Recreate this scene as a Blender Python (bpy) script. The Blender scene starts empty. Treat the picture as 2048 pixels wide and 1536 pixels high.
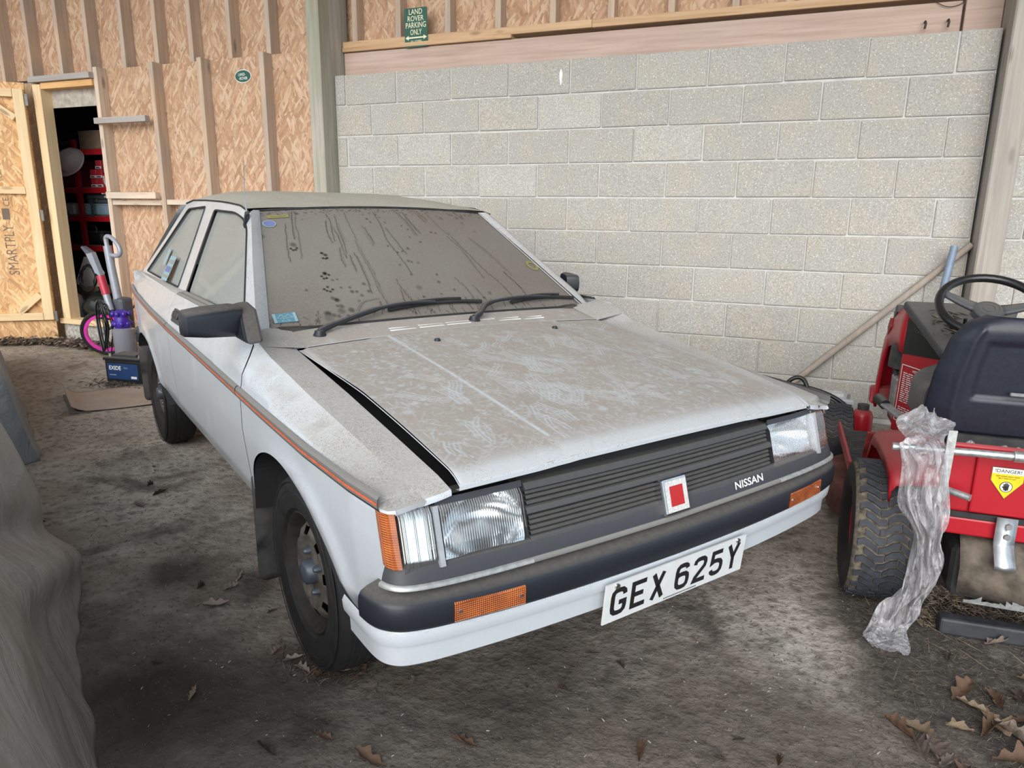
import bpy, bmesh, math, random
import numpy as np
from mathutils import Vector, Matrix, Euler
from mathutils.geometry import delaunay_2d_cdt
S = bpy.context.scene
COL = S.collection
PI = math.pi
rnd = random.Random(7)

# ---------------------------------------------------------------- camera, world, lights, exposure
cam = bpy.data.cameras.new('camera')
cam.sensor_width = 36.0
cam.lens = 36.0 * 1426.6 / 2048.0
cam.clip_start = 0.02
camo = bpy.data.objects.new('camera', cam)
COL.objects.link(camo)
_y, _p, _r = -0.38837, 0.23543, 0.01131
_f = Vector((math.sin(_y) * math.cos(_p), math.cos(_y) * math.cos(_p), -math.sin(_p)))
_rt = Vector((math.cos(_y), -math.sin(_y), 0.0))
_up = _rt.cross(_f)
_r2 = _rt * math.cos(_r) + _up * math.sin(_r)
_u2 = _up * math.cos(_r) - _rt * math.sin(_r)
camo.matrix_world = Matrix(((_r2.x, _u2.x, -_f.x, 3.4029), (_r2.y, _u2.y, -_f.y, -4.8874), (_r2.z, _u2.z, -_f.z, 1.272), (0, 0, 0, 1)))
S.camera = camo

W = bpy.data.worlds.new('sky')
S.world = W
W.use_nodes = True
_nt = W.node_tree
_bg = _nt.nodes['Background']
_sky = _nt.nodes.new('ShaderNodeTexSky')
_sky.sky_type = 'NISHITA'
_sky.sun_disc = False
_sky.sun_elevation = math.radians(38)
_sky.sun_rotation = math.radians(200)
_sky.air_density = 1.6
_sky.dust_density = 4.0
_mixc = _nt.nodes.new('ShaderNodeMixRGB')
_mixc.inputs[0].default_value = 0.75
_mixc.inputs[2].default_value = (0.72, 0.87, 1.0, 1)      # an even bright overcast over most of the sky
_mul = _nt.nodes.new('ShaderNodeVectorMath'); _mul.operation = 'SCALE'; _mul.inputs[3].default_value = 0.08
_nt.links.new(_sky.outputs[0], _mul.inputs[0])
_nt.links.new(_mul.outputs[0], _mixc.inputs[1])
_nt.links.new(_mixc.outputs[0], _bg.inputs[0])
_bg.inputs[1].default_value = 1.0
_sun = bpy.data.lights.new('hazy_sun', 'SUN'); _sun.energy = 2.6; _sun.angle = math.radians(55); _sun.color = (1.0, 0.97, 0.93)
_so = bpy.data.objects.new('hazy_sun', _sun); COL.objects.link(_so)
_so.rotation_euler = Vector((math.sin(math.radians(-12)) * math.cos(math.radians(20)), math.cos(math.radians(-12)) * math.cos(math.radians(20)), -math.sin(math.radians(20)))).to_track_quat('-Z', 'Y').to_euler()
S.view_settings.view_transform = 'Standard'
S.view_settings.look = 'None'
S.view_settings.gamma = 1.0
S.view_settings.use_curve_mapping = False
S.view_settings.exposure = 0.55
S.cycles.max_bounces = 8
S.cycles.transparent_max_bounces = 24

# ---------------------------------------------------------------- object helpers
def link(o, parent=None):
    COL.objects.link(o)
    if parent is not None:
        o.parent = parent
    return o
def tag(o, label=None, cat=None, group=None, kind=None):
    if label: o['label'] = label
    if cat: o['category'] = cat
    if group: o['group'] = group
    if kind: o['kind'] = kind
    return o
def thing(name, label, cat, loc=(0, 0, 0), rz=0.0, group=None):
    o = bpy.data.objects.new(name, None)
    o.empty_display_size = 0.1
    o.location = loc
    o.rotation_euler = (0, 0, rz)
    link(o)
    return tag(o, label, cat, group)
def mesh(name, vs, fs, m=None, parent=None, smooth=0, loc=None, mats=None, mi=None):
    me = bpy.data.meshes.new(name)
    me.from_pydata([tuple(v) for v in vs], [], [tuple(f) for f in fs])
    for x in (mats or ([m] if m else [])):
        me.materials.append(x)
    if mi is not None:
        me.polygons.foreach_set('material_index', mi)
    if smooth:
        me.polygons.foreach_set('use_smooth', [True] * len(me.polygons))
        if smooth < 180:
            me.set_sharp_from_angle(angle=math.radians(smooth))
    me.update()
    o = bpy.data.objects.new(name, me)
    if loc is not None: o.location = loc
    return link(o, parent)
def bevel(o, w=0.004, seg=2, ang=35):
    b = o.modifiers.new('bevel', 'BEVEL'); b.width = w; b.segments = seg
    b.limit_method = 'ANGLE'; b.angle_limit = math.radians(ang)
    b.harden_normals = False
    return o
def solid(o, t, off=-1):
    s = o.modifiers.new('solid', 'SOLIDIFY'); s.thickness = t; s.offset = off
    return o
class MB:
    """collects simple shapes of ONE part"""
    def __init__(s): s.v = []; s.f = []
    def add(s, vs, fs):
        n = len(s.v); s.v += [Vector(v) for v in vs]; s.f += [tuple(i + n for i in f) for f in fs]; return s
    def box(s, c, d, M=None):
        hx, hy, hz = d[0] / 2, d[1] / 2, d[2] / 2
        vs = [Vector((x, y, z)) for z in (-hz, hz) for y in (-hy, hy) for x in (-hx, hx)]
        c = Vector(c)
        vs = [(M @ v if M else v) + c for v in vs]
        return s.add(vs, [(0, 2, 3, 1), (4, 5, 7, 6), (0, 1, 5, 4), (2, 6, 7, 3), (0, 4, 6, 2), (1, 3, 7, 5)])
    def tube(s, pts, r, n=8, caps=True, closed=False):
        pts = [Vector(p) for p in pts]
        k = len(pts)
        rr = r if isinstance(r, (list, tuple)) else [r] * k
        vs = []; prev = None
        for i, p in enumerate(pts):
            if closed: t = pts[(i + 1) % k] - pts[i - 1]
            else: t = pts[min(i + 1, k - 1)] - pts[max(i - 1, 0)]
            t.normalize()
            if prev is None:
                a = Vector((0, 0, 1)) if abs(t.z) < 0.9 else Vector((1, 0, 0))
                u = t.cross(a).normalized()
            else:
                u = (prev - t * prev.dot(t)).normalized()
            prev = u
            w = t.cross(u)
            for j in range(n):
                an = 2 * PI * j / n
                vs.append(p + (u * math.cos(an) + w * math.sin(an)) * rr[i])
        fs = []
        for i in range(k if closed else k - 1):
            for j in range(n):
                a = i * n + j; b = i * n + (j + 1) % n; i2 = (i + 1) % k
                fs.append((a, b, i2 * n + (j + 1) % n, i2 * n + j))
        if caps and not closed:
            fs.append(tuple(range(n - 1, -1, -1))); fs.append(tuple((k - 1) * n + j for j in range(n)))
        return s.add(vs, fs)
    def lathe(s, prof, n=32, M=None, c=(0, 0, 0), closed=False):
        """prof: (radius, height) along local Z"""
        c = Vector(c); vs = []; k = len(prof)
        for r, h in prof:
            for j in range(n):
                an = 2 * PI * j / n
                v = Vector((r * math.cos(an), r * math.sin(an), h))
                vs.append((M @ v if M else v) + c)
        fs = []
        for i in range(k if closed else k - 1):
            i2 = (i + 1) % k
            for j in range(n):
                fs.append((i * n + j, i * n + (j + 1) % n, i2 * n + (j + 1) % n, i2 * n + j))
        return s.add(vs, fs)
    def prism(s, poly, a, b):
        """poly: list of 3D points; extruded from offset a to b (vectors)"""
        a = Vector(a); b = Vector(b); n = len(poly)
        vs = [Vector(p) + a for p in poly] + [Vector(p) + b for p in poly]
        fs = [tuple(range(n - 1, -1, -1)), tuple(range(n, 2 * n))] + [(i, (i + 1) % n, n + (i + 1) % n, n + i) for i in range(n)]
        return s.add(vs, fs)
    def grid(s, P, cu=False):
        n = len(P); m = len(P[0])
        vs = [p for row in P for p in row]
        fs = [(i * m + j, i * m + (j + 1) % m, (i + 1) * m + (j + 1) % m, (i + 1) * m + j) for i in range(n - 1) for j in range(m if cu else m - 1)]
        return s.add(vs, fs)
    def build(s, name, m, parent=None, smooth=0, off=None):
        v = s.v if off is None else [x - off for x in s.v]
        return mesh(name, v, s.f, m, parent, smooth)
def rotm(axis, deg): return Matrix.Rotation(math.radians(deg), 3, axis)
AX = {'x': Matrix.Rotation(PI / 2, 3, 'Y'), 'y': Matrix.Rotation(-PI / 2, 3, 'X'), 'z': Matrix.Identity(3)}   # local Z -> that axis
def boxo(name, c, d, m, parent=None, bw=0.003, M=None, smooth=0):
    o = MB().box((0, 0, 0), d).build(name, m, parent, smooth)
    o.location = c
    if M is not None: o.rotation_euler = M.to_euler()
    if bw: bevel(o, bw, 1)
    return o
def lerp(a, b, t): return a + (b - a) * t
def catmull(pts, n=8, closed=False):
    P = [Vector(p) for p in pts]; k = len(P); out = []
    for i in range(k if closed else k - 1):
        if closed: a, b, c, d = P[i - 1], P[i], P[(i + 1) % k], P[(i + 2) % k]
        else: a, b, c, d = P[max(i - 1, 0)], P[i], P[i + 1], P[min(i + 2, k - 1)]
        for j in range(n):
            t = j / n
            out.append(0.5 * ((2 * b) + (c - a) * t + (2 * a - 5 * b + 4 * c - d) * t * t + (3 * b - a - 3 * c + d) * t ** 3))
    if not closed: out.append(P[-1])
    return out
def inpoly(x, y, poly):
    r = np.zeros(x.shape, bool); n = len(poly)
    for i in range(n):
        x1, y1 = poly[i]; x2, y2 = poly[(i + 1) % n]
        if y1 == y2: continue
        c = ((y1 > y) != (y2 > y)) & (x < (x2 - x1) * (y - y1) / (y2 - y1) + x1)
        r ^= c
    return r
def resample(poly, step, closed=True):
    out = []; n = len(poly)
    for i in range(n if closed else n - 1):
        a = poly[i]; b = poly[(i + 1) % n]
        k = max(1, int(round(math.hypot(b[0] - a[0], b[1] - a[1]) / step)))
        for j in range(k): out.append((lerp(a[0], b[0], j / k), lerp(a[1], b[1], j / k)))
    if not closed: out.append(tuple(poly[-1]))
    return out
def rounded(poly, r, n=4):
    """round the corners of a 2D polygon"""
    out = []; k = len(poly)
    rs = r if isinstance(r, (list, tuple)) else [r] * k
    for i in range(k):
        p = Vector(poly[i]).to_2d() if len(poly[i]) > 2 else Vector(poly[i]); a = Vector(poly[i - 1]) - p; b = Vector(poly[(i + 1) % k]) - p
        q = min(rs[i], a.length * 0.45, b.length * 0.45)
        if q <= 0: out.append(tuple(p)); continue
        s = p + a.normalized() * q; e = p + b.normalized() * q
        for j in range(n + 1):
            t = j / n
            v = s * (1 - t) ** 2 + p * 2 * t * (1 - t) + e * t * t
            out.append((v.x, v.y))
    return out
def panel2d(outer, holes=(), step=0.04, lines=()):
    """triangulates a 2D outline with holes; returns 2D verts and triangles"""
    outer = resample(outer, step); holes = [resample(h, step) for h in holes]
    lines = [resample(l, step, False) for l in lines]
    xs = [p[0] for p in outer]; ys = [p[1] for p in outer]
    gx = np.arange(min(xs) + step / 2, max(xs), step); gy = np.arange(min(ys) + step / 2, max(ys), step)
    X, Y = np.meshgrid(gx, gy); X = X.ravel(); Y = Y.ravel()
    keep = inpoly(X, Y, outer)
    for h in holes: keep &= ~inpoly(X, Y, h)
    allp = np.array(outer + [p for h in holes for p in h] + [p for l in lines for p in l])
    X, Y = X[keep], Y[keep]
    if len(X):
        d = np.full(len(X), 9.0)
        for i in range(0, len(allp), 200):
            q = allp[i:i + 200]
            d = np.minimum(d, np.hypot(X[:, None] - q[None, :, 0], Y[:, None] - q[None, :, 1]).min(1))
        k = d > step * 0.45
        X, Y = X[k], Y[k]
    vs = []; es = []
    def loop(pts, closed=True):
        n0 = len(vs); vs.extend(Vector(p) for p in pts)
        es.extend((n0 + i, n0 + (i + 1) % len(pts)) for i in range(len(pts) if closed else len(pts) - 1))
    loop(outer)
    for h in holes: loop(h)
    for l in lines: loop(l, False)
    vs.extend(Vector((float(a), float(b))) for a, b in zip(X, Y))
    r = delaunay_2d_cdt(vs, es, [], 0, 1e-6)
    V = r[0]; F = np.array([f for f in r[2] if len(f) == 3])
    A = np.array([(v.x, v.y) for v in V])
    C = A[F].mean(1)
    k = inpoly(C[:, 0], C[:, 1], outer)
    for h in holes: k &= ~inpoly(C[:, 0], C[:, 1], h)
    F = F[k]
    a, b, c = A[F[:, 0]], A[F[:, 1]], A[F[:, 2]]
    ar = (b[:, 0] - a[:, 0]) * (c[:, 1] - a[:, 1]) - (b[:, 1] - a[:, 1]) * (c[:, 0] - a[:, 0])
    F[ar < 0] = F[ar < 0][:, ::-1]
    F = F[np.abs(ar) > 1e-9]
    used = np.unique(F); mp = {int(u): i for i, u in enumerate(used)}
    return [tuple(A[u]) for u in used], [tuple(mp[int(i)] for i in f) for f in F]
def panel(name, outer, fmap, m, parent=None, holes=(), step=0.04, lines=(), smooth=30, thick=0.0, flip=False, off=-1, nrm=False):
    v, f = panel2d(outer, holes, step, lines)
    V = [fmap(a, b) for a, b in v]
    if flip: f = [t[::-1] for t in f]
    o = mesh(name, V, f, m, parent, smooth)
    if nrm:          # exact surface normals, so that the triangulation does not show in the paint
        e = 0.004; ns = []
        for (a, b) in v:
            n_ = (Vector(fmap(a + e, b)) - Vector(fmap(a - e, b))).cross(Vector(fmap(a, b + e)) - Vector(fmap(a, b - e))).normalized()
            ns.append(-n_ if flip else n_)
        o.data.normals_split_custom_set_from_vertices(ns)
    if thick: solid(o, thick, off)
    return o
def text(name, body, h, w, M, m, parent=None, bold=0.0, depth=0.0, align=True):
    """flat lettering scaled to height h and width w, centred; M: 4x4 (x right, y up, z out)"""
    cu = bpy.data.curves.new(name, 'FONT'); cu.body = body; cu.offset = bold; cu.extrude = 0
    cu.resolution_u = 3
    o = bpy.data.objects.new(name, cu); COL.objects.link(o)
    dg = bpy.context.evaluated_depsgraph_get(); dg.update()
    me = bpy.data.meshes.new_from_object(o.evaluated_get(dg))
    bpy.data.objects.remove(o); bpy.data.curves.remove(cu)
    co = np.empty(len(me.vertices) * 3); me.vertices.foreach_get('co', co); co = co.reshape(-1, 3)
    lo, hi = co.min(0), co.max(0)
    s = h / (hi[1] - lo[1]); sx = (w / (hi[0] - lo[0])) if w else s
    co = (co - (lo + hi) / 2) * np.array([sx, s, 1.0]); co[:, 2] = depth
    me.vertices.foreach_set('co', co.ravel()); me.transform(M); me.update()
    me.materials.clear(); me.materials.append(m)
    me.name = name
    return link(bpy.data.objects.new(name, me), parent)
def frame4(o, x, y):
    x = Vector(x).normalized(); y = Vector(y); y = (y - x * y.dot(x)).normalized(); z = x.cross(y)
    return Matrix(((x.x, y.x, z.x, o[0]), (x.y, y.y, z.y, o[1]), (x.z, y.z, z.z, o[2]), (0, 0, 0, 1)))
def strokes(segs, wd, h, n=6):
    """2D polylines -> flat ribbons with mitred joints, for sign lettering"""
    mb = MB()
    for pl in segs:
        P = [Vector(p).to_2d() if len(p) > 2 else Vector(p) for p in pl]
        L = []; R = []
        for i, p in enumerate(P):
            a = (p - P[i - 1]).normalized() if i else (P[1] - p).normalized()
            b = (P[i + 1] - p).normalized() if i + 1 < len(P) else a
            na = Vector((-a.y, a.x)); nb = Vector((-b.y, b.x)); q = (na + nb)
            q = q / max(0.35, (1 + na.dot(nb)))
            L.append(p + q * wd / 2); R.append(p - q * wd / 2)
        mb.grid([[(v.x, v.y, h) for v in R], [(v.x, v.y, h) for v in L]])
    return mb
# ---------------------------------------------------------------- materials
class N:
    def __init__(s, name, rough=0.6, metal=0.0, spec=0.5):
        s.m = bpy.data.materials.new(name); s.m.use_nodes = True; s.t = s.m.node_tree; s.t.nodes.clear()
        s.out = s.t.nodes.new('ShaderNodeOutputMaterial'); s.p = s.t.nodes.new('ShaderNodeBsdfPrincipled')
        s.t.links.new(s.p.outputs[0], s.out.inputs[0])
        s.P('Roughness', rough); s.P('Metallic', metal); s.P('Specular IOR Level', spec)
    def set(s, sock, v):
        if isinstance(v, bpy.types.NodeSocket): s.t.links.new(v, sock)
        elif isinstance(v, (tuple, list)) and len(v) == 3 and sock.type == 'RGBA': sock.default_value = (*v, 1)
        else: sock.default_value = v
    def P(s, k, v): s.set(s.p.inputs[k], v); return s
    def n(s, typ, ins=None, **pr):
        nd = s.t.nodes.new('ShaderNode' + typ)
        for k, v in pr.items(): setattr(nd, k, v)
        for k, v in (ins or {}).items(): s.set(nd.inputs[k], v)
        return nd
    def obj(s): return s.n('TexCoord').outputs['Object']
    def pos(s): return s.n('NewGeometry').outputs['Position']
    def rand(s): return s.n('ObjectInfo').outputs['Random']
    def map(s, v, sc=(1, 1, 1), rot=(0, 0, 0), loc=(0, 0, 0)): return s.n('Mapping', {'Vector': v, 'Scale': sc, 'Rotation': rot, 'Location': loc}).outputs[0]
    def noise(s, v, sc, det=4, rough=0.55, dist=0.0): return s.n('TexNoise', {'Vector': v, 'Scale': sc, 'Detail': det, 'Roughness': rough, 'Distortion': dist}).outputs[0]
    def vor(s, v, sc, out='Distance', feat='F1', rnd=1.0):
        return s.n('TexVoronoi', {'Vector': v, 'Scale': sc, 'Randomness': rnd}, feature=feat).outputs[out]
    def wave(s, v, sc, dist=0, det=2, prof='SIN', dirn='X'): return s.n('TexWave', {'Vector': v, 'Scale': sc, 'Distortion': dist, 'Detail': det}, wave_profile=prof, bands_direction=dirn).outputs['Fac']
    def ramp(s, f, stops, interp='LINEAR'):
        nd = s.n('ValToRGB', {'Fac': f}); cr = nd.color_ramp; cr.interpolation = interp
        while len(cr.elements) < len(stops): cr.elements.new(0.5)
        for e, (p, c) in zip(cr.elements, stops):
            e.position = p; e.color = (*c, 1) if isinstance(c, (tuple, list)) else (c, c, c, 1)
        return nd.outputs[0]
    def mix(s, f, a, b, bl='MIX'):
        nd = s.n('Mix', data_type='RGBA', blend_type=bl)
        s.set(nd.inputs[0], f); s.set(nd.inputs[6], a); s.set(nd.inputs[7], b)
        return nd.outputs[2]
    def math(s, op, a, b=0.0, clamp=False):
        nd = s.n('Math', operation=op, use_clamp=clamp); s.set(nd.inputs[0], a); s.set(nd.inputs[1], b); return nd.outputs[0]
    def mr(s, v, a, b, c=0.0, d=1.0):
        return s.n('MapRange', {'Value': v, 'From Min': a, 'From Max': b, 'To Min': c, 'To Max': d}, clamp=True).outputs[0]
    def sep(s, v): return s.n('SeparateXYZ', {0: v}).outputs
    def attr(s, name): return s.n('Attribute', attribute_name=name).outputs['Fac']
    def bump(s, h, st=0.3, d=0.01):
        return s.P('Normal', s.n('Bump', {'Height': h, 'Strength': st, 'Distance': d}).outputs[0])
    def col(s, c): return s.P('Base Color', c)
def plain(name, c, rough=0.5, metal=0.0, var=0.12, sc=30.0, bump=0.0, spec=0.5, **kw):
    n = N(name, rough, metal, spec); v = n.obj()
    f = n.noise(v, sc, 5)
    lo = tuple(x * (1 - var) for x in c); hi = tuple(min(1, x * (1 + var)) for x in c)
    n.col(n.ramp(f, [(0.3, lo), (0.7, hi)]))
    if bump: n.bump(n.noise(v, sc * 3, 6), bump, 0.003)
    for k, x in kw.items(): n.P(k, x)
    return n.m
def dusty(name, c, dust, rough=0.5, metal=0.0, lo=0.35, hi=0.95, amt=0.8, sc=60.0, spec=0.5):
    """a surface with dust lying on what faces up"""
    n = N(name, rough, metal, spec); v = n.obj()
    z = n.sep(n.n('NewGeometry').outputs['Normal'])[2]
    nz = n.noise(v, sc, 6, 0.65)
    f = n.math('MULTIPLY', n.mr(z, lo, hi, 0, amt), n.mr(nz, 0.25, 0.6, 0.6, 1.0), True)
    f = n.math('ADD', f, n.mr(n.noise(v, sc * 2.5, 5, 0.7), 0.62, 0.78, 0, 0.18), True)
    n.col(n.mix(f, c, dust)); n.P('Roughness', n.mr(f, 0, 0.6, rough, 0.9))
    return n.m
def wood(name, a, b, c, rough=0.75, grey=0.0, moss=0.0, knots=True):
    n = N(name, rough, 0, 0.25); o = n.obj(); r = n.rand()
    off = n.n('CombineXYZ', {0: n.math('MULTIPLY', r, 7.0), 1: n.math('MULTIPLY', r, 3.0), 2: n.math('MULTIPLY', r, 11.0)}).outputs[0]
    v = n.n('VectorMath', {0: o, 1: off}, operation='ADD').outputs[0]
    g = n.noise(n.map(v, (38, 38, 1.6)), 1.0, 6, 0.6, 0.6)
    g2 = n.noise(n.map(v, (9, 9, 0.5)), 1.0, 4, 0.5, 1.2)
    base = n.ramp(g, [(0.28, a), (0.5, b), (0.72, c)])
    base = n.mix(n.mr(g2, 0.35, 0.7, 0, 0.45), base, a)
    if knots:
        k = n.vor(n.map(v, (7, 7, 2.2)), 1.0)
        base = n.mix(n.mr(k, 0.07, 0.14, 0.75, 0), base, tuple(x * 0.4 for x in a))
    base = n.mix(n.mr(r, 0, 1, 0, 0.22), base, c)
    if grey: base = n.mix(n.math('MULTIPLY', n.mr(n.noise(v, 3.0, 5), 0.3, 0.65), grey), base, (0.34, 0.32, 0.30))
    if moss: base = n.mix(n.math('MULTIPLY', n.mr(n.noise(n.map(v, (6, 6, 1.2)), 1, 6), 0.42, 0.62), moss), base, (0.16, 0.19, 0.08))
    n.col(base); n.bump(g, 0.35, 0.004)
    return n.m
def osb(name, tint=(1, 1, 1), pale=0.0):
    n = N(name, 0.7, 0, 0.3); o = n.obj()
    cols = [(0.0, (0.34, 0.17, 0.075)), (0.12, (0.52, 0.28, 0.13)), (0.45, (0.68, 0.41, 0.21)), (0.72, (0.80, 0.55, 0.32)), (0.93, (0.88, 0.66, 0.43)), (1.0, (0.93, 0.76, 0.54))]
    warp = n.n('VectorMath', {0: o, 1: n.n('VectorMath', {0: n.n('TexNoise', {'Vector': o, 'Scale': 9.0, 'Detail': 2.0}).outputs[1], 3: 0.035}, operation='SCALE').outputs[0]}, operation='ADD').outputs[0]
    res = None; hgt = None
    for i, (an, L, Wd) in enumerate([(86, 8, 44), (106, 8, 40), (72, 9, 42), (96, 9, 58), (122, 10, 46), (55, 10, 50)]):
        v = n.map(warp, (1, 0.0, 1), (0, math.radians(an), 0), (i * 3.7, 0, i * 1.9))
        v = n.map(v, (L, 0, Wd))
        vn = n.n('TexVoronoi', {'Vector': v, 'Scale': 1.0, 'Randomness': 1.0})
        c = vn.outputs['Color']; h = n.sep(c)
        edge = n.mr(vn.outputs['Distance'], 0.5, 0.85, 1.0, 0.72)
        g = n.noise(n.map(v, (0.6, 1, 6)), 1.0, 3)
        cc = n.ramp(n.math('ADD', n.math('MULTIPLY', h[0], 0.85), n.math('MULTIPLY', g, 0.15)), cols)
        cc = n.mix(1.0, cc, n.n('CombineXYZ', {0: edge, 1: edge, 2: edge}).outputs[0], 'MULTIPLY')
        if res is None: res = cc; hgt = h[1]
        else:
            f = n.math('GREATER_THAN', h[1], 0.62 if i > 1 else 0.5)
            res = n.mix(f, res, cc)
            nd = n.n('Mix', data_type='FLOAT'); n.set(nd.inputs[0], f); n.set(nd.inputs[2], hgt); n.set(nd.inputs[3], h[2]); hgt = nd.outputs[0]
    big = n.noise(o, 1.3, 4)
    res = n.mix(n.mr(big, 0.35, 0.7, 0.0, 0.25), res, (0.70, 0.50, 0.33))
    if pale: res = n.mix(pale, res, (0.74, 0.60, 0.47))
    res = n.mix(1.0, res, tint, 'MULTIPLY')
    n.col(res); n.bump(hgt, 0.35, 0.004)
    return n.m
M = {}
M['osb'] = osb('osb_board', (0.74, 0.71, 0.75), 0.16)
M['osb_door'] = osb('osb_board_fresh', (0.95, 0.87, 0.72), 0.08)
M['osb_old'] = osb('osb_board_weathered', (0.62, 0.60, 0.55), 0.4)
M['pine'] = wood('sawn_pine', (0.42, 0.27, 0.17), (0.58, 0.43, 0.31), (0.68, 0.53, 0.40), grey=0.5)
M['pine_pale'] = wood('pale_sawn_pine', (0.50, 0.37, 0.27), (0.68, 0.55, 0.43), (0.76, 0.64, 0.52), grey=0.25)
M['pine_new'] = wood('new_pine', (0.66, 0.44, 0.22), (0.80, 0.60, 0.36), (0.87, 0.70, 0.46))
M['pine_orange'] = wood('treated_pine', (0.50, 0.25, 0.09), (0.72, 0.42, 0.18), (0.80, 0.52, 0.26))
M['plate'] = wood('plate_timber', (0.40, 0.24, 0.13), (0.58, 0.38, 0.22), (0.68, 0.48, 0.31))
M['beam'] = wood('pink_sawn_beam', (0.40, 0.28, 0.22), (0.53, 0.39, 0.32), (0.62, 0.48, 0.41), grey=0.2, knots=False)
M['post'] = wood('weathered_post', (0.27, 0.24, 0.20), (0.40, 0.36, 0.31), (0.52, 0.48, 0.42), grey=0.5)
M['post_moss'] = wood('mossy_post', (0.25, 0.23, 0.19), (0.40, 0.37, 0.31), (0.58, 0.54, 0.47), grey=0.25, moss=0.3, knots=False)
M['grey_board'] = wood('grey_weathered_board', (0.30, 0.27, 0.25), (0.42, 0.38, 0.36), (0.52, 0.47, 0.44), grey=0.6, knots=False)
M['stick'] = wood('pole_wood', (0.24, 0.19, 0.15), (0.36, 0.29, 0.24), (0.46, 0.39, 0.33), grey=0.4, knots=False)

n = N('concrete_block', 0.9, 0, 0.2); p = n.pos(); r = n.rand()
b = n.ramp(r, [(0.0, (0.46, 0.445, 0.415)), (0.35, (0.54, 0.525, 0.49)), (0.7, (0.49, 0.475, 0.445)), (1.0, (0.58, 0.57, 0.54))])
b = n.mix(n.mr(n.noise(p, 4.5, 5, 0.6), 0.42, 0.70, 0, 0.5), b, (0.62, 0.53, 0.38))
b = n.mix(n.mr(n.noise(p, 8.0, 6, 0.7), 0.45, 0.75, 0, 0.35), b, (0.42, 0.40, 0.355))
g = n.noise(p, 95, 4, 0.7)
b = n.mix(n.mr(g, 0.35, 0.65, 0.65, 0), b, (0.24, 0.23, 0.215))
b = n.mix(n.mr(n.vor(p, 55), 0.10, 0.2, 0.85, 0), b, (0.78, 0.78, 0.76))
b = n.mix(n.mr(n.vor(p, 38), 0.06, 0.12, 0.7, 0), b, (0.16, 0.15, 0.13))
n.col(b); n.bump(n.math('ADD', g, n.math('MULTIPLY', n.noise(p, 30, 4), 0.8)), 0.5, 0.006); M['block'] = n.m
n = N('mortar', 0.95, 0, 0.1); p = n.pos()
n.col(n.ramp(n.noise(p, 12, 6, 0.65), [(0.25, (0.46, 0.45, 0.43)), (0.55, (0.58, 0.57, 0.555)), (0.8, (0.66, 0.655, 0.64))])); n.bump(n.noise(p, 80, 5), 0.5, 0.005); M['mortar'] = n.m

# the yard floor: dusty concrete, trodden dirt towards the open front, soil at the right
n = N('dirty_concrete', 0.92, 0, 0.2); p = n.pos(); xyz = n.sep(p)
big = n.noise(p, 1.1, 6, 0.6); mid = n.noise(p, 6.0, 6, 0.65, 0.4); fin = n.noise(p, 60, 5, 0.7)
c = n.ramp(mid, [(0.25, (0.37, 0.325, 0.285)), (0.5, (0.56, 0.505, 0.45)), (0.75, (0.70, 0.64, 0.58))])
c = n.mix(n.mr(fin, 0.3, 0.7, 0.45, 0.0), c, (0.12, 0.105, 0.09))
front = n.math('ADD', n.math('MULTIPLY', n.mr(xyz[1], -2.3, -3.5), 0.95), n.mr(big, 0.35, 0.65, -0.35, 0.35))
dirt = n.ramp(n.noise(p, 14, 6, 0.7), [(0.3, (0.040, 0.032, 0.026)), (0.55, (0.105, 0.086, 0.070)), (0.8, (0.20, 0.17, 0.145))])
c = n.mix(n.mr(front, 0.25, 0.95, 0, 0.85), c, dirt)
rg = n.math('ADD', n.math('MULTIPLY', n.noise(p, 19, 5, 0.62), 0.75), n.math('MULTIPLY', n.vor(p, 24), 0.28))
c = n.mix(n.mr(rg, 0.38, 0.52, 0.6, 0), c, (0.13, 0.104, 0.084))
c = n.mix(n.mr(n.noise(p, 2.7, 5, 0.6), 0.40, 0.70, 0.0, 0.45), c, (0.27, 0.215, 0.17))
# oily and wet looking patches
pt = n.noise(n.map(p, (1, 1, 0), (0, 0, 0.6)), 2.1, 4, 0.55, 0.8)
c = n.mix(n.mr(pt, 0.58, 0.70, 0, 0.7), c, (0.06, 0.048, 0.04))
# dark dirt patches, dark spots by the car's nose and wheels, and a ring-shaped damp mark, each at its own place
wob = n.n('VectorMath', {0: p, 1: n.n('VectorMath', {0: n.n('TexNoise', {'Vector': p, 'Scale': 5.0, 'Detail': 5.0}).outputs[1], 3: 0.34}, operation='SCALE').outputs[0]}, operation='ADD').outputs[0]
for (sx, sy, r0, am) in ((1.42, -3.18, .20, .85), (1.74, -3.13, .16, .75), (1.92, -3.72, .28, .8), (2.20, -3.62, .22, .6), (2.75, -3.30, .30, .45), (3.05, -3.22, .22, .35), (2.2, -3.42, .18, .6), (.2, -2.35, .2, .5)):
    dd = n.n('VectorMath', {0: wob, 1: (sx + .17, sy + .17, .17)}, operation='DISTANCE').outputs['Value']
    c = n.mix(n.mr(dd, r0 * .35, r0 * 1.15, am, 0), c, (0.040, 0.031, 0.025))
dd = n.n('VectorMath', {0: wob, 1: (1.40 + .17, -2.88 + .17, .17)}, operation='DISTANCE').outputs['Value']
c = n.mix(n.math('MULTIPLY', n.mr(dd, .12, .17, 0, .5), n.mr(dd, .17, .21, 1, 0)), c, (0.09, 0.074, 0.06))
soil = n.math('ADD', n.mr(n.math('ADD', xyz[0], n.math('MULTIPLY', xyz[1], 0.22)), 2.9, 3.15), n.mr(n.noise(p, 3.0, 4), 0.3, 0.7, -0.5, 0.5))
soil = n.math('MULTIPLY', n.mr(soil, 0.2, 0.8), n.mr(xyz[1], -2.0, -2.3))
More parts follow.
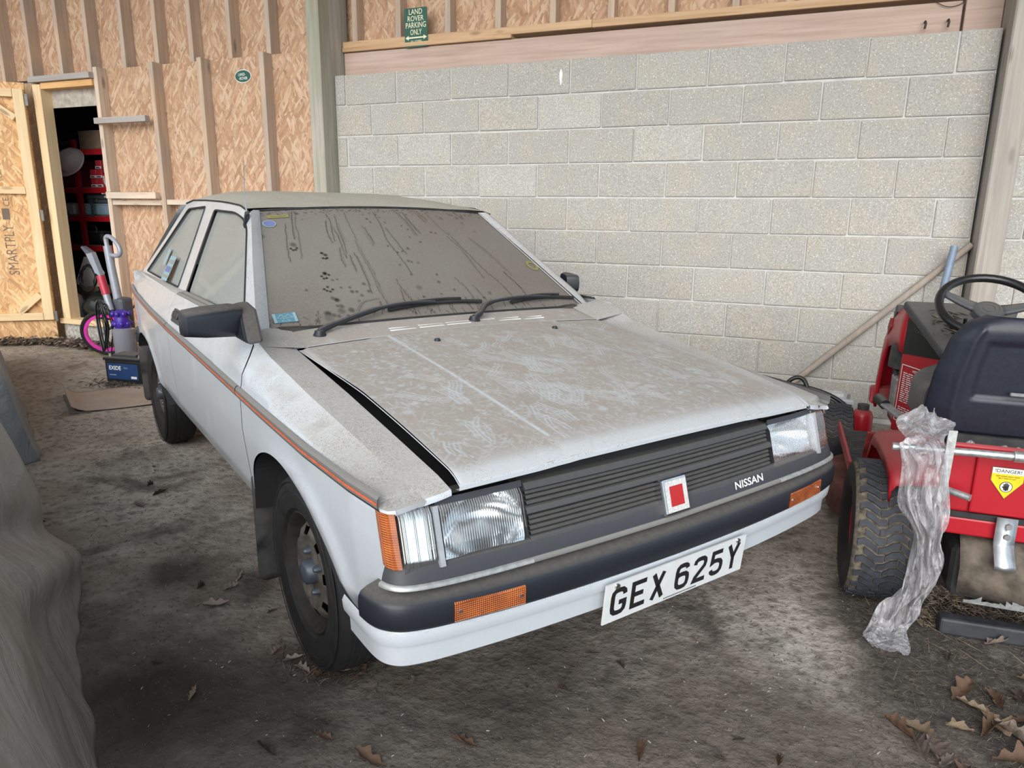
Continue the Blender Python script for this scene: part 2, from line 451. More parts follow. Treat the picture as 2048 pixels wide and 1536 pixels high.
c = n.mix(soil, c, n.ramp(n.noise(p, 45, 6, 0.75), [(0.3, (0.035, 0.030, 0.025)), (0.55, (0.105, 0.092, 0.08)), (0.8, (0.21, 0.19, 0.165))]))
c = n.mix(n.mr(n.vor(p, 70), 0.05, 0.10, 0.75, 0), c, (0.46, 0.44, 0.41))
c = n.mix(n.mr(n.vor(n.map(p, (1, 1.6, 1), (0, 0, 0.5)), 24), 0.12, 0.2, 0.6, 0), c, (0.075, 0.062, 0.052))
moss = n.math('MULTIPLY', n.mr(xyz[1], -0.75, -0.5), n.mr(n.noise(p, 5, 5), 0.5, 0.6, 0, 0.7))
c = n.mix(moss, c, (0.27, 0.28, 0.14))
n.col(c); n.bump(n.math('ADD', n.math('MULTIPLY', rg, 1.6), n.math('MULTIPLY', fin, 0.6)), 0.9, 0.016); M['floor'] = n.m
M['plinth'] = plain('rough_plinth', (0.40, 0.38, 0.34), 0.95, 0, 0.45, 35, 1.0)
M['ceiling'] = plain('roof_sheet', (0.62, 0.60, 0.57), 0.8, 0, 0.1, 4)
M['dark'] = plain('storeroom_shade', (0.045, 0.038, 0.033), 0.9, 0, 0.3, 8)
M['black_hole'] = plain('black_cavity', (0.012, 0.012, 0.013), 0.9, 0, 0.2, 8)
M['steel'] = plain('zinc_plated_steel', (0.55, 0.56, 0.57), 0.35, 0.9, 0.15, 40)
M['galv'] = plain('galvanised_tube', (0.50, 0.52, 0.52), 0.42, 0.75, 0.25, 70, 0.15)
M['nail'] = plain('rusty_nail', (0.07, 0.05, 0.05), 0.6, 0.6)
M['ink'] = plain('black_print', (0.03, 0.03, 0.03), 0.7)
M['ink_brown'] = plain('faded_print', (0.16, 0.12, 0.09), 0.8)
M['green_sign'] = plain('green_sign_enamel', (0.012, 0.085, 0.055), 0.35, 0, 0.1)
M['cream'] = plain('cream_lettering', (0.78, 0.74, 0.52), 0.5, 0, 0.05)
M['white'] = plain('white_paint', (0.80, 0.80, 0.78), 0.5, 0, 0.05)
# ---------------------------------------------------------------- the setting
def struct(o, label=None): o['kind'] = 'structure'; (tag(o, label) if label else 0); return o
struct(mesh('floor', [(-14, -18, 0), (16, -18, 0), (16, 4, 0), (-14, 4, 0)], [(0, 1, 2, 3)], M['floor']), 'dirty concrete shed floor with trodden soil at the front')
# block wall: mortar core, then every block as its own part
core = MB().box((2.0775, 0.085, 1.137), (4.345, 0.15, 2.274)).box((5.2, 0.085, 1.137), (1.6, 0.15, 2.274))
wb = struct(core.build('wall_back', M['mortar']), 'pale concrete block wall behind the car')
_bm = {}
def block(x0, x1, row, jx=0):
    wd = round(x1 - x0 - 0.009, 3)
    if wd < 0.03: return
    zt = 2.281 - 0.225 * row
    hh = 0.214 if row < 10 else 0.0
    if wd not in _bm:
        _bm[wd] = MB().box((0, 0, 0), (wd, 0.10, hh))
        _bm[wd] = _bm[wd].build('block', M['block'], wb)
        bevel(_bm[wd], 0.007, 2); o = _bm[wd]
    else:
        o = _bm[wd].copy(); link(o, wb)
    o.location = (((x0 + x1) / 2) + rnd.uniform(-.002, .002), 0.05 + rnd.uniform(-.003, .003), zt - 0.1125 + rnd.uniform(-.0025, .0025))
    o.rotation_euler = (rnd.uniform(-.004, .004), rnd.uniform(-.005, .005), rnd.uniform(-.004, .004))
for row in range(10):
    offx = 0.0 if row % 2 == 0 else 0.225
    x = offx - 0.45
    while x < 6.0:
        a, b = x, x + 0.45
        for lo, hi in ((-0.095, 4.25), (4.40, 6.0)):
            aa, bb = max(a, lo), min(b, hi)
            if bb - aa > 0.04: block(round(aa, 3), round(bb, 3), row)
        x += 0.45
_sp = [(0.045 * math.cos(a) * (0.5 + 0.12 * math.sin(3 * a)), 0.05 * math.sin(a)) for a in np.linspace(0, 2 * PI, 14, endpoint=False)]
mesh('paint_splash', [(1.735 + x * .45, -0.0042, 2.165 + z) for x, z in _sp], [tuple(range(14))], M['white'], wb)
# posts
def timber(name, p0, p1, w, d, m, parent=None, rot=0.0, bw=0.003, label=None, cat=None):
    """a squared timber between two points, grain along its length; w across, d front to back"""
    p0 = Vector(p0); p1 = Vector(p1); L = (p1 - p0).length; z = (p1 - p0).normalized()
    ref = Vector((0, 1, 0)) if abs(z.y) < 0.9 else Vector((1, 0, 0))
    x = ref.cross(z).normalized(); y = z.cross(x)
    R = Matrix((x, y, z)).transposed()
    if rot: R = R @ Matrix.Rotation(rot, 3, 'Z')
    o = MB().box((0, 0, 0), (w, d, L)).build(name, m, parent)
    o.location = (p0 + p1) / 2; o.rotation_euler = R.to_euler()
    if bw: bevel(o, bw, 1)
    if label: tag(o, label, cat)
    return o
struct(timber('trim_1', (-0.155, 0.02, 0), (-0.155, 0.02, 3.3), 0.115, 0.37, M['post_moss'], bw=0.008), 'weathered mossy timber post at the left end of the block wall')
struct(timber('trim_2', (4.325, 0.0, 0), (4.325, 0.0, 3.3), 0.125, 0.33, M['post'], bw=0.008), 'weathered grey timber post at the right end of the block wall')
struct(timber('trim_3', (-0.09, 0.205, 2.375), (4.06, 0.205, 2.375), 0.17, 0.14, M['beam'], bw=0.004), 'long pinkish sawn beam lying above the block wall')
struct(timber('trim_4', (4.075, 0.21, 2.36), (4.26, 0.21, 2.36), 0.30, 0.15, M['beam'], bw=0.004), 'short pinkish timber beside the right post above the wall')
struct(timber('trim_7', (4.39, 0.205, 2.375), (6.0, 0.205, 2.375), 0.20, 0.14, M['beam'], bw=0.004), 'pinkish beam above the block wall right of the right post')
struct(timber('trim_5', (-0.09, 0.19, 2.478), (1.32, 0.19, 2.478), 0.03, 0.16, M['plate']), 'narrow timber ledge strip under the left upper studs')
# upper framing over the block wall
wu = struct(MB().box((2.5, 0.265, 2.95), (5.8, 0.018, 0.95)).build('wall_upper', M['osb']), 'oriented strand board above the block wall')
timber('stud', (-0.09, 0.185, 2.512), (1.9, 0.185, 2.512), 0.05, 0.13, M['plate'], wu)
timber('stud', (1.902, 0.185, 2.510), (5.2, 0.185, 2.510), 0.05, 0.13, M['plate'], wu)
for x in (0.0, 0.385, 0.80, 1.20, 1.61, 2.02, 2.42, 2.82, 3.22, 3.62, 4.02):
    timber('stud', (x, 0.205, 2.537), (x, 0.205, 3.3), 0.045, 0.10, M['pine'], wu)
# left wall, lower tier: boards with studs in front, above it the recessed upper tier
wl = struct(MB().box((-1.38, 0.009, 1.235), (2.33, 0.018, 2.46)).build('wall_left', M['osb']), 'studded strand board partition left of the mossy post')
for x in (-2.525, -1.865, -1.335, -0.70):
    timber('stud', (x, -0.05, 0.0), (x, -0.05, 2.47), 0.048, 0.10, M['pine_pale'] if x < -2 else M['pine'], wl)
for (a, b, z) in ((-2.50, -1.89, 1.325), (-1.84, -1.36, 1.33), (-1.31, -0.725, 1.33)):
    timber('noggin', (a, -0.045, z), (b, -0.045, z), 0.045, 0.09, M['pine_pale'], wl)
timber('batten', (-2.545, -0.125, 2.02), (-1.93, -0.125, 2.02), 0.05, 0.05, M['grey_board'], wl)
timber('batten', (-2.50, -0.125, 1.385), (-1.90, -0.125, 1.385), 0.055, 0.05, M['pine_pale'], wl)
wlu = struct(MB().box((-2.9, 0.16, 2.9), (5.6, 0.018, 1.1)).build('wall_left_upper', M['osb']), 'upper strand board with closely spaced studs at the left')
for x in (-5.05, -4.68, -4.30, -3.92, -3.53, -3.12, -2.75, -2.32, -1.93, -1.54, -1.13, -0.735):
    timber('stud', (x, 0.095, 2.36), (x, 0.095, 3.42), 0.045, 0.115, M['pine'], wlu)
# store room doorway
df = struct(timber('door_frame', (-3.262, -0.07, 0.20), (-3.262, -0.07, 2.36), 0.10, 0.11, M['pine_new']), 'pale pine door frame of the store room')
def rel(o, par):
    o.parent = par; o.matrix_parent_inverse = (Matrix.Translation(par.location) @ par.rotation_euler.to_matrix().to_4x4()).inverted(); return o
rel(timber('head_board', (-3.33, -0.085, 2.40), (-2.54, -0.085, 2.40), 0.05, 0.13, M['grey_board']), df)
rel(timber('head_rail', (-3.21, -0.07, 2.345), (-2.55, -0.07, 2.345), 0.055, 0.10, M['pine_orange']), df)
rel(timber('threshold', (-3.34, -0.08, 0.195), (-2.5, -0.08, 0.195), 0.05, 0.13, M['pine_new']), df)
rel(MB().box((-2.88, -0.01, 2.245), (0.68, 0.016, 0.155)).build('header_panel', plain('pale_weathered_board', (0.40, 0.36, 0.31), 0.85, 0, 0.3, 18)), df)
pl = struct(MB().box((0, 0, 0), (0.86, 0.16, 0.175)).build('trim_6', M['plinth']), 'rough concrete plinth below the store room doorway')
pl.location = (-2.93, -0.02, 0.0825); bevel(pl, 0.02, 3)
# the store room behind: its unlit depth is put into the near-black wall colour
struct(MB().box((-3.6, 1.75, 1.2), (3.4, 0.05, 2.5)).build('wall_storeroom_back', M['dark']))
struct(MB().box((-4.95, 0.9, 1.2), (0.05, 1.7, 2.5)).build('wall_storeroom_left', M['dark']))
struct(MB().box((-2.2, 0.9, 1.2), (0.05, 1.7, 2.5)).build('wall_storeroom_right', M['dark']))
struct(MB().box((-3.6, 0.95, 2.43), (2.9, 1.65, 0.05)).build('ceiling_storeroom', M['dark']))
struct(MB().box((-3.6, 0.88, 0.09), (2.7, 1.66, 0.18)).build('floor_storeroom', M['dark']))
struct(MB().box((-4.14, 0.0, 1.2), (1.6, 0.04, 2.4)).build('wall_storeroom_front', M['osb_old']))
# unseen roof of the open-fronted shed, pitch chosen so daylight reaches the wall
struct(MB().prism([(-6, .45, 3.42), (-6, -4.6, 4.62), (-6, -4.6, 4.68), (-6, .45, 3.48)], (0, 0, 0), (13, 0, 0)).build('ceiling', M['ceiling']), 'unseen roof sheeting over the open shed, pitched to let daylight in')
struct(MB().box((-6.0, -2.0, 1.7), (0.1, 5.0, 3.3)).build('wall_far_left', M['ceiling']))

# the open store room door: strand board on a pine frame
_hx, _hy = -3.335, -0.17
d1 = bpy.data.objects.new('door_1', None); d1.location = (_hx, _hy, 0.0); d1.rotation_euler = (0, 0, math.atan2(-0.63, -0.775)); link(d1)
struct(d1, 'open strand board store room door on a pine frame, swung out to the left')
# local x runs away from the hinge, local +y is the face turned to the camera side
def ol(o, loc): o.location = loc; return o
pn = MB().box((0, 0, 0), (0.86, 0.018, 2.34)).build('door_panel', M['osb_door'], d1); pn.location = (0.44, 0.0, 1.20)
def dtim(name, a, b, w, m='pine_new'):
    o = timber(name, (a[0], 0.033, a[1]), (b[0], 0.033, b[1]), w, 0.045, M[m]); o.parent = d1; return o
dtim('stile', (0.055, 0.215), (0.055, 2.31), 0.085)
dtim('stile', (0.83, 0.215), (0.83, 2.31), 0.085)
dtim('rail', (0.10, 2.275), (0.785, 2.275), 0.07)
dtim('rail', (0.10, 1.425), (0.785, 1.425), 0.065)
dtim('rail', (0.10, 0.25), (0.785, 0.25), 0.07)
dtim('brace', (0.105, 2.06), (0.34, 2.235), 0.06)
dtim('brace', (0.105, 0.46), (0.30, 0.29), 0.06)
hz = MB()
for z in (0.25, 1.2, 2.22): hz.box((-0.006, 0.045, z), (0.022, 0.012, 0.10))
hz.build('hinge', plain('dull_hinge_steel', (0.16, 0.16, 0.16), 0.5, 0.4), d1)
_e = 0.0105
text('door_print', 'SMARTPLY', 0.085, 0.46, frame4((0.30, _e, 0.88), (0, 0, 1), (1, 0, 0)), M['ink_brown'], d1, bold=-0.008)
text('door_print', 'CE', 0.05, 0.075, frame4((0.285, _e, 1.32), (0, 0, 1), (1, 0, 0)), M['ink_brown'], d1)
boxo('door_print', (0.30, _e, 1.21), (0.06, 0.0006, 0.10), M['ink_brown'], d1, 0)
for k, z in enumerate((1.53, 1.66, 1.78)):
    text('door_print', ('EN 300', 'OSB 3', '18 mm')[k], 0.03, 0.10, frame4((0.30, _e, z + 0.03), (0, 0, 1), (1, 0, 0)), M['ink_brown'], d1)
# ---------------------------------------------------------------- the dusty white hatchback (x forward, y to its left, z up)
def paint_mat(name, white=(0.515, 0.545, 0.58), dust=(0.325, 0.290, 0.252), nlo=0.55, nhi=0.97, namt=0.85, useattr=True):
    n = N(name, 0.42, 0, 0.5); v = n.obj()
    z = n.sep(n.n('NewGeometry').outputs['Normal'])[2]
    spec = n.noise(v, 140, 4, 0.7); cl = n.noise(v, 9, 5, 0.6)
    f = n.math('MULTIPLY', n.mr(z, nlo, nhi, 0, namt), n.mr(spec, 0.3, 0.62, 0.55, 1.0), True)
    if useattr: f = n.math('MAXIMUM', f, n.math('MULTIPLY', n.attr('dust'), n.mr(spec, 0.28, 0.6, 0.72, 1.0))) if namt else n.math('MULTIPLY', n.attr('dust'), n.mr(spec, 0.28, 0.6, 0.74, 1.0))
    f = n.math('ADD', f, n.math('MULTIPLY', n.mr(cl, 0.52, 0.75), n.mr(spec, 0.4, 0.6, 0.0, 0.30)), True)
    d = n.mix(n.mr(n.noise(v, 3.5, 4), 0.3, 0.7), dust, tuple(c * 1.12 for c in dust))
    c = n.mix(f, white, d)
    c = n.mix(n.mr(n.noise(v, 260, 3, 0.8), 0.66, 0.74, 0, 0.55), c, (0.20, 0.17, 0.13))
    crumb = n.math('MULTIPLY', n.mr(n.vor(v, 250), 0.24, 0.36, 0.8, 0), n.math('MULTIPLY', n.mr(n.noise(v, 14, 4), 0.40, 0.55, 0, 0.85), n.mr(z, 0.02, 0.35, 0.12, 1.0)))
    if not namt: crumb = n.math('MULTIPLY', crumb, 0.4)
    c = n.mix(crumb, c, (0.15, 0.12, 0.095))
    n.col(c); n.P('Roughness', n.mr(f, 0, 0.5, 0.30, 0.85)); n.P('Coat Weight', n.mr(f, 0, 0.4, 0.35, 0.0))
    return n.m
M['paint'] = paint_mat('white_car_paint')
M['paint_top'] = paint_mat('dusty_bonnet_paint', dust=(0.315, 0.278, 0.240), namt=0.0)
M['paint_roof'] = paint_mat('dusty_roof_paint', dust=(0.33, 0.305, 0.235), nlo=0.80, nhi=0.96, namt=0.95)
M['trim_black'] = dusty('dusty_black_plastic', (0.014, 0.017, 0.024), (0.120, 0.108, 0.096), 0.42, lo=0.5, hi=0.9, amt=0.85)
M['trim_grey'] = dusty('grey_grille_plastic', (0.040, 0.042, 0.050), (0.125, 0.115, 0.104), 0.5, lo=0.3, hi=0.9, amt=0.8)
M['slat'] = dusty('grille_slat_plastic', (0.018, 0.019, 0.021), (0.14, 0.13, 0.12), 0.5, lo=0.2, hi=0.9, amt=0.8)
M['rubber'] = plain('black_seal_rubber', (0.018, 0.018, 0.019), 0.65, 0, 0.3, 40)
M['mudflap'] = plain('mudflap_rubber', (0.050, 0.047, 0.046), 0.75, 0, 0.25, 25, 0.1)
M['strip_grey'] = dusty('grey_side_moulding', (0.16, 0.155, 0.15), (0.30, 0.28, 0.25), 0.45, lo=0.3, hi=0.8, amt=0.5)
M['strip_red'] = plain('orange_red_pinstripe', (0.62, 0.13, 0.06), 0.4, 0, 0.2, 60)
M['chrome'] = plain('dulled_chrome', (0.62, 0.63, 0.64), 0.22, 1.0, 0.1, 60)
M['tyre'] = plain('old_tyre_rubber', (0.009, 0.009, 0.009), 0.75, 0, 0.5, 22, 0.15)
M['rim'] = plain('dull_steel_wheel', (0.10, 0.088, 0.075), 0.65, 0.2, 0.5, 26)
M['rim_dark'] = plain('grimy_wheel_barrel', (0.016, 0.013, 0.011), 0.8, 0, 0.5, 30)
M['hub'] = plain('blue_black_hub_cap', (0.055, 0.065, 0.085), 0.4, 0.1, 0.2)
M['interior'] = plain('brown_interior', (0.055, 0.048, 0.042), 0.85, 0, 0.3, 9)
M['seatcloth'] = plain('car_seat_cloth', (0.10, 0.085, 0.07), 0.95, 0, 0.3, 30)
def lens_mat(name, c, ribs, rough=0.08, tr=0.93, axis='Y'):
    n = N(name, rough, 0, 0.5); v = n.obj()
    n.col(c); n.P('Transmission Weight', tr); n.P('IOR', 1.45)
    if ribs: n.bump(n.wave(v, ribs, 0, 0, 'SIN', axis), 0.5, 0.004)
    return n.m
M['lens'] = lens_mat('ribbed_headlight_glass', (0.97, 0.98, 0.99), 52, 0.05, 0.97)
M['lens_side'] = lens_mat('clear_sidelight_plastic', (0.95, 0.96, 0.97), 40, 0.06, 0.95)
n = N('amber_lens', 0.25, 0, 0.6); v = n.obj()
n.col(n.ramp(n.noise(v, 25, 4), [(0.3, (0.34, 0.062, 0.004)), (0.7, (0.56, 0.13, 0.008))])); n.bump(n.math('ADD', n.wave(v, 65, 0, 0, 'SIN', 'Y'), n.wave(v, 65, 0, 0, 'SIN', 'Z')), 0.6, 0.003); n.P('Transmission Weight', 0.15); n.P('Coat Weight', 0.5); M['amber'] = n.m
n = N('bright_reflector', 0.16, 1.0); n.col((0.83, 0.86, 0.88)); M['reflector'] = n.m
M['divider'] = plain('dull_silver_plastic', (0.42, 0.43, 0.45), 0.4, 0.3)
M['dull_chrome'] = plain('dusty_bright_strip', (0.40, 0.40, 0.39), 0.4, 0.5, 0.2, 60)
n = N('red_tail_lens', 0.2); n.col((0.45, 0.02, 0.015)); M['tail'] = n.m
M['plate_white'] = plain('white_number_plate', (0.66, 0.67, 0.67), 0.3, 0, 0.05, 40)
M['gloss_black'] = plain('black_plate_lettering', (0.012, 0.012, 0.013), 0.4)
n = N('red_badge_enamel', 0.25); n.col((0.44, 0.006, 0.005)); M['badge_red'] = n.m

def glass_dust(name, dust, dust2, tint=(0.10, 0.11, 0.105), base=None):
    """dirty glass: where the dust attribute is 1 a film of dust hides the cabin, where it is 0 the glass is clear"""
    n = N(name, 0.9); v = n.obj()
    nz = n.noise(v, 170, 4, 0.75); big = n.noise(v, 2.2, 4, 0.5)
    cd = n.mix(n.mr(big, 0.35, 0.65), dust, dust2)
    cd = n.mix(n.mr(nz, 0.45, 0.7, 0, 0.4), cd, tuple(c * 1.45 for c in dust))
    n.col(cd); n.P('Roughness', 0.85); n.P('Specular IOR Level', 0.15)
    tr = n.n('BsdfTransparent', {'Color': tint}); gl = n.n('BsdfGlossy', {'Color': (1, 1, 1), 'Roughness': 0.03})
    fr = n.n('Fresnel', {'IOR': 1.45})
    m1 = n.n('MixShader', {0: fr.outputs[0], 1: tr.outputs[0], 2: gl.outputs[0]})
    a = n.attr('dust') if base is None else base
    f = n.math('MULTIPLY', a, n.mr(nz, 0.25, 0.5, 0.84, 1.0), True)
    m2 = n.n('MixShader', {0: f, 1: m1.outputs[0], 2: n.p.outputs[0]})
    n.t.links.new(m2.outputs[0], n.out.inputs[0])
    return n.m
M['screen'] = glass_dust('dusty_windscreen', (0.172, 0.150, 0.133), (0.192, 0.183, 0.163))
M['side_glass'] = glass_dust('dusty_side_glass', (0.235, 0.25, 0.24), (0.27, 0.285, 0.27), tint=(0.16, 0.19, 0.18), base=0.93)

CAR = thing('car', 'dusty white three-door hatchback with pop-open bonnet gap parked by the block wall', 'car', (2.59702, -2.77744, 0.0), -0.5771026)
tag(CAR, 'dusty white three-door hatchback covered in paw prints, parked in front of the block wall')
XS = [-.55, -.35, .05, .354, .548, .62]; ZS = [.878, .848, .797, .752, .722, .704]
def I(x, xs, ys): return float(np.interp(x, xs, ys))
def zh(x, y): return np.interp(x, XS, ZS) + 0.02 * (1 - (y / .64) ** 2)
def zc(x): return I(x, [-3, -2.5, -1.6, -.5, -.40, -.3, 0, .3, .55, .62], [.905, .92, .907, .905, .886, .849, .797, .750, .706, .690])
def yc(x): return I(x, [-3, -2.5, -1.6, -.5, -.3, 0, .3, .55, .62], [.725, .745, .757, .757, .738, .728, .715, .700, .690])
def zm(x): return I(x, [-3, -2.69, -1.58, -.39, .17, .45, .60], [.822, .812, .766, .730, .712, .704, .697])
def ym(x): return I(x, [-3, -2.6, -2, -.2, .2, .45, .58, .66], [.765, .795, .81, .812, .808, .795, .778, .765])
def ys(x, z):
    m = zm(x)
    if z >= m:
        c = zc(x)
        t = min(1.4, (z - m) / max(c - m, .002)); tt = min(t, 1.0)
        a_ = tt ** 1.5; k_ = .13 * tt / .52 if tt < .52 else .13 + .87 * (tt - .52) / .48     # two facets on the wing
        w_ = min(1, max(0, (x + .62) / .2))
        return lerp(ym(x), yc(x), lerp(a_, k_, w_)) - max(0, t - 1) * .02
    return ym(x) - I(z, [.30, .345, .42, .60, m], [.075, .05, .020, .005, 0]) 
def arch_flare(x, z):
    q = 0.0
    for cx in (0.02, -2.43):
        d = math.hypot(x - cx, (z - .29) * 1.12)
        q += 0.010 * math.exp(-((d - .37) / .035) ** 2)
    return q
FA = [(-.362, .352), (-.356, .43), (-.33, .509), (-.25, .566), (-.13, .610), (-.02, .622), (.08, .606), (.16, .565), (.249, .493), (.32, .43), (.367, .389), (.412, .352)]
RA = [(-2.80, .40), (-2.76, .50), (-2.68, .572), (-2.55, .608), (-2.42, .602), (-2.30, .55), (-2.17, .465), (-2.06, .405), (-1.95, .368), (-1.85, .350)]
FAc = [(p.x, p.y) for p in catmull([(a, b, 0) for a, b in FA], 4)]
RAc = [(p.x, p.y) for p in catmull([(a, b, 0) for a, b in RA], 4)]
DF = [(-.44, .905), (-.392, .868), (-.362, .815), (-.368, .76), (-.385, .70), (-.405, .61), (-.392, .48), (-.372, .36)]   # joint between wing and door
def ws(u, v):
    k = 1 - u * u
    b = Vector((-.535 + .035 * k, u * .676, .882 + .014 * k)); t = Vector((-1.13 + .012 * k, u * .514, 1.268 + .019 * k))
    return b + (t - b) * v
oyf = lambda y, s: s * (y if s < 0 or y < .66 else .66 + (y - .66) * .72)
inner = MB()
for s in (-1, 1):
    fm = (lambda s: lambda x, z: (x, s * (ys(x, z) + arch_flare(x, z)), z))(s)
    fl = s > 0
    zl = [(x, zm(x)) for x in np.linspace(-2.9, .56, 60)]
    # front wing side
    top = [(x, zc(x)) for x in np.linspace(.566, -.43, 36)]
    wing = [(.566, .352)] + top + [(x + .004, z) for x, z in DF[1:]] + FAc[1:-1]
    lo = [q for q in zl if -.35 < q[0] < .55]
    l2 = [(x, lerp(zm(x), zc(x), .52)) for x in np.linspace(-.33, .54, 40)]
    panel('front_wing', wing, fm, M['paint'], CAR, step=.03, lines=[lo, l2], smooth=180, flip=not fl, nrm=True)
    # flat top of the wing, between bonnet gap and crease
    P = []
    for x in np.linspace(-.52, .595, 46):
        row = []
        ci = yc(x); zi = float(zh(x, .632)) - (.002 if s < 0 else .010)
        for t in np.linspace(0, 1, 7):
            y = lerp(.634, ci, t); z = lerp(zi, zc(x) - (0 if s < 0 else .010 * (1 - t)), t ** .9)
            row.append((x, s * y, z))
        P.append(row)
    # front nose roll of the wing over the lamp
    for dx, dz in ((.005, -.003), (.008, -.008), (.0085, -.016)):
        row = []
        for t in np.linspace(0, 1, 7):
            y = lerp(.634, yc(.60) + .012, t)
            row.append((.597 + dx - .012 * t * t, s * y, lerp(float(zh(.597, .632)), zc(.597), t) + dz))
        P.append(row)
    o = MB().grid(P).build('wing_top', M['paint'], CAR, 40)
    if s > 0: o.data.flip_normals()
    # outer corner of the wing nose over the amber lens
    P = []
    for x, yo in ((.545, .7815), (.560, .7825), (.580, .7835), (.597, .776), (.607, .762)):
        xi = min(x, .600); row = [(x - .001 - .004 * (x > .6), s * lerp(yc(xi), abs(oyf(yo, s)), t), lerp(zc(xi), .689, t ** 1.3)) for t in np.linspace(0, 1, 6)] + [(x, s * (abs(oyf(yo, s)) + .0005), .683)]
        P.append(row)
    P.append([(p[0] + .0005 - .006 * (1 - k / 6), p[1] * (1 - .0 * k), p[2] - (.012 if k < 6 else 0)) for k, p in enumerate(P[-1])])
    o = MB().grid(P).build('wing_nose', M['paint'], CAR, 50)
    if s < 0: o.data.flip_normals()
    # door
    dr = [(x - .002, z) for x, z in DF] + [(-1.0, .352), (-1.60, .352), (-1.605, .60), (-1.61, .907), (-1.2, .906)]
    lo = [q for q in zl if -1.6 < q[0] < -.385]
    door = panel('door', dr, fm, M['paint'], CAR, step=.035, lines=[lo], smooth=180, flip=not fl, nrm=True)
    # rear quarter
    qp = [(-1.612, .907), (-1.608, .60), (-1.604, .352), (-1.83, .352)] + RAc[::-1][1:-1] + [(-2.80, .42), (-2.93, .47), (-2.985, .60), (-2.975, .80), (-2.94, .915), (-2.5, .92)]
    lo = [q for q in zl if -2.88 < q[0] < -1.62]
    panel('rear_quarter', qp, fm, M['paint'], CAR, step=.04, lines=[lo], smooth=180, flip=not fl, nrm=True)
    # dark inner lining that closes the joints
    xs_ = np.linspace(-2.90, .44, 50)
    inner.grid([[(x, s * (ys(x, z) - .045), z) for z in np.linspace(.62, zc(x) - .03, 5)] for x in xs_])
    inner.grid([[(x, s * (ys(x, z) - .02), z) for z in np.linspace(.352, .75, 5)] for x in np.linspace(-1.80, -.40, 20)])
    # wheel wells
    for A in (FAc, RAc):
        inner.grid([[(x, s * y, z) for y in np.linspace(.795, .46, 4)] for x, z in A])
        inner.add([(x, s * .46, z) for x, z in A], [tuple(range(len(A)))])
    # rocker / sill
    MB().grid([[(x, s * (.764 - d), z) for d, z in ((0, .353), (.008, .338), (.03, .330), (.12, .33))] for x in np.linspace(-1.86, -.375, 16)]).build('sill', M['paint'], CAR, 40)
    # cabin side frame with the window openings
    def yg(x, z): return .722 - .45 * (z - .905)
    gm = (lambda s: lambda x, z: (x, s * yg(x, z), z))(s)
    ax = -.10 if s > 0 else 0.0
    go = [(-.49 + ax, .905), (-.516 + ax, .928), (-.80 + ax, 1.10), (-.977 + ax, 1.217), (-1.06 + ax * .5, 1.262), (-1.236, 1.288), (-1.43, 1.299), (-1.607, 1.306), (-1.9, 1.313), (-2.18, 1.315), (-2.326, 1.30), (-2.40, 1.25), (-2.563, 1.115), (-2.86, .925), (-2.86, .905), (-1.6, .905), (-1.0, .905)]
    dg_ = rounded([(-.66 + ax, .925), (-.69 + ax, .955), (-1.02 + ax * .5, 1.206), (-1.115, 1.238), (-1.284, 1.261), (-1.648, 1.270), (-1.635, 1.12), (-1.596, .912), (-1.0, .915)], [.01, .03, .04, .05, .05, .02, .3, .02, .2], 5)
    qg = rounded([(-1.856, 1.285), (-2.225, 1.274), (-2.48, 1.095), (-2.72, .930), (-1.79, .916), (-1.815, 1.08)], [.02, .03, .3, .02, .02, .3], 5)
    panel('pillar_frame', go, gm, M['paint'], CAR, holes=[dg_, qg], step=.03, smooth=180, flip=not fl, nrm=True)
    for nm, poly in (('door_window', dg_), ('quarter_window', qg)):
        pn_ = panel(nm, poly, (lambda s: lambda x, z: (x, s * (yg(x, z) - .012), z))(s), M['side_glass'], CAR, step=.06, smooth=180, flip=not fl)
        sl = MB().tube([(x, s * (yg(x, z) + .001), z) for x, z in resample(poly, .02)], .0042, 6, closed=True).build('seal', M['rubber'], pn_, 60)
    # belt mouldings under the windows
    MB().grid([[(x, s * lerp(.757, .720, t), .905 + .012 * t ** .5) for t in np.linspace(0, 1, 4)] for x in np.linspace(-1.615, -2.88, 16)]).build('belt_ledge', M['paint'], CAR, 60)
    MB().grid([[(x, s * y, z) for y, z in ((.758, .903), (.756, .912), (.745, .918), (.738, .914), (.734, .920), (.722, .922))] for x in np.linspace(-1.605, -.55, 16)]).build('belt_strip', M['strip_grey'], door, 60)
    # roof gutter line
    MB().tube([(x, s * (yg(x, z) + .003), z + .002) for x, z in go[4:11]], .0035, 6).build('gutter', M['rubber'], CAR, 60)
    # A pillar between side frame and windscreen
    P = []
    for v in np.linspace(0, 1, 18):
        z = lerp(.886, 1.262, v)
        a = Vector((I(z, [.886, .905, .928, 1.10, 1.217, 1.262], [-.47, -.49, -.516, -.80, -.977, -1.06]) + ax * (1 - v * .5), s * yg(0, z), z))
        b = ws(s * .985, v) + Vector((.002, 0, .003))
        m_ = a * .5 + b * .5 + Vector((.004, s * .006, .006))
        P.append([a, a * .75 + m_ * .25 + Vector((.001, s * .002, .001)), m_, b])
    o = MB().grid(P).build('a_pillar', M['paint'], CAR, 40)
    if s < 0: o.data.flip_normals()
    # cowl corner between pillar foot and wing
    MB().grid([[(x, s * lerp(.60, I(x, [-.56, -.30], [.757, .740]), t), lerp(float(zh(x, .60)) + .009 * (-.355 - x) / .18, zc(x) if x > -.49 else .905, t)) for t in np.linspace(0, 1, 4)] for x in np.linspace(-.535, -.355, 8)]).build('cowl_corner', M['paint'], CAR, 60)
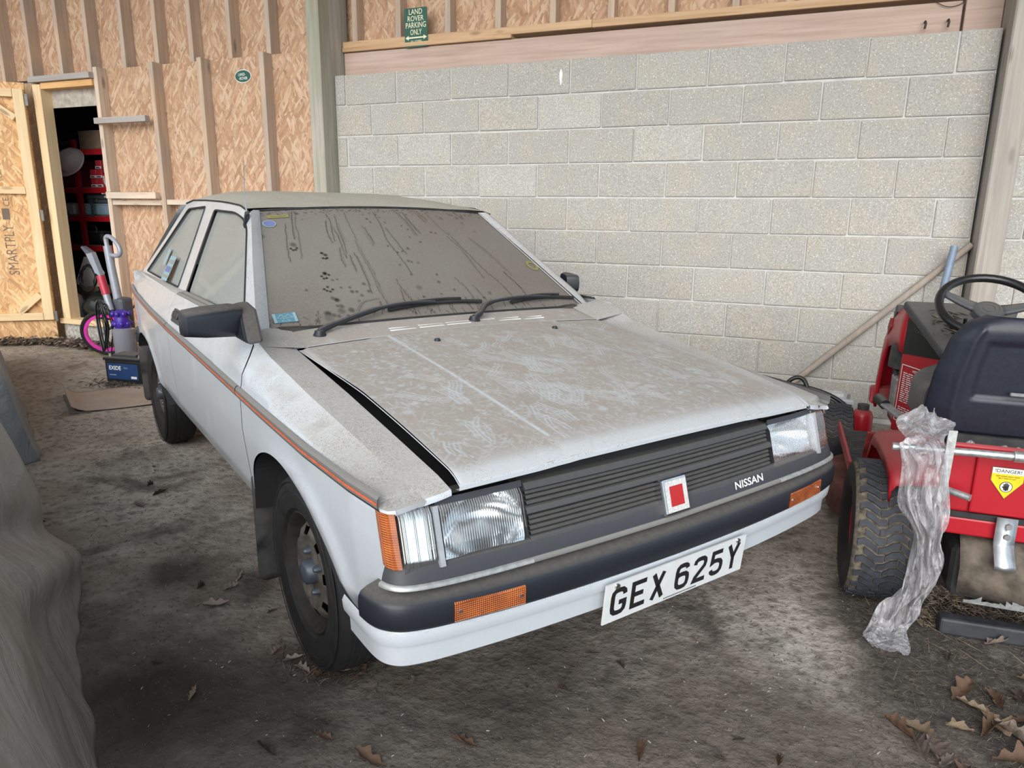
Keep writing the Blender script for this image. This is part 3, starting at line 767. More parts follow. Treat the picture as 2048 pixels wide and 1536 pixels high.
    # side moulding: three lengths, each a grey strip with a pinstripe
    for x0, x1 in ((.575, -.392), (-.398, -1.598), (-1.604, -2.95)):
        xs_ = np.linspace(x0, x1, 24)
        sect = [(-.0005, -.017), (.006, -.015), (.010, -.010), (.010, .010), (.006, .016), (-.0005, .018)]
        mo = MB().grid([[(x, s * (ys(x, zm(x)) + d + arch_flare(x, zm(x))), zm(x) + h) for d, h in sect] for x in xs_]).build('side_moulding', M['strip_grey'], CAR, 30)
        MB().grid([[(x, s * (ys(x, zm(x)) + .0112), zm(x) + h) for h in (-.0035, .003)] for x in xs_]).build('pinstripe', M['strip_red'], mo)
        MB().grid([[(x, s * (ys(x, zm(x)) + d), zm(x) + h) for d, h in ((.004, -.0185), (.0108, -.009))] for x in xs_]).build('edge_strip', M['rubber'], mo)
    # door handle: recessed plate with a flap
    hx, hzz = -1.43, .832
    hd = MB().box((hx, s * (ys(hx, hzz) + .002), hzz), (.155, .008, .058), rotm('X', s * 22)).build('door_handle', M['trim_grey'], door); bevel(hd, .006, 2)
    fp = MB().box((hx + .01, s * (ys(hx, hzz) + .008), hzz + .008), (.10, .012, .028), rotm('X', s * 22)).build('flap', M['trim_black'], hd); bevel(fp, .004, 2)
    # mirror: foot on the door and a tapered housing
    fx = -.45 if s > 0 else 0.0          # the nearside mirror is folded back
    ft = MB().prism([(-.22, .768, .905), (-.40, .768, .905), (-.50, .752, .965), (-.46, .745, 1.0), (-.36, .745, .985)], (0, 0, 0), (0, .05, -.005))
    ft.v = [Vector((v.x + fx, s * (v.y - (.02 if s > 0 else 0)), v.z)) for v in ft.v]
    ft = ft.build('mirror_foot', M['trim_black'], CAR); bevel(ft, .012, 2)
    ms = []
    for (y, xc, z0, z1, dx) in ((.795, -.375, .900, 1.000, .026), (.82, -.372, .898, 1.004, .040), (.90, -.365, .903, 1.000, .046), (.952, -.360, .910, .994, .042), (.962, -.360, .918, .986, .030)):
        ring = []
        for x, z in rounded([(xc + dx, z0 + .012), (xc + dx, z1 - .01), (xc - dx, z1), (xc - dx, z0)], .02, 3): ring.append((x + fx, s * (y if s < 0 else min(y, .845)), z))
        ms.append(ring)
    k = len(ms[0]); mm = MB().grid(ms, True); mm.f += [tuple(range(k)), tuple(range(4 * k, 5 * k))]
    mh = mm.build('wing_mirror', M['trim_black'], CAR, 50)
    MB().box((-.409 + fx, s * (.88 if s < 0 else .83), .951), (.004, .13 if s < 0 else .05, .075)).build('mirror_glass', M['chrome'], mh)
inner_o = inner.build('inner_lining', M['black_hole'], CAR)

# bonnet, with the dust and the marks in it carried by a vertex attribute
def hood_x(y, t):
    xr = -.357; xf = .600 + .022 * (1 - (y / .63) ** 2)
    return lerp(xr, xf, t)
def creases(x, y):
    """pressed feature lines of the bonnet"""
    q = 0.0
    for yl in (-.325, .39):
        q = q + 0.0035 / (1 + np.exp((abs(y) - abs(yl)) / .004)) * 0.5
    return q
nx, ny = 236, 318
T = np.linspace(0, 1, nx); YY = np.linspace(-.615, .615, ny)
gy, gt = np.meshgrid(YY, T)
gy = gy * np.where(gy < 0, 1.022 - .028 * np.clip(gt * 2.2, 0, 1) - .016 * np.sin(PI * np.clip(gt, 0, 1)), 1.027)
gx = -.357 + (.600 + .022 * (1 - (gy / .63) ** 2) + .357) * gt
gz = zh(gx, gy) + creases(gx, gy)
edge = np.clip((gt - .955) / .045, 0, 1)
gz = gz - .010 * edge ** 2 + .013 * np.clip(gt, 0, 1)
side = np.clip((np.abs(gy) - .601) / .014, 0, 1); gz = gz - .004 * side ** 2
class Dust:
    """paints marks into a dust map laid over a metric grid"""
    def __init__(s, X, Y, base): s.X = X; s.Y = Y; s.D = np.full(X.shape, base)
    def win(s, x0, x1, y0, y1):
        return (s.X > x0) & (s.X < x1) & (s.Y > y0) & (s.Y < y1)
    def line(s, pts, w, val, soft=0.35, fade=False):
        for (a, b) in zip(pts[:-1], pts[1:]):
            w2 = w * 2
            k = s.win(min(a[0], b[0]) - w2, max(a[0], b[0]) + w2, min(a[1], b[1]) - w2, max(a[1], b[1]) + w2)
            if not k.any(): continue
            px = s.X[k] - a[0]; py = s.Y[k] - a[1]; dx, dy = b[0] - a[0], b[1] - a[1]; L = dx * dx + dy * dy + 1e-12
            t = np.clip((px * dx + py * dy) / L, 0, 1); d = np.hypot(px - t * dx, py - t * dy)
            f = np.clip((w - d) / (w * soft + 1e-9), 0, 1)
            s.D[k] = s.D[k] * (1 - f) + val * f
    def spot(s, c, r, val, soft=0.6, asp=1.0):
        k = s.win(c[0] - r * 1.3, c[0] + r * 1.3, c[1] - r * 1.3 * asp, c[1] + r * 1.3 * asp)
        d = np.hypot(s.X[k] - c[0], (s.Y[k] - c[1]) / asp)
        f = np.clip((r - d) / (r * soft), 0, 1); s.D[k] = s.D[k] * (1 - f) + val * f
R = random.Random(21)
H = Dust(gx, gy, 0.97)
H.D *= 1 - .30 * np.clip((gt - .90) / .08, 0, 1) * np.clip(1.25 - gt * .2, 0, 1)
H.D *= 1 - .55 * np.clip((gt - .945) / .03, 0, 1)
H.D *= 1 - .35 * np.clip((np.abs(gy) - .59) / .03, 0, 1)
for yl, w, v in ((-.325, .0065, .0), (.39, .0025, .45)):
    pts = [(x, yl + (.012 * math.sin(x * 4) if yl > 0 else 0)) for x in np.linspace(-.355, .53, 24)]
    H.line(pts, w, v, .8)
clusters = [(.05, -.12), (.12, -.02), (.0, -.16), (.2, -.2), (.25, -.12), (.3, -.22), (-.05, .2), (-.1, .28), (.1, .3), (.38, -.3), (.42, -.2), (.35, -.05), (-.15, .05), (.05, .1), (.3, .25), (.45, .1), (.2, -.45), (.4, -.5), (-.2, -.1), (-.25, .4), (.1, .5), (.3, .5)]
for i in range(95):
    c = clusters[i % len(clusters)] if i < 70 else (R.uniform(-.33, .5), R.uniform(-.58, .58))
    cx, cy = c[0] + R.gauss(0, .05), c[1] + R.gauss(0, .06)
    an = R.gauss(0.15, .5); L = R.uniform(.04, .15); k = R.randint(2, 4); bend = R.uniform(-.5, .5)
    for j in range(k):
        ox, oy = -math.sin(an) * j * .011, math.cos(an) * j * .011
        pts = [(cx + ox + math.cos(an + bend * t) * L * (t - .5), cy + oy + math.sin(an + bend * t) * L * (t - .5)) for t in np.linspace(0, 1, 5)]
        H.line(pts, R.uniform(.0024, .0034), R.uniform(.12, .5), .6)
for i in range(2600):
    cx, cy = R.uniform(-.35, .58), R.uniform(-.62, .62); an = R.gauss(.3, .9); L = R.uniform(.008, .038)
    H.line([(cx, cy), (cx + math.cos(an) * L, cy + math.sin(an) * L)], R.uniform(.0021, .0029), R.uniform(.35, .75), .7)
spots = [(-.2, -.5), (-.1, -.45), (-.05, -.5), (.0, -.42), (-.28, -.2), (.42, .05), (.45, .1), (.4, .2), (.35, .12), (.48, .0), (.3, .35), (.25, .42), (.35, .4), (.1, -.55), (.2, -.52)]
for i in range(150):
    c = spots[i % len(spots)] if i < 105 else (R.uniform(-.33, .55), R.uniform(-.6, .6))
    p = (c[0] + R.gauss(0, .05), c[1] + R.gauss(0, .05)); r = R.uniform(.006, .017)
    H.spot(p, r, R.uniform(.18, .5), .8); H.spot(p, r * .4, R.uniform(.5, .8), .8)
hv = np.stack([gx, gy, gz], -1).reshape(-1, 3)
idx = np.arange(nx * ny).reshape(nx, ny)
hf = np.stack([idx[:-1, :-1], idx[1:, :-1], idx[1:, 1:], idx[:-1, 1:]], -1).reshape(-1, 4)
def npmesh(name, v, f, m, parent, dust=None, smooth=True):
    me = bpy.data.meshes.new(name)
    me.vertices.add(len(v)); me.vertices.foreach_set('co', np.asarray(v, np.float32).ravel())
    me.loops.add(f.size); me.loops.foreach_set('vertex_index', f.astype(np.int32).ravel())
    me.polygons.add(len(f)); me.polygons.foreach_set('loop_start', np.arange(0, f.size, f.shape[1], dtype=np.int32))
    me.update(calc_edges=True); me.validate()
    me.polygons.foreach_set('use_smooth', [smooth] * len(me.polygons))
    if dust is not None:
        a = me.attributes.new('dust', 'FLOAT', 'POINT'); a.data.foreach_set('value', np.asarray(dust, np.float32).ravel())
    me.materials.append(m)
    return link(bpy.data.objects.new(name, me), parent)
hood = npmesh('bonnet', hv, hf, M['paint_top'], CAR, H.D)
# folded front and side edges of the bonnet
lip = MB()
lip.grid([[(hood_x(y, 1) + d, y, float(zh(hood_x(y, 1), y) + creases(0, y)) + .003 - h) for d, h in ((0, 0), (.004, .004), (.004, .013), (-.012, .015))] for y in np.linspace(-.615, .615, 40)])
for s in (-1, 1):
    lip.grid([[(hood_x(.615, t), s * (.615 * ((1.022 - .028 * min(1, t * 2.2) - .016 * math.sin(PI * t)) if s < 0 else 1.027) + d), float(zh(hood_x(.615, t), .615)) - .004 + .013 * t - .010 * max(0, (t - .955) / .045) ** 2 - h) for d, h in ((0, 0), (.001, .002), (-.004, .007))] for t in np.linspace(0, 1, 40)])
lip.build('bonnet_edge', M['paint'], hood, 40)
# scuttle panel behind the bonnet
cv = []; nxx, nyy = 40, 130
for i in range(nxx):
    for j in range(nyy):
        y = -.684 + 1.368 * j / (nyy - 1); t = i / (nxx - 1)
        x = lerp(-.363, -.585 + .036 * (1 - (y / .67) ** 2), t)
        cv.append((x, y, float(zh(x, y)) + .008 * t - .10 * max(0, -.548 - x)))
cv = np.array(cv); idx = np.arange(nxx * nyy).reshape(nxx, nyy)
cf = np.stack([idx[:-1, :-1], idx[:-1, 1:], idx[1:, 1:], idx[1:, :-1]], -1).reshape(-1, 4)
CD = Dust(cv[:, 0], cv[:, 1], .95)
for i in range(50):
    CD.spot((R.uniform(-.52, -.37), R.uniform(-.62, .62)), R.uniform(.01, .02), R.uniform(.5, .8), .8)
CD.line([(-.3645, -.655), (-.3645, .655)], .006, .15, .6)
scut = npmesh('scuttle_panel', cv, cf, M['paint_top'], CAR, CD.D)
vents = MB()
for k, xx in enumerate((-.405, -.427)):
    for j in range(6):
        y0 = -.295 + j * .112 + k * .004
        if 2.6 < j + k * .2 < 3.1: continue
        vents.box((xx, y0 + .05, float(zh(xx, y0 + .05)) + .0015), (.0055, .098, .003))
vents.build('air_vent', M['white'], scut, 0); scut.children[0]['kind'] = 'stuff'
for (x, y) in ((-.238, -.203), (-.25, .30)):
    z0 = float(zh(x, y))
    nz = MB().lathe([(.0, .014), (.008, .013), (.011, .006), (.013, 0)], 12, rotm('Y', -10), (x, y, z0)).build('washer_nozzle', M['trim_black'], hood, 40)

# windscreen
WS_STREAK = [[[-0.744,0.974],[-0.761,0.861],[-0.77,0.713]],[[-0.715,0.968],[-0.741,0.824],[-0.733,0.762],[-0.749,0.538]],[[-0.811,0.856],[-0.819,0.76],[-0.827,0.626],[-0.823,0.517]],[[-0.483,0.939],[-0.47,0.809],[-0.457,0.719],[-0.463,0.599],[-0.459,0.519]],[[-0.419,0.918],[-0.434,0.789],[-0.434,0.666],[-0.451,0.556]],[[-0.33,0.953],[-0.336,0.804],[-0.335,0.678],[-0.337,0.549],[-0.327,0.375],[-0.337,0.219],[-0.323,0.062]],[[-0.348,0.679],[-0.353,0.558],[-0.345,0.409],[-0.348,0.236],[-0.328,0.077]],[[-0.481,0.612],[-0.495,0.525],[-0.492,0.444]],[[-0.433,0.542],[-0.433,0.399]],[[-0.398,0.561],[-0.391,0.469],[-0.39,0.332],[-0.398,0.217]],[[-0.245,0.811],[-0.234,0.719],[-0.234,0.621]],[[-0.227,0.801],[-0.22,0.638]],[[-0.085,0.952],[-0.083,0.818],[-0.108,0.68],[-0.093,0.537],[-0.079,0.351]],[[-0.059,0.789],[-0.045,0.66],[-0.025,0.535]],[[0.133,0.955],[0.157,0.847],[0.161,0.714]],[[0.177,0.956],[0.188,0.819],[0.197,0.733]],[[-0.503,0.874],[-0.525,0.767],[-0.515,0.661]],[[-0.469,0.901],[-0.494,0.677]],[[-0.202,0.318],[-0.223,0.171],[-0.243,0.068]],[[-0.209,0.287],[-0.194,0.184],[-0.182,0.091]],[[0.302,0.961],[0.328,0.851]],[[-0.374,0.148],[-0.372,0.074]],[[-0.517,0.084],[-0.466,0.15],[-0.372,0.17]],[[0.417,0.707],[0.44,0.565],[0.425,0.4],[0.421,0.294]],[[0.451,0.708],[0.467,0.537],[0.48,0.372],[0.512,0.238],[0.509,0.075]],[[0.611,0.693],[0.649,0.578],[0.668,0.444],[0.669,0.314]],[[0.629,0.352],[0.64,0.189],[0.614,0.068]],[[0.203,0.311],[0.221,0.209],[0.215,0.095],[0.196,0.025]],[[0.225,0.259],[0.227,0.094],[0.21,0.016]],[[0.29,0.23],[0.302,0.097],[0.294,0.017]],[[0.17,0.139],[0.16,0.029]],[[0.406,0.965],[0.414,0.815],[0.442,0.718]],[[0.321,0.971],[0.353,0.872]]]
WS_BLOB = [[-0.785,0.664,0.0106,0.5],[-0.806,0.631,0.0024,1],[-0.793,0.616,0.0027,1],[-0.776,0.617,0.0027,1],[-0.767,0.633,0.0021,1],[-0.614,0.575,0.0058,1],[-0.594,0.557,0.0069,0.8],[-0.616,0.53,0.0027,1],[-0.599,0.525,0.0032,1],[-0.588,0.53,0.0024,1],[-0.635,0.401,0.0074,1],[-0.659,0.38,0.0027,1],[-0.649,0.36,0.0032,1],[-0.632,0.362,0.0027,1],[-0.613,0.387,0.0037,1],[-0.643,0.291,0.0048,0.8],[-0.666,0.275,0.0027,1],[-0.653,0.262,0.0029,1],[-0.635,0.253,0.0029,1],[-0.618,0.268,0.0024,1],[-0.767,0.279,0.0053,0.5],[-0.601,0.343,0.0048,0.5],[-0.572,0.347,0.0042,0.5],[-0.567,0.278,0.0048,0.5],[-0.515,0.274,0.0053,0.5],[-0.423,0.295,0.0066,0.5],[-0.511,0.24,0.0066,0.6],[-0.484,0.237,0.0053,0.6],[-0.463,0.205,0.0058,0.5],[-0.412,0.234,0.0058,0.6],[-0.633,0.201,0.0069,0.5],[-0.614,0.185,0.0085,0.8],[-0.6,0.133,0.009,0.5],[-0.622,0.139,0.0053,0.5],[-0.608,0.099,0.0117,0.4],[-0.552,0.099,0.0101,0.55],[-0.683,0.087,0.0111,0.7],[-0.654,0.073,0.0074,0.5],[-0.629,0.063,0.0066,0.5],[-0.578,0.056,0.0074,0.5],[-0.543,0.053,0.008,0.5],[-0.744,0.044,0.0074,0.5],[-0.784,0.003,0.0106,0.5],[-0.684,0.056,0.0133,0.3],[-0.492,0.164,0.0053,0.4],[-0.17,0.884,0.0048,0.6],[-0.155,0.851,0.0037,0.6],[-0.057,0.898,0.0048,0.4],[-0.037,0.846,0.0048,0.4],[0.087,0.813,0.0032,0.5],[0.12,0.775,0.0048,0.5],[0.088,0.697,0.0027,0.5],[0.147,0.648,0.0032,0.6],[-0.129,0.615,0.0034,0.6],[-0.086,0.553,0.0048,0.6],[-0.046,0.562,0.0037,0.6],[0.011,0.587,0.0066,0.5],[-0.048,0.471,0.0058,0.5],[-0.029,0.462,0.0037,0.6],[-0.124,0.44,0.0053,0.4],[0.014,0.451,0.0053,0.4],[-0.088,0.351,0.004,0.6],[-0.09,0.238,0.0106,0.3],[-0.094,0.16,0.0034,0.6],[-0.984,0.757,0.0106,0.35],[0.739,0.924,0.0105,0.35],[0.683,0.92,0.009,0.3],[0.512,0.904,0.009,0.3],[0.302,0.748,0.0054,0.5],[0.337,0.739,0.0039,0.6],[0.091,0.341,0.0036,0.7],[0.067,0.276,0.0054,0.6],[0.136,0.202,0.0054,0.5],[-0.096,0.16,0.0045,0.6],[0.055,0.136,0.0042,0.6],[0.029,0.173,0.0054,0.4],[0.366,0.159,0.0075,0.4],[0.299,0.122,0.006,0.6],[0.297,0.069,0.0075,0.4],[0.683,0.858,0.009,0.2],[0.449,0.737,0.0075,0.25],[0.732,0.769,0.006,0.2]]
nu, nv = 330, 190
U, V = np.meshgrid(np.linspace(-1, 1, nu), np.linspace(0, 1, nv))
k_ = 1 - U * U
bx, by, bz = -.535 + .035 * k_, U * .676, .882 + .014 * k_
tx, ty, tz = -1.13 + .012 * k_, U * .514, 1.268 + .019 * k_
WX, WY, WZ = bx + (tx - bx) * V, by + (ty - by) * V, bz + (tz - bz) * V
def uv2m(u, v): return (u * lerp(.676, .514, v), v * .71)
WD = Dust(WY, V * .71, 0.985)
for pl in WS_STREAK:
    m_ = [uv2m(*p) for p in pl]
    pts = [(p.x, p.y) for p in catmull([(a, b, 0) for a, b in m_], 5)]
    pts = [(x + R.gauss(0, .0008), y) for x, y in pts]
    WD.line(pts, .012, R.uniform(.92, .97), 1.0)
    for q in range(R.randint(0, 2)):
        o_ = R.uniform(-.012, .012); i0 = R.randint(0, max(0, len(pts) // 3)); i1 = len(pts) - R.randint(0, len(pts) // 3)
        WD.line([(x + o_, y) for x, y in pts[i0:i1]], R.uniform(.0024, .003), R.uniform(.55, .75), .8)
    WD.line(pts, R.uniform(.0024, .0033), R.uniform(.30, .55), .7)
for u, v, r, kx in WS_BLOB:
    WD.spot(uv2m(u, v), max(r * 1.5, .0065), max(.03, .98 - 1.0 * kx), .55, 1.2)
for i in range(260):
    u = R.uniform(-.98, .98); v = 1 - abs(R.gauss(0, .035))
    WD.spot(uv2m(u, v), R.uniform(.003, .008), R.uniform(.3, .7), .8)
for i in range(60):
    u = R.uniform(-.98, .98); v = abs(R.gauss(0, .05))
    p = uv2m(u, v); WD.line([p, (p[0] + R.uniform(-.01, .01), p[1] + R.uniform(.01, .04))], .0025, R.uniform(.3, .6), .6)
iv = np.arange(nu * nv).reshape(nv, nu)
wf = np.stack([iv[:-1, :-1], iv[:-1, 1:], iv[1:, 1:], iv[1:, :-1]], -1).reshape(-1, 4)
screen = npmesh('windscreen', np.stack([WX, WY, WZ], -1).reshape(-1, 3), wf, M['screen'], CAR, WD.D)
bord = [ws(u, 0) for u in np.linspace(-1, 1, 24)] + [ws(1, v) for v in np.linspace(.05, 1, 14)] + [ws(u, 1) for u in np.linspace(.95, -1, 24)] + [ws(-1, v) for v in np.linspace(.95, .05, 14)]
MB().tube([p + Vector((.001, 0, .001)) for p in bord], .0055, 6, closed=True).build('seal', M['rubber'], screen, 60)
def wsframe(u, v, off=.003):
    p = ws(u, v); a = ws(u + .01, v) - p; b = ws(u, v + .01) - p; nrm = a.cross(b).normalized()
    return p + nrm * off, a.normalized(), b.normalized(), nrm
n = N('blue_test_sticker', 0.5); n.col((0.10, 0.24, 0.32)); M['st_blue'] = n.m
n = N('pale_sticker_print', 0.5); n.col((0.26, 0.39, 0.43)); M['st_pale'] = n.m
n = N('yellow_sticker', 0.6); n.col((0.24, 0.22, 0.08)); M['st_yellow'] = n.m
n = N('violet_sticker', 0.6); n.col((0.15, 0.17, 0.34)); M['st_violet'] = n.m
p, a, b, c = wsframe(-.905, .083)
F4 = frame4(p, a, b)
def flat(name, poly, F, m, parent, h=0.0):
    return mesh(name, [F @ Vector((x, y, h)) for x, y in poly], [tuple(range(len(poly)))], m, parent)
st = flat('sticker', [(-.039, -.024), (.039, -.024), (.039, .024), (-.039, .024)], F4, M['st_blue'], screen)
tri = [[(-.026, -.001), (-.012, .016), (.002, -.001), (-.026, -.001)], [(-.002, -.001), (.012, .016), (.026, -.001), (-.002, -.001)], [(-.014, -.019), (0, -.001), (.014, -.019), (-.014, -.019)]]
sm = strokes(tri, .0028, .001); sm.v = [F4 @ v for v in sm.v]; sm.build('sticker_print', M['st_pale'], st)
for ux in (-.034, .034): flat('sticker_edge', [(ux - .005, -.024), (ux + .005, -.024), (ux + .005, .024), (ux - .005, .024)], F4, M['st_pale'], st, .0008)
p, a, b, c = wsframe(-.855, .93); F4 = frame4(p, a, b)
st = flat('sticker', rounded([(-.043, -.010), (.043, -.010), (.043, .010), (-.043, .010)], .010, 4), F4, M['st_yellow'], screen)
text('sticker_print', 'Autoglass', .009, .062, F4 @ Matrix.Translation((0, 0, .001)), M['ink_brown'], st)
p, a, b, c = wsframe(-.925, .865); F4 = frame4(p, a, b)
el = lambda rx, ry, k=20: [(rx * math.cos(2 * PI * i / k), ry * math.sin(2 * PI * i / k)) for i in range(k)]
st = flat('sticker', el(.026, .024), F4, M['st_pale'], screen); flat('sticker_centre', el(.022, .020), F4, M['st_violet'], st, .0008)
p, a, b, c = wsframe(.94, .41); F4 = frame4(p, a, b)
rr = [(.030 * math.cos(t), .036 * math.sin(t)) for t in np.linspace(0, 2 * PI, 24, endpoint=False)]
MBr = MB().grid([[F4 @ Vector((x * q, y * q, 0)) for q in (1, .55)] for x, y in rr + rr[:1]]).build('sticker', M['st_yellow'], screen)

# roof
P = []
ZC = ([-2.62, -2.45, -2.1, -1.7, -1.4, -1.2, -1.12], [1.300, 1.345, 1.370, 1.360, 1.336, 1.304, 1.286])
ZE = ([-2.55, -2.40, -2.326, -2.18, -1.9, -1.607, -1.43, -1.236, -1.12], [1.15, 1.25, 1.303, 1.318, 1.316, 1.309, 1.302, 1.291, 1.277])
for x in np.concatenate([np.linspace(-1.118, -1.3, 8), np.linspace(-1.36, -2.54, 22)]):
    ze = I(x, *ZE); ye = .722 - .45 * (ze - .905) + .002; zz = I(x, *ZC); row = []
    for q in np.linspace(-1, 1, 31):
        k = 1 - q * q
        xx = x + (.012 * k - .012) * max(0, 1 - (-1.118 - x) / .3)
        row.append((xx, q * ye, ze + (zz - ze) * (1 - abs(q) ** 4.5)))
    P.append(row)
MB().grid(P).build('roof', M['paint_roof'], CAR, 60)
# tailgate, rear panel, rear bumper, lamps
P = []
for t in np.linspace(0, 1, 16):
    x = lerp(-2.53, -3.01, t ** .95); z = lerp(1.322, .90, t); yy = lerp(.575, .735, t)
    P.append([(x + .03 * abs(q) ** 3, q * (yy - .03), z - .03 * abs(q) ** 3 * (1 - t)) for q in np.linspace(-1, 1, 17)])
tg = MB().grid(P).build('tailgate', M['paint'], CAR, 60)
MB().grid([[(p[0] - .006, p[1] * .86, p[2] + .006) for p in row[1:-1]] for row in P[2:13]]).build('rear_window', M['side_glass'], tg, 60)
MB().grid([[(-3.0 + .05 * abs(q) ** 4, q * .755, z) for q in np.linspace(-1, 1, 17)] for z in (.915, .80, .60, .42)]).build('rear_panel', M['paint'], CAR, 60)
for s in (-1, 1):
    o = MB().box((-2.972, s * .70, .69), (.07, .13, .15)).build('tail_light', M['tail'], CAR); bevel(o, .01, 2)
o = MB().box((-3.02, 0, .52), (.13, 1.55, .105)).build('rear_bumper', M['trim_black'], CAR); bevel(o, .03, 3)

# front bumper, swept round the corners
half = [(.40, -.822), (.50, -.822), (.56, -.818), (.600, -.803), (.628, -.772), (.643, -.725), (.653, -.655), (.667, -.484), (.677, -.25), (.681, 0)]
path = [(p.x, p.y) for p in catmull([(a, b, 0) for a, b in half], 4)]
path = path + [(x, -y) for x, y in path[-2::-1]]
def sweep(path, prof, mb=None, zf=None):
    mb = mb or MB(); P = []
    for i, (x, y) in enumerate(path):
        a = path[max(i - 1, 0)]; b = path[min(i + 1, len(path) - 1)]
        tx_, ty_ = b[0] - a[0], b[1] - a[1]; L = math.hypot(tx_, ty_); nx_, ny_ = ty_ / L, -tx_ / L
        P.append([(x + nx_ * d, y + ny_ * d, z + (zf(x, y) if zf else 0)) for d, z in prof])
    return mb.grid(P)
bz = lambda x, y: .016 * min(1, (abs(y) / .80)) ** 3
bpath = [p for p in path if p[0] > .52]
bp = sweep(bpath, [(-.07, .500), (-.020, .488), (-.006, .481), (0, .470), (.001, .447), (-.001, .424), (-.009, .413), (-.06, .409)], None, bz)
m_ = 8
nrow = len(bp.v) // m_
bp.f += [tuple(range(m_)), tuple(range((nrow - 1) * m_ + m_ - 1, (nrow - 1) * m_ - 1, -1))]
bumper = bp.build('front_bumper', M['trim_black'], CAR, 45)
vp = [p for p in path if p[0] > .405]
sweep(vp, [(-.014, .420), (-.008, .408), (-.010, .388), (-.012, .380), (-.024, .374), (-.026, .326), (-.038, .316), (-.09, .320)], None, lambda x, y: .012 * min(1, abs(y) / .8) ** 2).build('front_valance', M['paint'], CAR, 40)
# indicators set into the bumper
for s in (-1, 1):
    P = []
    for y in np.linspace(.484, .657, 8):
        x = I(y, [.484, .655], [.667, .653]) + .0035
        P.append([(x - .004, s * y, .420 + bz(0, y)), (x, s * y, .424 + bz(0, y)), (x, s * y, .464 + bz(0, y)), (x - .006, s * y, .470 + bz(0, y))])
    mi_ = MB().grid(P); mi_.f += [(0, 1, 2, 3), (28, 29, 30, 31)]
    ind = mi_.build('indicator_lamp', M['amber'], bumper, 30)
    for y in (.496, .645):
        MB().lathe([(.0, .003), (.004, .0025), (.0045, 0)], 8, AX['x'], (I(y, [.484, .655], [.667, .653]) + .003, s * y, .445 + bz(0, y))).build('screw', M['chrome'], ind, 40)
# nose: dark cavity, lamp units, grille
def xf(z): return .594 + .295 * (.673 - z)
cav = MB().grid([[(.52, y, z) for y in (-.64, .64)] for z in (.40, .66)]).grid([[(x, y, z) for y in (-.70, -.5, .5, .70)] for x, z in ((-.62, .80), (-.33, .77), (.05, .72), (.35, .675), (.52, .64))])
cav.build('nose_cavity', M['black_hole'], CAR)
xg = lambda y, z: xf(z) + .010 * (1 - (y / .44) ** 2)
gr = bpy.data.objects.new('grille', None); link(gr, CAR)
def bar(name, z0, z1, d, m, round_=.003, yw=.440, front=0.0):
    P = []
    for y in np.linspace(-yw, yw, 15):
        x0 = xg(y, z0) + front; x1 = xg(y, z1) + front
        P.append([(x1 - d, y, z1 - .001), (x1 - round_, y, z1), (x1, y, z1 - round_), (x0, y, z0 + round_), (x0 - round_, y, z0), (x0 - d, y, z0 + .001)])
    b = MB().grid(P); b.f += [(0, 1, 2, 3, 4, 5), tuple(range(14 * 6 + 5, 14 * 6 - 1, -1))]
    return b.build(name, m, gr, 35)
bar('grille_bar', .657, .675, .05, M['trim_grey'], .005)
for z in (.652, .641, .629): bar('slat', z - .0036, z + .0036, .035, M['slat'], .0015, .437, -.006)
bar('grille_bar', .607, .622, .04, M['trim_grey'], .004, .444, .003)
for z in (.597, .586, .574, .563): bar('slat', z - .0036, z + .0036, .035, M['slat'], .0015, .437, -.006)
MB().grid([[(xg(y, z) - .030, y, z) for y in np.linspace(-.44, .44, 5)] for z in (.515, .70)]).build('grille_backing', M['black_hole'], gr)
lp = bar('grille_panel', .521, .557, .03, M['trim_grey'], .004, .442, .001)
def gframe(y, z, off=.002):
    p = Vector((xg(y, z) + off, y, z)); b = (Vector((xg(y, z + .01), y, z + .01)) - Vector((xg(y, z), y, z))); a = Vector((xg(y + .01, z) - xg(y - .01, z), .02, 0))
    return frame4(p, a, b)
text('lettering', 'NISSAN', .022, .128, gframe(.314, .538, .0042), M['white'], lp, bold=.018)
bf = gframe(0.0, .565, .0)
bd = MB(); 
for (w_, h_, z0, z1) in ((.046, .047, -.01, .022),):
    bd.box((0, 0, (z0 + z1) / 2), (w_ * 2, h_ * 2, z1 - z0))
bd.v = [bf @ v for v in bd.v]; bdo = bd.build('badge', M['chrome'], gr); bevel(bdo, .006, 2)
flat('badge_face', [(-.039, -.040), (.039, -.040), (.039, .040), (-.039, .040)], bf, plain('pale_badge_face', (0.66, 0.64, 0.62), 0.35, 0.2, 0.25, 220), bdo, .0226)
flat('badge_centre', [(-.024, -.026), (.024, -.026), (.024, .026), (-.024, .026)], bf, M['badge_red'], bdo, .0232)
# panel under the lamps with a bright strip along its foot
half2 = [(.575, -.785), (.600, -.776), (.620, -.752), (.632, -.70), (.640, -.60), (.645, -.45), (.655, 0)]
p2 = [(p.x, p.y) for p in catmull([(a, b, 0) for a, b in half2], 4)]; p2 = p2 + [(x, -y) for x, y in p2[-2::-1]]
sp = sweep(p2, [(-.03, .552), (-.012, .548), (-.004, .530), (.002, .508), (-.03, .500)], None, bz).build('lamp_panel', M['trim_grey'], CAR, 40)
sweep([p for p in p2 if abs(p[1]) > .40 and p[1] < 0], [(.0008, .516), (.0078, .513), (.0088, .506), (.001, .502)], None, bz).build('bright_strip', M['dull_chrome'], sp, 60)
sweep([p for p in p2 if abs(p[1]) > .40 and p[1] > 0], [(.0008, .516), (.0078, .513), (.0088, .506), (.001, .502)], None, bz).build('bright_strip', M['dull_chrome'], sp, 60)
sweep([p for p in p2 if abs(p[1]) < .56], [(.000, .516), (.007, .513), (.008, .506), (.001, .502)], None, bz).build('strip', M['strip_grey'], sp, 60)
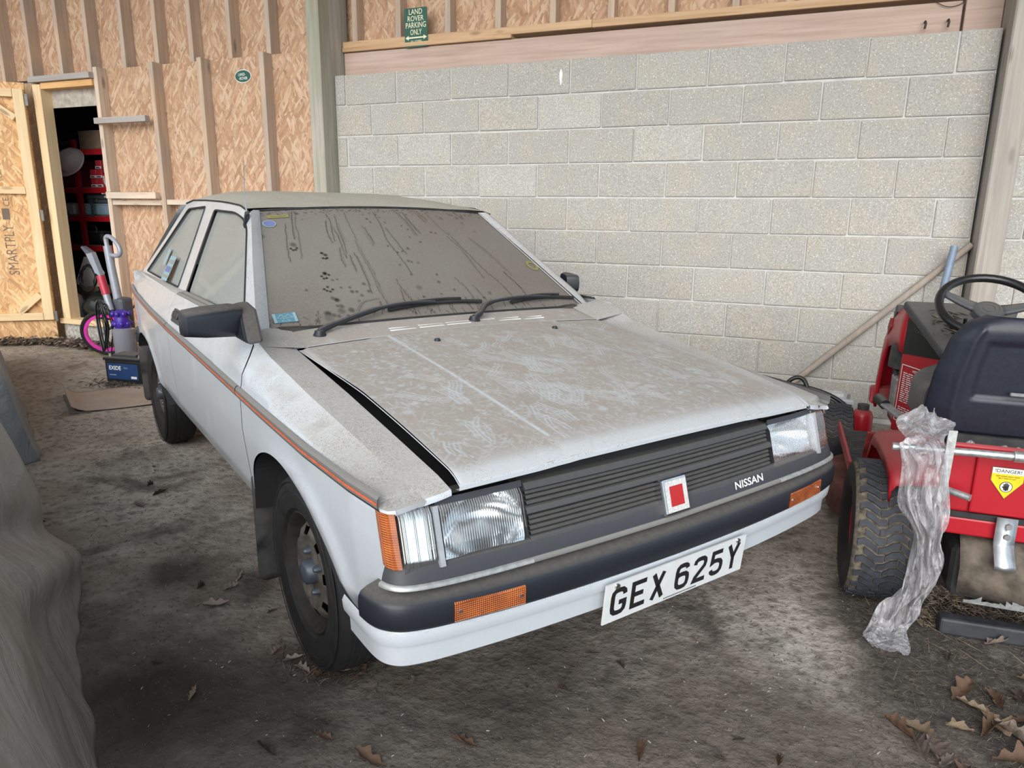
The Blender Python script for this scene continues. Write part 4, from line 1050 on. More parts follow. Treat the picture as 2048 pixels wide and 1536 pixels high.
for s in (-1, 1):
    hl = bpy.data.objects.new('headlight', None); link(hl, CAR)
    zt, zb = .676, .543
    pl_ = [(.578, -.780), (.598, -.771), (.606, -.757), (.608, -.715), (.610, -.672), (.612, -.60), (.613, -.52), (.614, -.445)]
    def X0(y): return I(-abs(y), [p[1] for p in pl_], [p[0] for p in pl_])
    def unit(name, ya, yb, m, zt=zt, zb=zb, k=8, out=0.0, frame=True):
        P = []
        ysn = np.linspace(ya, yb, k)
        for y in ysn:
            row = []
            for z in np.linspace(zb, zt, 7):
                row.append((X0(y) + .295 * (.61 - z) + out - (.012 if z == zt or z == zb else 0), oyf(y, s), z + .012 * I(y, [.44, .78], [0, 1]) * (1 if z > .6 else .7)))
            P.append(row)
        g = MB().grid(P)
        # turned-back rim
        for e in (0, k - 1):
            g.grid([[q, (q[0] - .05, q[1], q[2])] for q in P[e]])
        return g.build(name, m, hl, 40)
    unit('lens', .447, .664, M['lens'], k=14)
    unit('sidelight_lens', .676, .752, M['lens_side'], zt=.674, k=8)
    am = []
    for (x, y) in [(.560, -.7805), (.580, -.7815), (.597, -.774), (.606, -.7585)]:
        am.append([(x + .295 * (.61 - z), oyf(-y, s), z + .010) for z in (.556, .60, .64, .671)])
    MB().grid(am).build('marker_lens', M['amber'], hl, 50)
    MB().box((.606, s * .670, .612), (.02, .012, .128), rotm('Y', -16)).build('divider', M['divider'], hl)
    # bowl behind the main lens and a facetted plate behind the sidelight
    P = []
    for z in np.linspace(.552, .668, 12):
        row = []
        for y in np.linspace(.455, .657, 16):
            d = min(1, math.hypot((y - .556) / .101, (z - .61) / .058))
            row.append((X0(y) + .295 * (.61 - z) - .010 - .075 * (1 - d ** 2), s * y, z))
        P.append(row)
    MB().grid(P).build('reflector', M['reflector'], hl, 180)
    MB().grid([[(X0(y) - .03 + .295 * (.61 - z) - .014 * (j % 2), s * y, z) for i, z in enumerate(np.linspace(.552, .678, 3))] for j, y in enumerate(np.linspace(.680, .752, 13))]).build('reflector', M['reflector'], hl)
    MB().grid([[(.568 - d, s * y, .682 - d * .1) for d in (0, .05)] for y in (.445, .66)]).grid([[(X0(y) + .295 * (.61 - z) - .004, s * y, z) for z in (.670, .684)] for y in np.linspace(.445, .665, 8)]).build('lamp_surround', M['trim_grey'], hl)
# number plate hanging below the bumper
pf = frame4((.682, 0, .352), (0, 1, 0), (.10, 0, .995))
npb = MB().box((0, 0, 0), (.52, .111, .004)); npb.v = [pf @ v for v in npb.v]; npl = npb.build('number_plate', M['plate_white'], CAR)
G = {'G': [[(47, 56), (45, 65), (38, 71), (27, 72), (16, 71), (9, 65), (7, 56), (7, 23), (9, 14), (16, 8), (27, 7), (38, 8), (45, 14), (47, 23), (47, 36), (28, 36)]],
     'E': [[(51, 72), (7, 72), (7, 7), (51, 7)], [(7, 40), (43, 40)]], 'X': [[(9, 77), (45, 2)], [(45, 77), (9, 2)]],
     '6': [[(45, 60), (43, 67), (37, 71), (27, 72), (16, 71), (9, 65), (7, 56), (7, 23), (9, 14), (16, 8), (27, 7), (38, 8), (45, 14), (47, 23), (47, 32), (45, 40), (38, 45), (27, 46), (16, 45), (8, 40)]],
     '2': [[(7, 57), (9, 66), (16, 71), (27, 72), (38, 71), (45, 66), (47, 57), (44, 47), (12, 17), (8, 7), (51, 7)]],
     '5': [[(47, 72), (10, 72), (8, 42), (18, 46), (29, 46), (40, 43), (46, 36), (47, 27), (45, 16), (38, 9), (27, 7), (16, 8), (9, 13), (7, 20)]],
     'Y': [[(7, 78), (27, 38)], [(47, 78), (27, 38)], [(27, 42), (27, 0)]]}
xx = -.2408
for ch in 'GEX 625Y':
    if ch == ' ': xx += .0225; continue
    sm = strokes([[(a / 1000 + xx, b / 1000 - .0395) for a, b in pl] for pl in G[ch]], .0135, .0026)
    sm.v = [pf @ v for v in sm.v]; sm.build('plate_character', M['gloss_black'], npl)
    xx += .0675
sm = strokes([[(-.05 + i * .0052, -.049), (-.047 + i * .0052, -.049)] for i in range(24)], .004, .0026); sm.v = [pf @ v for v in sm.v]
sm.build('plate_print', M['gloss_black'], npl)['kind'] = 'stuff'
for y in (-.225, .225):
    MB().lathe([(0, .005), (.007, .004), (.008, 0)], 10, None, (0, 0, 0)).build('plate_screw', M['chrome'], npl, 40).matrix_local = pf @ Matrix.Translation((y, .046, .002))
# wipers
def on_ws(u, v, off): p, a, b, c = wsframe(u, v, off); return p
for (pv, elbow, tip, b0, b1) in (((-.452, -.527), (-.45, .040), (-.07, .080), (-.36, .058), (.24, .074)), ((-.428, .057), (.26, .03), (.76, .072), (.44, .052), (.965, .066))):
    z0 = float(zh(*pv))
    arm = [Vector((pv[0], pv[1], z0 + .012)), Vector((pv[0] - .012, pv[1] + .035, z0 + .026)), on_ws(*elbow, .030), on_ws(lerp(elbow[0], tip[0], .5), lerp(elbow[1], tip[1], .6), .034), on_ws(*tip, .018)]
    wp = MB().tube(catmull(arm, 5), [.012] * 6 + [.010] * 5 + [.007] * 10, 8).build('wiper', M['trim_black'], CAR, 60)
    MB().lathe([(.0, .020), (.015, .018), (.019, .008), (.024, 0)], 14, None, (pv[0], pv[1], z0)).build('pivot', M['trim_black'], wp, 40)
    bl = [on_ws(lerp(b0[0], b1[0], t), lerp(b0[1], b1[1], t) + .022 * math.sin(PI * t), .012) for t in np.linspace(0, 1, 14)]
    MB().tube(bl, .0075, 6).tube([p + Vector((.002, 0, .012)) for p in bl[3:11]], .005, 6).build('blade', M['rubber'], wp, 60)
# aerial on the offside pillar
ae = MB().tube([(-1.062, -.566, 1.22), (-1.075, -.575, 1.30), (-1.045, -.575, 1.45)], [.0035, .0025, .0015], 6).build('aerial', M['chrome'], CAR, 60)
o = MB().box((-1.05, -.580, 1.235), (.022, .016, .07), rotm('Y', 40)).build('aerial_base', M['trim_black'], ae); bevel(o, .005, 2)
# stickers on the quarter glass
for (xx, zz, w_, h_, m_) in ((-2.10, .985, .15, .13, 'st_pale'), (-2.30, 1.03, .06, .085, 'st_pale')):
    q = .755 - .50 * (zz - .905) - .035 * max(0, -1.9 - xx)
    Fq = frame4((xx, -(q - .008), zz), (1, 0, 0), (0, .45, .89))
    st = flat('sticker', [(-w_ / 2, -h_ / 2), (w_ / 2, -h_ / 2), (w_ / 2, h_ / 2), (-w_ / 2, h_ / 2)], Fq, M[m_], CAR)
    if w_ > .1:
        for k, (zz2, hh) in enumerate(((.035, .02), (-.005, .03), (-.042, .015))): flat('sticker_print', [(-.06, zz2 - hh / 2), (.055, zz2 - hh / 2), (.055, zz2 + hh / 2), (-.06, zz2 + hh / 2)], Fq, M['st_violet' if k == 1 else 'side_glass'], st, .001)
# mud flaps
for (x, z0, z1, w_) in ((-.372, .085, .46, .17), (-2.735, .17, .50, .17)):
    for s in (-1, 1):
        fp = panel('mud_flap', rounded([(.625, z0), (.625 + w_, z0), (.625 + w_ + .006, z1), (.625, z1)], [.03, .03, .01, .01], 4), (lambda x, s: lambda a, b: (x - .05 * (z1 - b), s * a, b))(x, s), M['mudflap'], CAR, step=.05, thick=.006)
# wheels
def wheel(x, s, y):
    wl_ = bpy.data.objects.new('wheel', None); wl_.location = (x, s * y, .283); wl_.rotation_euler = (0, 0, 0 if s < 0 else PI); link(wl_, CAR)
    A = Matrix.Rotation(PI / 2, 3, 'X')          # lathe height runs to -y (outwards on the offside)
    ty = [(.172, -.055), (.185, -.072), (.22, -.079), (.255, -.076), (.272, -.066), (.281, -.050), (.283, 0), (.281, .050), (.272, .066), (.255, .076), (.22, .079), (.185, .072), (.172, .055)]
    t_ = MB().lathe(ty, 48, A).build('tyre', M['tyre'], wl_, 40)
    gr_ = MB()
    for h in (-.036, -.013, .013, .036): gr_.lathe([(.2835, h - .003), (.2835, h + .003)], 48, A)
    gr_.build('tread_groove', M['black_hole'], t_)
    for r_ in (.235, .262): MB().lathe([(r_ - .004, .0775), (r_, .0795), (r_ + .004, .0765)], 48, A).build('sidewall_ring', M['tyre'], t_, 60)
    rp = [(.176, -.05), (.176, .060), (.171, .066), (.165, .060), (.158, .045), (.150, .020), (.146, .012)]
    rim = MB().lathe(rp, 40, A).build('rim', M['rim_dark'], wl_, 45)
    # pressed disc with slots
    circ = lambda r, k, o=0: [(r * math.cos(2 * PI * i / k + o), r * math.sin(2 * PI * i / k + o)) for i in range(k)]
    slots = []
    for i in range(8):
        a = 2 * PI * i / 8 + .2
        slots.append([(r_ * math.cos(a + d), r_ * math.sin(a + d)) for r_, d in ((.108, -.13), (.130, -.14), (.130, .14), (.108, .13))])
    dish = lambda r: I(r, [0, .045, .075, .092, .104, .125, .148], [.046, .046, .038, .048, .056, .050, .022])
    panel('disc', circ(.148, 40), lambda a, b: (a, -dish(math.hypot(a, b)), b), M['rim'], wl_, holes=slots, step=.016, smooth=50)
    MB().lathe([(.0, -.02), (.16, -.02)], 24, A).build('brake_drum', M['black_hole'], wl_)
    hc = MB().lathe([(.0, .080), (.024, .078), (.034, .070), (.037, .042)], 20, A).build('hub_cap', M['hub'], wl_, 45)
    for i in range(4):
        a = PI / 2 * i + .5
        MB().lathe([(.0, .064), (.007, .062), (.011, .052), (.0115, .03)], 8, A, (.058 * math.cos(a), 0, .058 * math.sin(a))).build('wheel_nut', M['hub'], wl_, 40)
for x in (0.0, -2.415):
    for s in (-1, 1): wheel(x, s, .695)
# under the body and in the cabin
ub = MB().box((-1.2, 0, .42), (1.7, 1.44, .12)).box((-.45, 0, .50), (.2, 1.2, .2)).box((-2.75, 0, .50), (.4, 1.3, .12)).box((.47, 0, .45), (.1, 1.2, .16)).box((0, 0, .45), (.5, .86, .3)).box((-2.42, 0, .42), (.7, .86, .2)).build('floor_pan', M['black_hole'], CAR)
MB().tube([(0, -.66, .28), (0, .66, .28)], .03, 8).tube([(-2.415, -.66, .28), (-2.415, .66, .28)], .04, 8).build('axle', M['black_hole'], CAR)
cb = MB().box((-1.75, 0, .52), (2.3, 1.40, .06)).build('cabin_floor', M['interior'], CAR)
o = MB().box((-.66, 0, .83), (.32, 1.34, .13)).build('dashboard', M['interior'], CAR); bevel(o, .04, 3)
for y in (-.34, .34):
    st = MB().box((-1.35, y, .68), (.5, .48, .16)).build('car_seat', M['seatcloth'], CAR); bevel(st, .05, 3)
    b_ = MB().box((-1.62, y, .93), (.13, .46, .46), rotm('Y', -14)).build('seat_back', M['seatcloth'], st); bevel(b_, .05, 3)
    b_ = MB().box((-1.69, y, 1.19), (.08, .24, .14), rotm('Y', -14)).build('head_rest', M['seatcloth'], st); bevel(b_, .03, 3)
o = MB().box((-2.35, 0, .75), (.25, 1.2, .45), rotm('Y', -10)).build('rear_seat', M['seatcloth'], CAR); bevel(o, .05, 3)
sw = MB().tube([Matrix.Translation((-.98, -.34, .93)) @ (Matrix.Rotation(math.radians(-65), 3, 'Y') @ Vector((.19 * math.cos(a), .19 * math.sin(a), 0))) for a in np.linspace(0, 2 * PI, 28, endpoint=False)], .013, 8, closed=True).build('steering_wheel', M['trim_black'], CAR, 60)
# ---------------------------------------------------------------- red ride-on mower (x forward, y to its left)
M['red'] = dusty('red_mower_paint', (0.40, 0.008, 0.018), (0.28, 0.15, 0.145), 0.35, lo=0.3, hi=0.95, amt=0.45)
M['red_dirty'] = plain('rusty_red_paint', (0.26, 0.035, 0.03), 0.7, 0, 0.5, 14, 0.2)
M['navy'] = plain('navy_seat_vinyl', (0.017, 0.021, 0.034), 0.42, 0, 0.15, 60, 0.12)
M['seat_dark'] = plain('dark_grey_seat_pan', (0.060, 0.060, 0.064), 0.5, 0, 0.2, 40, 0.1)
M['dash'] = dusty('grey_dash_plastic', (0.045, 0.048, 0.056), (0.14, 0.13, 0.115), 0.5, lo=0.5, hi=0.95, amt=0.8, sc=30)
M['panel_black'] = plain('gloss_black_panel', (0.010, 0.014, 0.012), 0.18, 0, 0.2)
M['turf_tyre'] = plain('turf_tyre_block', (0.032, 0.036, 0.045), 0.7, 0, 0.3, 40)
M['turf_base'] = plain('dried_grass_caked_rubber', (0.12, 0.100, 0.076), 0.95, 0, 0.6, 55, 0.8)
M['deck'] = plain('caked_mower_deck', (0.125, 0.102, 0.08), 0.9, 0, 0.6, 18, 0.8)
M['deck_dark'] = plain('black_deck_edge', (0.035, 0.036, 0.042), 0.6, 0, 0.35, 20)
M['engine'] = plain('dirty_engine_black', (0.045, 0.045, 0.047), 0.7, 0, 0.4, 18)
M['engine_grey'] = plain('engine_alloy', (0.27, 0.27, 0.27), 0.55, 0.3, 0.3, 30)
M['lever_grey'] = plain('grey_lever_paint', (0.24, 0.24, 0.25), 0.5, 0.2, 0.2, 30)
M['yellow'] = plain('yellow_decal', (0.80, 0.58, 0.01), 0.4)
MW = thing('ride_on_mower', 'red ride-on lawn mower with navy seat and black steering wheel beside the right post', 'lawn mower', (4.08, -2.29, 0), math.radians(92))
def turf_wheel(x, y, r, w, rimr, nl=50, cols=3, out=1):
    e = bpy.data.objects.new('wheel', None); e.location = (x, y, r); link(e, MW)
    h = w / 2; A = AX['y']
    tp = [(rimr, -h * .72), (rimr + .02, -h * .92), (r * .80, -h), (r * .92, -h * .93), (r * .975, -h * .78), (r * .985, -h * .4), (r * .988, 0), (r * .985, h * .4), (r * .975, h * .78), (r * .92, h * .93), (r * .80, h), (rimr + .02, h * .92), (rimr, h * .72)]
    t_ = MB().lathe(tp, 48, A).build('tyre', M['turf_base'], e, 50)
    MB().lathe([(rimr, -h * .74), (rimr + .02, -h * .94), (r * .80, -h * 1.015), (r * .93, -h * .95)], 48, A).lathe([(rimr, h * .74), (rimr + .02, h * .94), (r * .80, h * 1.015), (r * .93, h * .95)], 48, A).build('sidewall', M['tyre'], t_, 50)
    lug = MB(); wv = .030 * r / .23
    for i in range(nl):
        a0 = 2 * PI * i / nl
        for j in range(cols):
            sh = (j + (i % 2) * .5) / cols
            y0 = lerp(-h * .86, h * .86, (j + .03) / cols); y1 = lerp(-h * .86, h * .86, (j + .965) / cols)
            if i % 2: 
                q = h * 1.72 / cols * .33; y0 = max(y0 - q, -h * .86); y1 -= q
            ring = []
            for yy in np.linspace(y0, y1, 4):
                off = wv * math.sin(yy / h * 7.0) * .45
                rr_ = r * (.988 - .012 * (abs(yy) / h) ** 3 * 2)
                for da in (-.35, .35):
                    for k, rad in enumerate((rr_ * .985, rr_ + .006)):
                        an = a0 + off / r + da * 2 * PI / nl
                        ring.append((rad * math.cos(an), yy, rad * math.sin(an)))
            n0 = len(lug.v); lug.v += [Vector(v) for v in ring]
            f = []
            for k in range(3):
                b = n0 + k * 4
                f += [(b + 1, b + 5, b + 7, b + 3), (b, b + 4, b + 5, b + 1), (b + 2, b + 3, b + 7, b + 6)]
            f += [(n0, n0 + 1, n0 + 3, n0 + 2), (n0 + 12, n0 + 14, n0 + 15, n0 + 13)]
            lug.f += f
    lug.build('tread_lug', M['turf_tyre'], t_, 0)['kind'] = 'stuff'
    MB().lathe([(rimr, h * .74), (rimr * .93, h * .70), (rimr * .86, h * .42), (rimr * .4, h * .34), (.03, h * .38), (.03, h * .55), (0, h * .55)], 32, A).lathe([(rimr, -h * .74), (rimr * .93, -h * .70), (rimr * .86, -h * .42), (0, -h * .34)], 32, A).build('rim', M['red'], e, 40)
turf_wheel(0, .365, .232, .215, .115)
turf_wheel(0, -.365, .232, .215, .115)
turf_wheel(1.36, .425, .163, .165, .08, 38, 3)
turf_wheel(1.37, -.30, .163, .165, .08, 38, 3)
MB().tube([(0, -.3, .23), (0, .3, .23)], .035, 8).tube([(1.37, -.25, .17), (1.37, .36, .17)], .022, 8).build('axle', M['engine'], MW)
o = MB().box((.74, 0, .30), (1.5, .34, .09)).build('chassis', M['red_dirty'], MW); bevel(o, .01, 1)
# bonnet: top skin folded over the engine, open below
st = [(1.07, .895, .665), (1.20, .89, .66), (1.36, .862, .655), (1.47, .815, .635), (1.56, .72, .56), (1.61, .58, .47), (1.645, .45, .36), (1.655, .335, .30)]
P = []
for x, zo, zi in st:
    w = I(x, [1.07, 1.4, 1.66], [.205, .215, .235]); row = []
    nose = max(0, (x - 1.36) / .3)
    xin = x - .16 * nose ** 1.2
    sect = [(0, w * 1.0), (.30, w * 1.01), (.62, w * .985), (.82, w * .93), (.93, w * .83), (1.0, w * .64), (1.0, w * .3)]
    pts = [(lerp(xin, x, q), yy, lerp(zi, zo, q)) for q, yy in sect]
    row = pts + [(p[0], -p[1], p[2]) for p in pts[::-1]]
    P.append(row)
hd_ = MB().grid(P).build('bonnet', M['red'], MW, 38); solid(hd_, .012, -1)
o = MB().box((1.43, .212, .735), (.075, .022, .055), rotm('Y', 45)).build('headlamp_recess', M['red_dirty'], hd_)
o = MB().box((1.395, .185, .815), (.085, .05, .045), rotm('Y', 35)).build('bonnet_catch', M['dash'], hd_); bevel(o, .008, 2)
for s in (-1, 1):
    o = MB().prism([(1.655, s * .12, .40), (1.655, s * .245, .38), (1.61, s * .25, .30), (1.62, s * .12, .28)], (-.04, 0, 0), (.02, 0, 0)).build('nose_foot', M['red'], hd_); bevel(o, .012, 2)
# engine under it
o = MB().lathe([(0, .12), (.10, .12), (.125, .10), (.13, .03), (.13, 0), (0, 0)], 24, None, (1.25, .10, .57)).build('air_filter', M['engine'], MW, 40)
o = MB().box((1.27, .0, .46), (.40, .36, .30)).build('engine_block', M['engine'], MW); bevel(o, .03, 2)
o = MB().box((1.17, .185, .44), (.13, .05, .20)).build('engine_cover', M['engine_grey'], MW); bevel(o, .012, 2)
MB().tube(catmull([(1.10, .18, .40), (1.16, .20, .52), (1.26, .19, .56), (1.32, .17, .45)], 6), .008, 6).build('hose', M['engine'], MW, 60)
# dash tower
sp_ = [(1.075, .212, .30), (1.075, .200, .845), (.80, .075, .705), (.80, .085, .30)]
tw = MB()
tw.add([sp_[0], sp_[1], sp_[2], sp_[3], *[(a, -b, c) for a, b, c in sp_]], [(0, 1, 2, 3), (4, 7, 6, 5), (3, 2, 6, 7), (1, 5, 6, 2), (0, 4, 5, 1), (0, 3, 7, 4)])
two = tw.build('dash_tower', M['red'], MW); bevel(two, .008, 2)
def onside(t, z):          # a point on the left face of the tower
    b = Vector((lerp(1.075, .80, t), lerp(.212, .085, t), 0)); tp_ = Vector((lerp(1.075, .80, t), lerp(.200, .075, t), 0))
    zt_ = lerp(.845, .705, t); q = (z - .30) / (zt_ - .30); p = b.lerp(tp_, q); p.z = z; return p
nrm_ = (onside(1, .4) - onside(0, .4)).cross(onside(0, .6) - onside(0, .4)).normalized()
if nrm_.y < 0: nrm_ = -nrm_
def sidepoly(name, pts, m, parent, off): return mesh(name, [onside(t, z) + nrm_ * off for t, z in pts], [tuple(range(len(pts)))], m, parent)
sidepoly('side_panel', [(.03, .665), (1.0, .690), (1.0, .698), (.03, .832)], M['panel_black'], two, .003)
sidepoly('panel_trim', [(.22, .795), (.92, .715), (.92, .712), (.22, .790)], M['dash'], two, .0045)
ins = MB()
def band(t0, z0, t1, z1, h=.004):
    ins.add([onside(t0, z0 - h / 2) + nrm_ * .004, onside(t1, z1 - h / 2) + nrm_ * .004, onside(t1, z1 + h / 2) + nrm_ * .004, onside(t0, z0 + h / 2) + nrm_ * .004], [(0, 1, 2, 3)])
band(.08, .618, .95, .618); band(.08, .358, .95, .358)
for t in (.08, .95): ins.add([onside(t - .008, .358) + nrm_ * .004, onside(t + .008, .358) + nrm_ * .004, onside(t + .008, .618) + nrm_ * .004, onside(t - .008, .618) + nrm_ * .004], [(0, 1, 2, 3)])
rr2 = random.Random(5)
for i in range(23):
    z = .583 - i * .0094
    if i in (15, 16): continue
    t = .13
    while t < .88:
        L = rr2.uniform(.05, .13); band(t, z, min(t + L, .9), z, .0042); t += L + .022
ins.build('instruction_print', M['white'], two)['kind'] = 'stuff'
xd = (onside(1, .6) - onside(0, .6)).normalized()
text('instruction_title', 'INSTRUCTIONS', .010, .10, frame4(onside(.5, .601) + nrm_ * .004, xd, (0, 0, 1)), M['white'], two, bold=.01)
# sloping dash cover with the controls and rubbish on it
cv_ = MB().prism([(1.10, .225, .885), (1.10, -.225, .885), (.76, -.11, .715), (.76, .11, .715)], (0, 0, -.02), (-.008, 0, .022)).build('dash_cover', M['dash'], MW); bevel(cv_, .014, 3)
MB().prism([(1.05, .165, .886), (1.05, -.165, .886), (.80, -.085, .760), (.80, .085, .760)], (0, 0, -.012), (-.003, 0, -.006)).build('dash_tray', M['panel_black'], cv_)
lt = MB()
for i in range(60):
    t = rr2.uniform(.1, .9); p = Vector((lerp(1.05, .82, t), rr2.uniform(-.10, .13), lerp(.886, .77, t) + .008))
    an = rr2.uniform(0, PI); L = rr2.uniform(.008, .03); d_ = Vector((math.cos(an) * L, math.sin(an) * L, rr2.uniform(-.004, .012)))
    s_ = Vector((-d_.y, d_.x, 0)) * .25
    lt.add([p - d_ - s_, p + d_ - s_ * .5, p + d_ + s_, p - d_ + s_], [(0, 1, 2, 3)])
lt.build('dry_litter', plain('dry_leaf_litter', (0.20, 0.15, 0.10), 0.95, 0, 0.5, 60), cv_)['kind'] = 'stuff'
for k, (xx, yy) in enumerate(((.90, .06), (.88, .02))): MB().tube([(xx, yy, .80), (xx - .02, yy, .865)], .007, 8).build('control_knob', M['panel_black'], cv_, 60)
# steering wheel
sc_ = Vector((.61, 0.0, .945)); ax_ = Vector((-.56, 0, .83)).normalized(); ux = Vector((0, 1, 0)); uy = ax_.cross(ux).normalized()
ring = [sc_ + (ux * math.cos(a) + uy * math.sin(a)) * .172 for a in np.linspace(0, 2 * PI, 40, endpoint=False)]
swh = MB().tube(ring, .0165, 12, closed=True).build('steering_wheel', M['rubber'], MW, 180); M['grip'] = plain('black_glossy_grip', (0.012, 0.012, 0.013), 0.25, 0, 0.2, 80, 0.2)
swh.data.materials[0] = M['grip']
hb = MB(); F_ = frame4(sc_ - ax_ * .03, ux, uy)
hb.lathe([(0, .022), (.040, .020), (.052, .012), (.058, -.01)], 24, F_.to_3x3(), F_.translation); hbo = hb.build('hub', M['dash'], swh, 40)
MB().lathe([(.018, .0225), (.020, .0235), (.022, .0225)], 20, F_.to_3x3(), F_.translation).lathe([(.034, .0215), (.036, .0222), (.038, .021)], 20, F_.to_3x3(), F_.translation).build('hub_ring', M['trim_grey'], hbo, 60)
for an in (-25, 190, 90):
    c_, s_ = math.cos(math.radians(an)), math.sin(math.radians(an)); dr_ = ux * c_ + uy * s_; pr = ax_.cross(dr_)
    vs = []
    for t in np.linspace(0, 1, 6):
        p = sc_ - ax_ * lerp(.026, .004, t ** 1.5) + dr_ * lerp(.04, .165, t); w_ = lerp(.026, .015, t)
        vs.append([p - pr * w_, p + ax_ * .006 - pr * w_ * .5, p + ax_ * .006 + pr * w_ * .5, p + pr * w_])
    o = MB().grid(vs).build('spoke', M['dash'], swh, 60); solid(o, .01, 0)
MB().tube([sc_ - ax_ * .03, sc_ - ax_ * .24], .018, 10).build('steering_column', M['engine'], MW, 60)
# seat: moulded back with a raised border, and a cushion
def seatback(u, v):        # u -1..1 across, v 0..1 up; back face points rearwards
    hw = I(v, [0, .2, .5, .8, .93, 1.0], [.235, .245, .235, .205, .17, .11])
    q = abs(u); rim = .030 * max(0, (q - .72) / .28) ** 2 + .03 * max(0, (v - .86) / .14) ** 2
    x = .135 - .07 * (v - .5) + .045 * (1 - q * q) * 0 + rim * .9
    d = 0.0
    if .30 < v < .80 and q < .52: 
        e = min((v - .30) / .03, (.80 - v) / .03, (.52 - q) / .05, 1); d = .012 * e
    groove = .010 * math.exp(-((q - .70) / .05) ** 2) * (1 if v < .9 else 0)
    return Vector((x + d - groove + .03 * q ** 4, u * hw, lerp(.555, .962, v)))
G_ = [[seatback(u, v) for u in np.linspace(-1, 1, 61)] for v in np.linspace(0, 1, 49)]
sb_ = MB().grid(G_).build('seat_back', M['navy'], MW, 180); solid(sb_, .07, 1 if False else -1)
sb_.modifiers['solid'].offset = 1
o = MB().box((.128, -.09, .71), (.012, .22, .012)).build('seat_label_strip', M['lever_grey'], sb_); bevel(o, .003, 1)
P = []
for x in np.linspace(.25, .62, 16):
    t = (x - .25) / .37; hw = .245 * (1 - .25 * max(0, (t - .75) / .25) ** 2); zt_ = .69 + .05 * abs(t - .4) + (.02 if t < .2 else 0)
    P.append([(x, hw * math.sin(a) * (1.0), lerp(.555, zt_ + .03 * abs(math.sin(a)) ** 3, max(0, math.cos(a)) ** .35) if abs(a) < PI / 2 else .555) for a in np.linspace(-PI / 2, PI / 2, 21)])
mcu = MB().grid(P); k = 21
mcu.f += [tuple(range(k)), tuple(range(15 * k + k - 1, 15 * k - 1, -1))]
cu_ = mcu.build('seat_cushion', M['seat_dark'], MW, 50)
o = MB().box((.33, 0, .49), (.3, .3, .12)).build('seat_base', M['engine'], MW); bevel(o, .01, 1)
# body behind: fenders, rear plate, sticker, tow bracket
for s in (-1, 1):
    P = []
    for (x, z) in ((.50, .275), (.44, .33), (.37, .44), (.30, .505), (.16, .530), (-.05, .535), (-.16, .52), (-.20, .47)):
        P.append([(x, s * y, z - d) for y, d in ((.19, 0), (.26, 0), (.33, .004), (.365, .012), (.378, .030), (.380, .065 if z > .4 else .03))])
    fo = MB().grid(P).build('fender', M['red'], MW, 45); solid(fo, .006, 0)
    # running board: red tray with a ribbed rubber mat
    rb = MB().box((.78, s * .34, .262), (.62, .17, .022)).build('running_board', M['red'], MW); bevel(rb, .006, 1)
    o = MB().box((.78, s * .425, .285), (.62, .012, .05)).build('board_edge', M['red'], rb); bevel(o, .003, 1)
    rib = MB()
    for i in range(22): rib.box((.50 + i * .026, s * .34, .277), (.014, .14, .010))
    rib.build('rubber_rib', M['engine'], rb)['kind'] = 'stuff'
    mid = MB().prism([(.50, s * .28, .27), (.50, s * .39, .27), (.38, s * .39, .46), (.38, s * .28, .46)], (0, 0, 0), (.012, 0, .004)).build('step_riser', M['red_dirty'], MW)
o = MB().box((-.05, 0, .50), (.32, .46, .05)).build('rear_deck', M['red'], MW); bevel(o, .008, 1)
rp_ = MB().box((-.205, 0, .515), (.018, .475, .215)).build('rear_plate', M['red'], MW); bevel(rp_, .02, 3)
o = MB().box((-.222, -.03, .51), (.010, .40, .19)).build('cover_plate', M['red'], rp_); bevel(o, .008, 2)
o = MB().box((-.21, 0, .400), (.024, .47, .02)).build('rubber_strip', M['rubber'], rp_); bevel(o, .004, 1)
o = MB().box((-.205, 0, .365), (.035, .47, .055)).build('rear_rail', M['red'], MW); bevel(o, .006, 2)
Fd = frame4((-.2285, .088, .520), (0, -1, 0), (0, 0, 1))
dk = [(-.040, .045), (.040, .045), (.040, .005), (.0, -.048), (-.040, .005)]
stk = flat('danger_sticker', [(x * 1.08, z * 1.08) for x, z in dk], Fd, M['red_dirty'], rp_, .0)
flat('sticker_face', dk, Fd, M['yellow'], stk, .0008)
flat('sticker_head', [(-.040, .045), (.040, .045), (.040, .027), (-.040, .027)], Fd, M['white'], stk, .0014)
text('sticker_print', '!DANGER!', .010, .066, Fd @ Matrix.Translation((0, .036, .002)), M['ink'], stk, bold=.005)
text('sticker_print', 'KEEP HANDS AWAY FROM', .0042, .058, Fd @ Matrix.Translation((0, .020, .002)), M['ink'], stk)
text('sticker_print', 'BELT AND PULLEY', .0042, .044, Fd @ Matrix.Translation((0, .0135, .002)), M['ink'], stk)
flat('sticker_disc', [(x, y - .012) for x, y in el(.0165, .0165)], Fd, M['ink'], stk, .0014); flat('sticker_disc', [(x, y - .012) for x, y in el(.0145, .0145)], Fd, M['white'], stk, .002)
hnd = strokes([[(0, -.024), (0, -.012)], [(-.005, -.012), (-.006, -.003)], [(-.0017, -.012), (-.002, .0005)], [(.0017, -.012), (.002, .0005)], [(.005, -.012), (.006, -.003)], [(-.004, -.017), (-.0095, -.011)]], .0033, .0028)
hnd.v = [Fd @ v for v in hnd.v]; hnd.box((0, 0, 0), (.0001, .0001, .0001)); hnd.build('sticker_hand', M['ink'], stk)['kind'] = 'stuff'
flat('sticker_palm', [(-.006, -.022), (.006, -.022), (.0065, -.011), (-.0065, -.011)], Fd, M['ink'], stk, .0028)
tb = MB()
tb.grid([[(x, y, z) for y in (.045, .098)] for x, z in ((-.238, .415), (-.240, .335), (-.246, .325), (-.285, .285), (-.292, .270))])
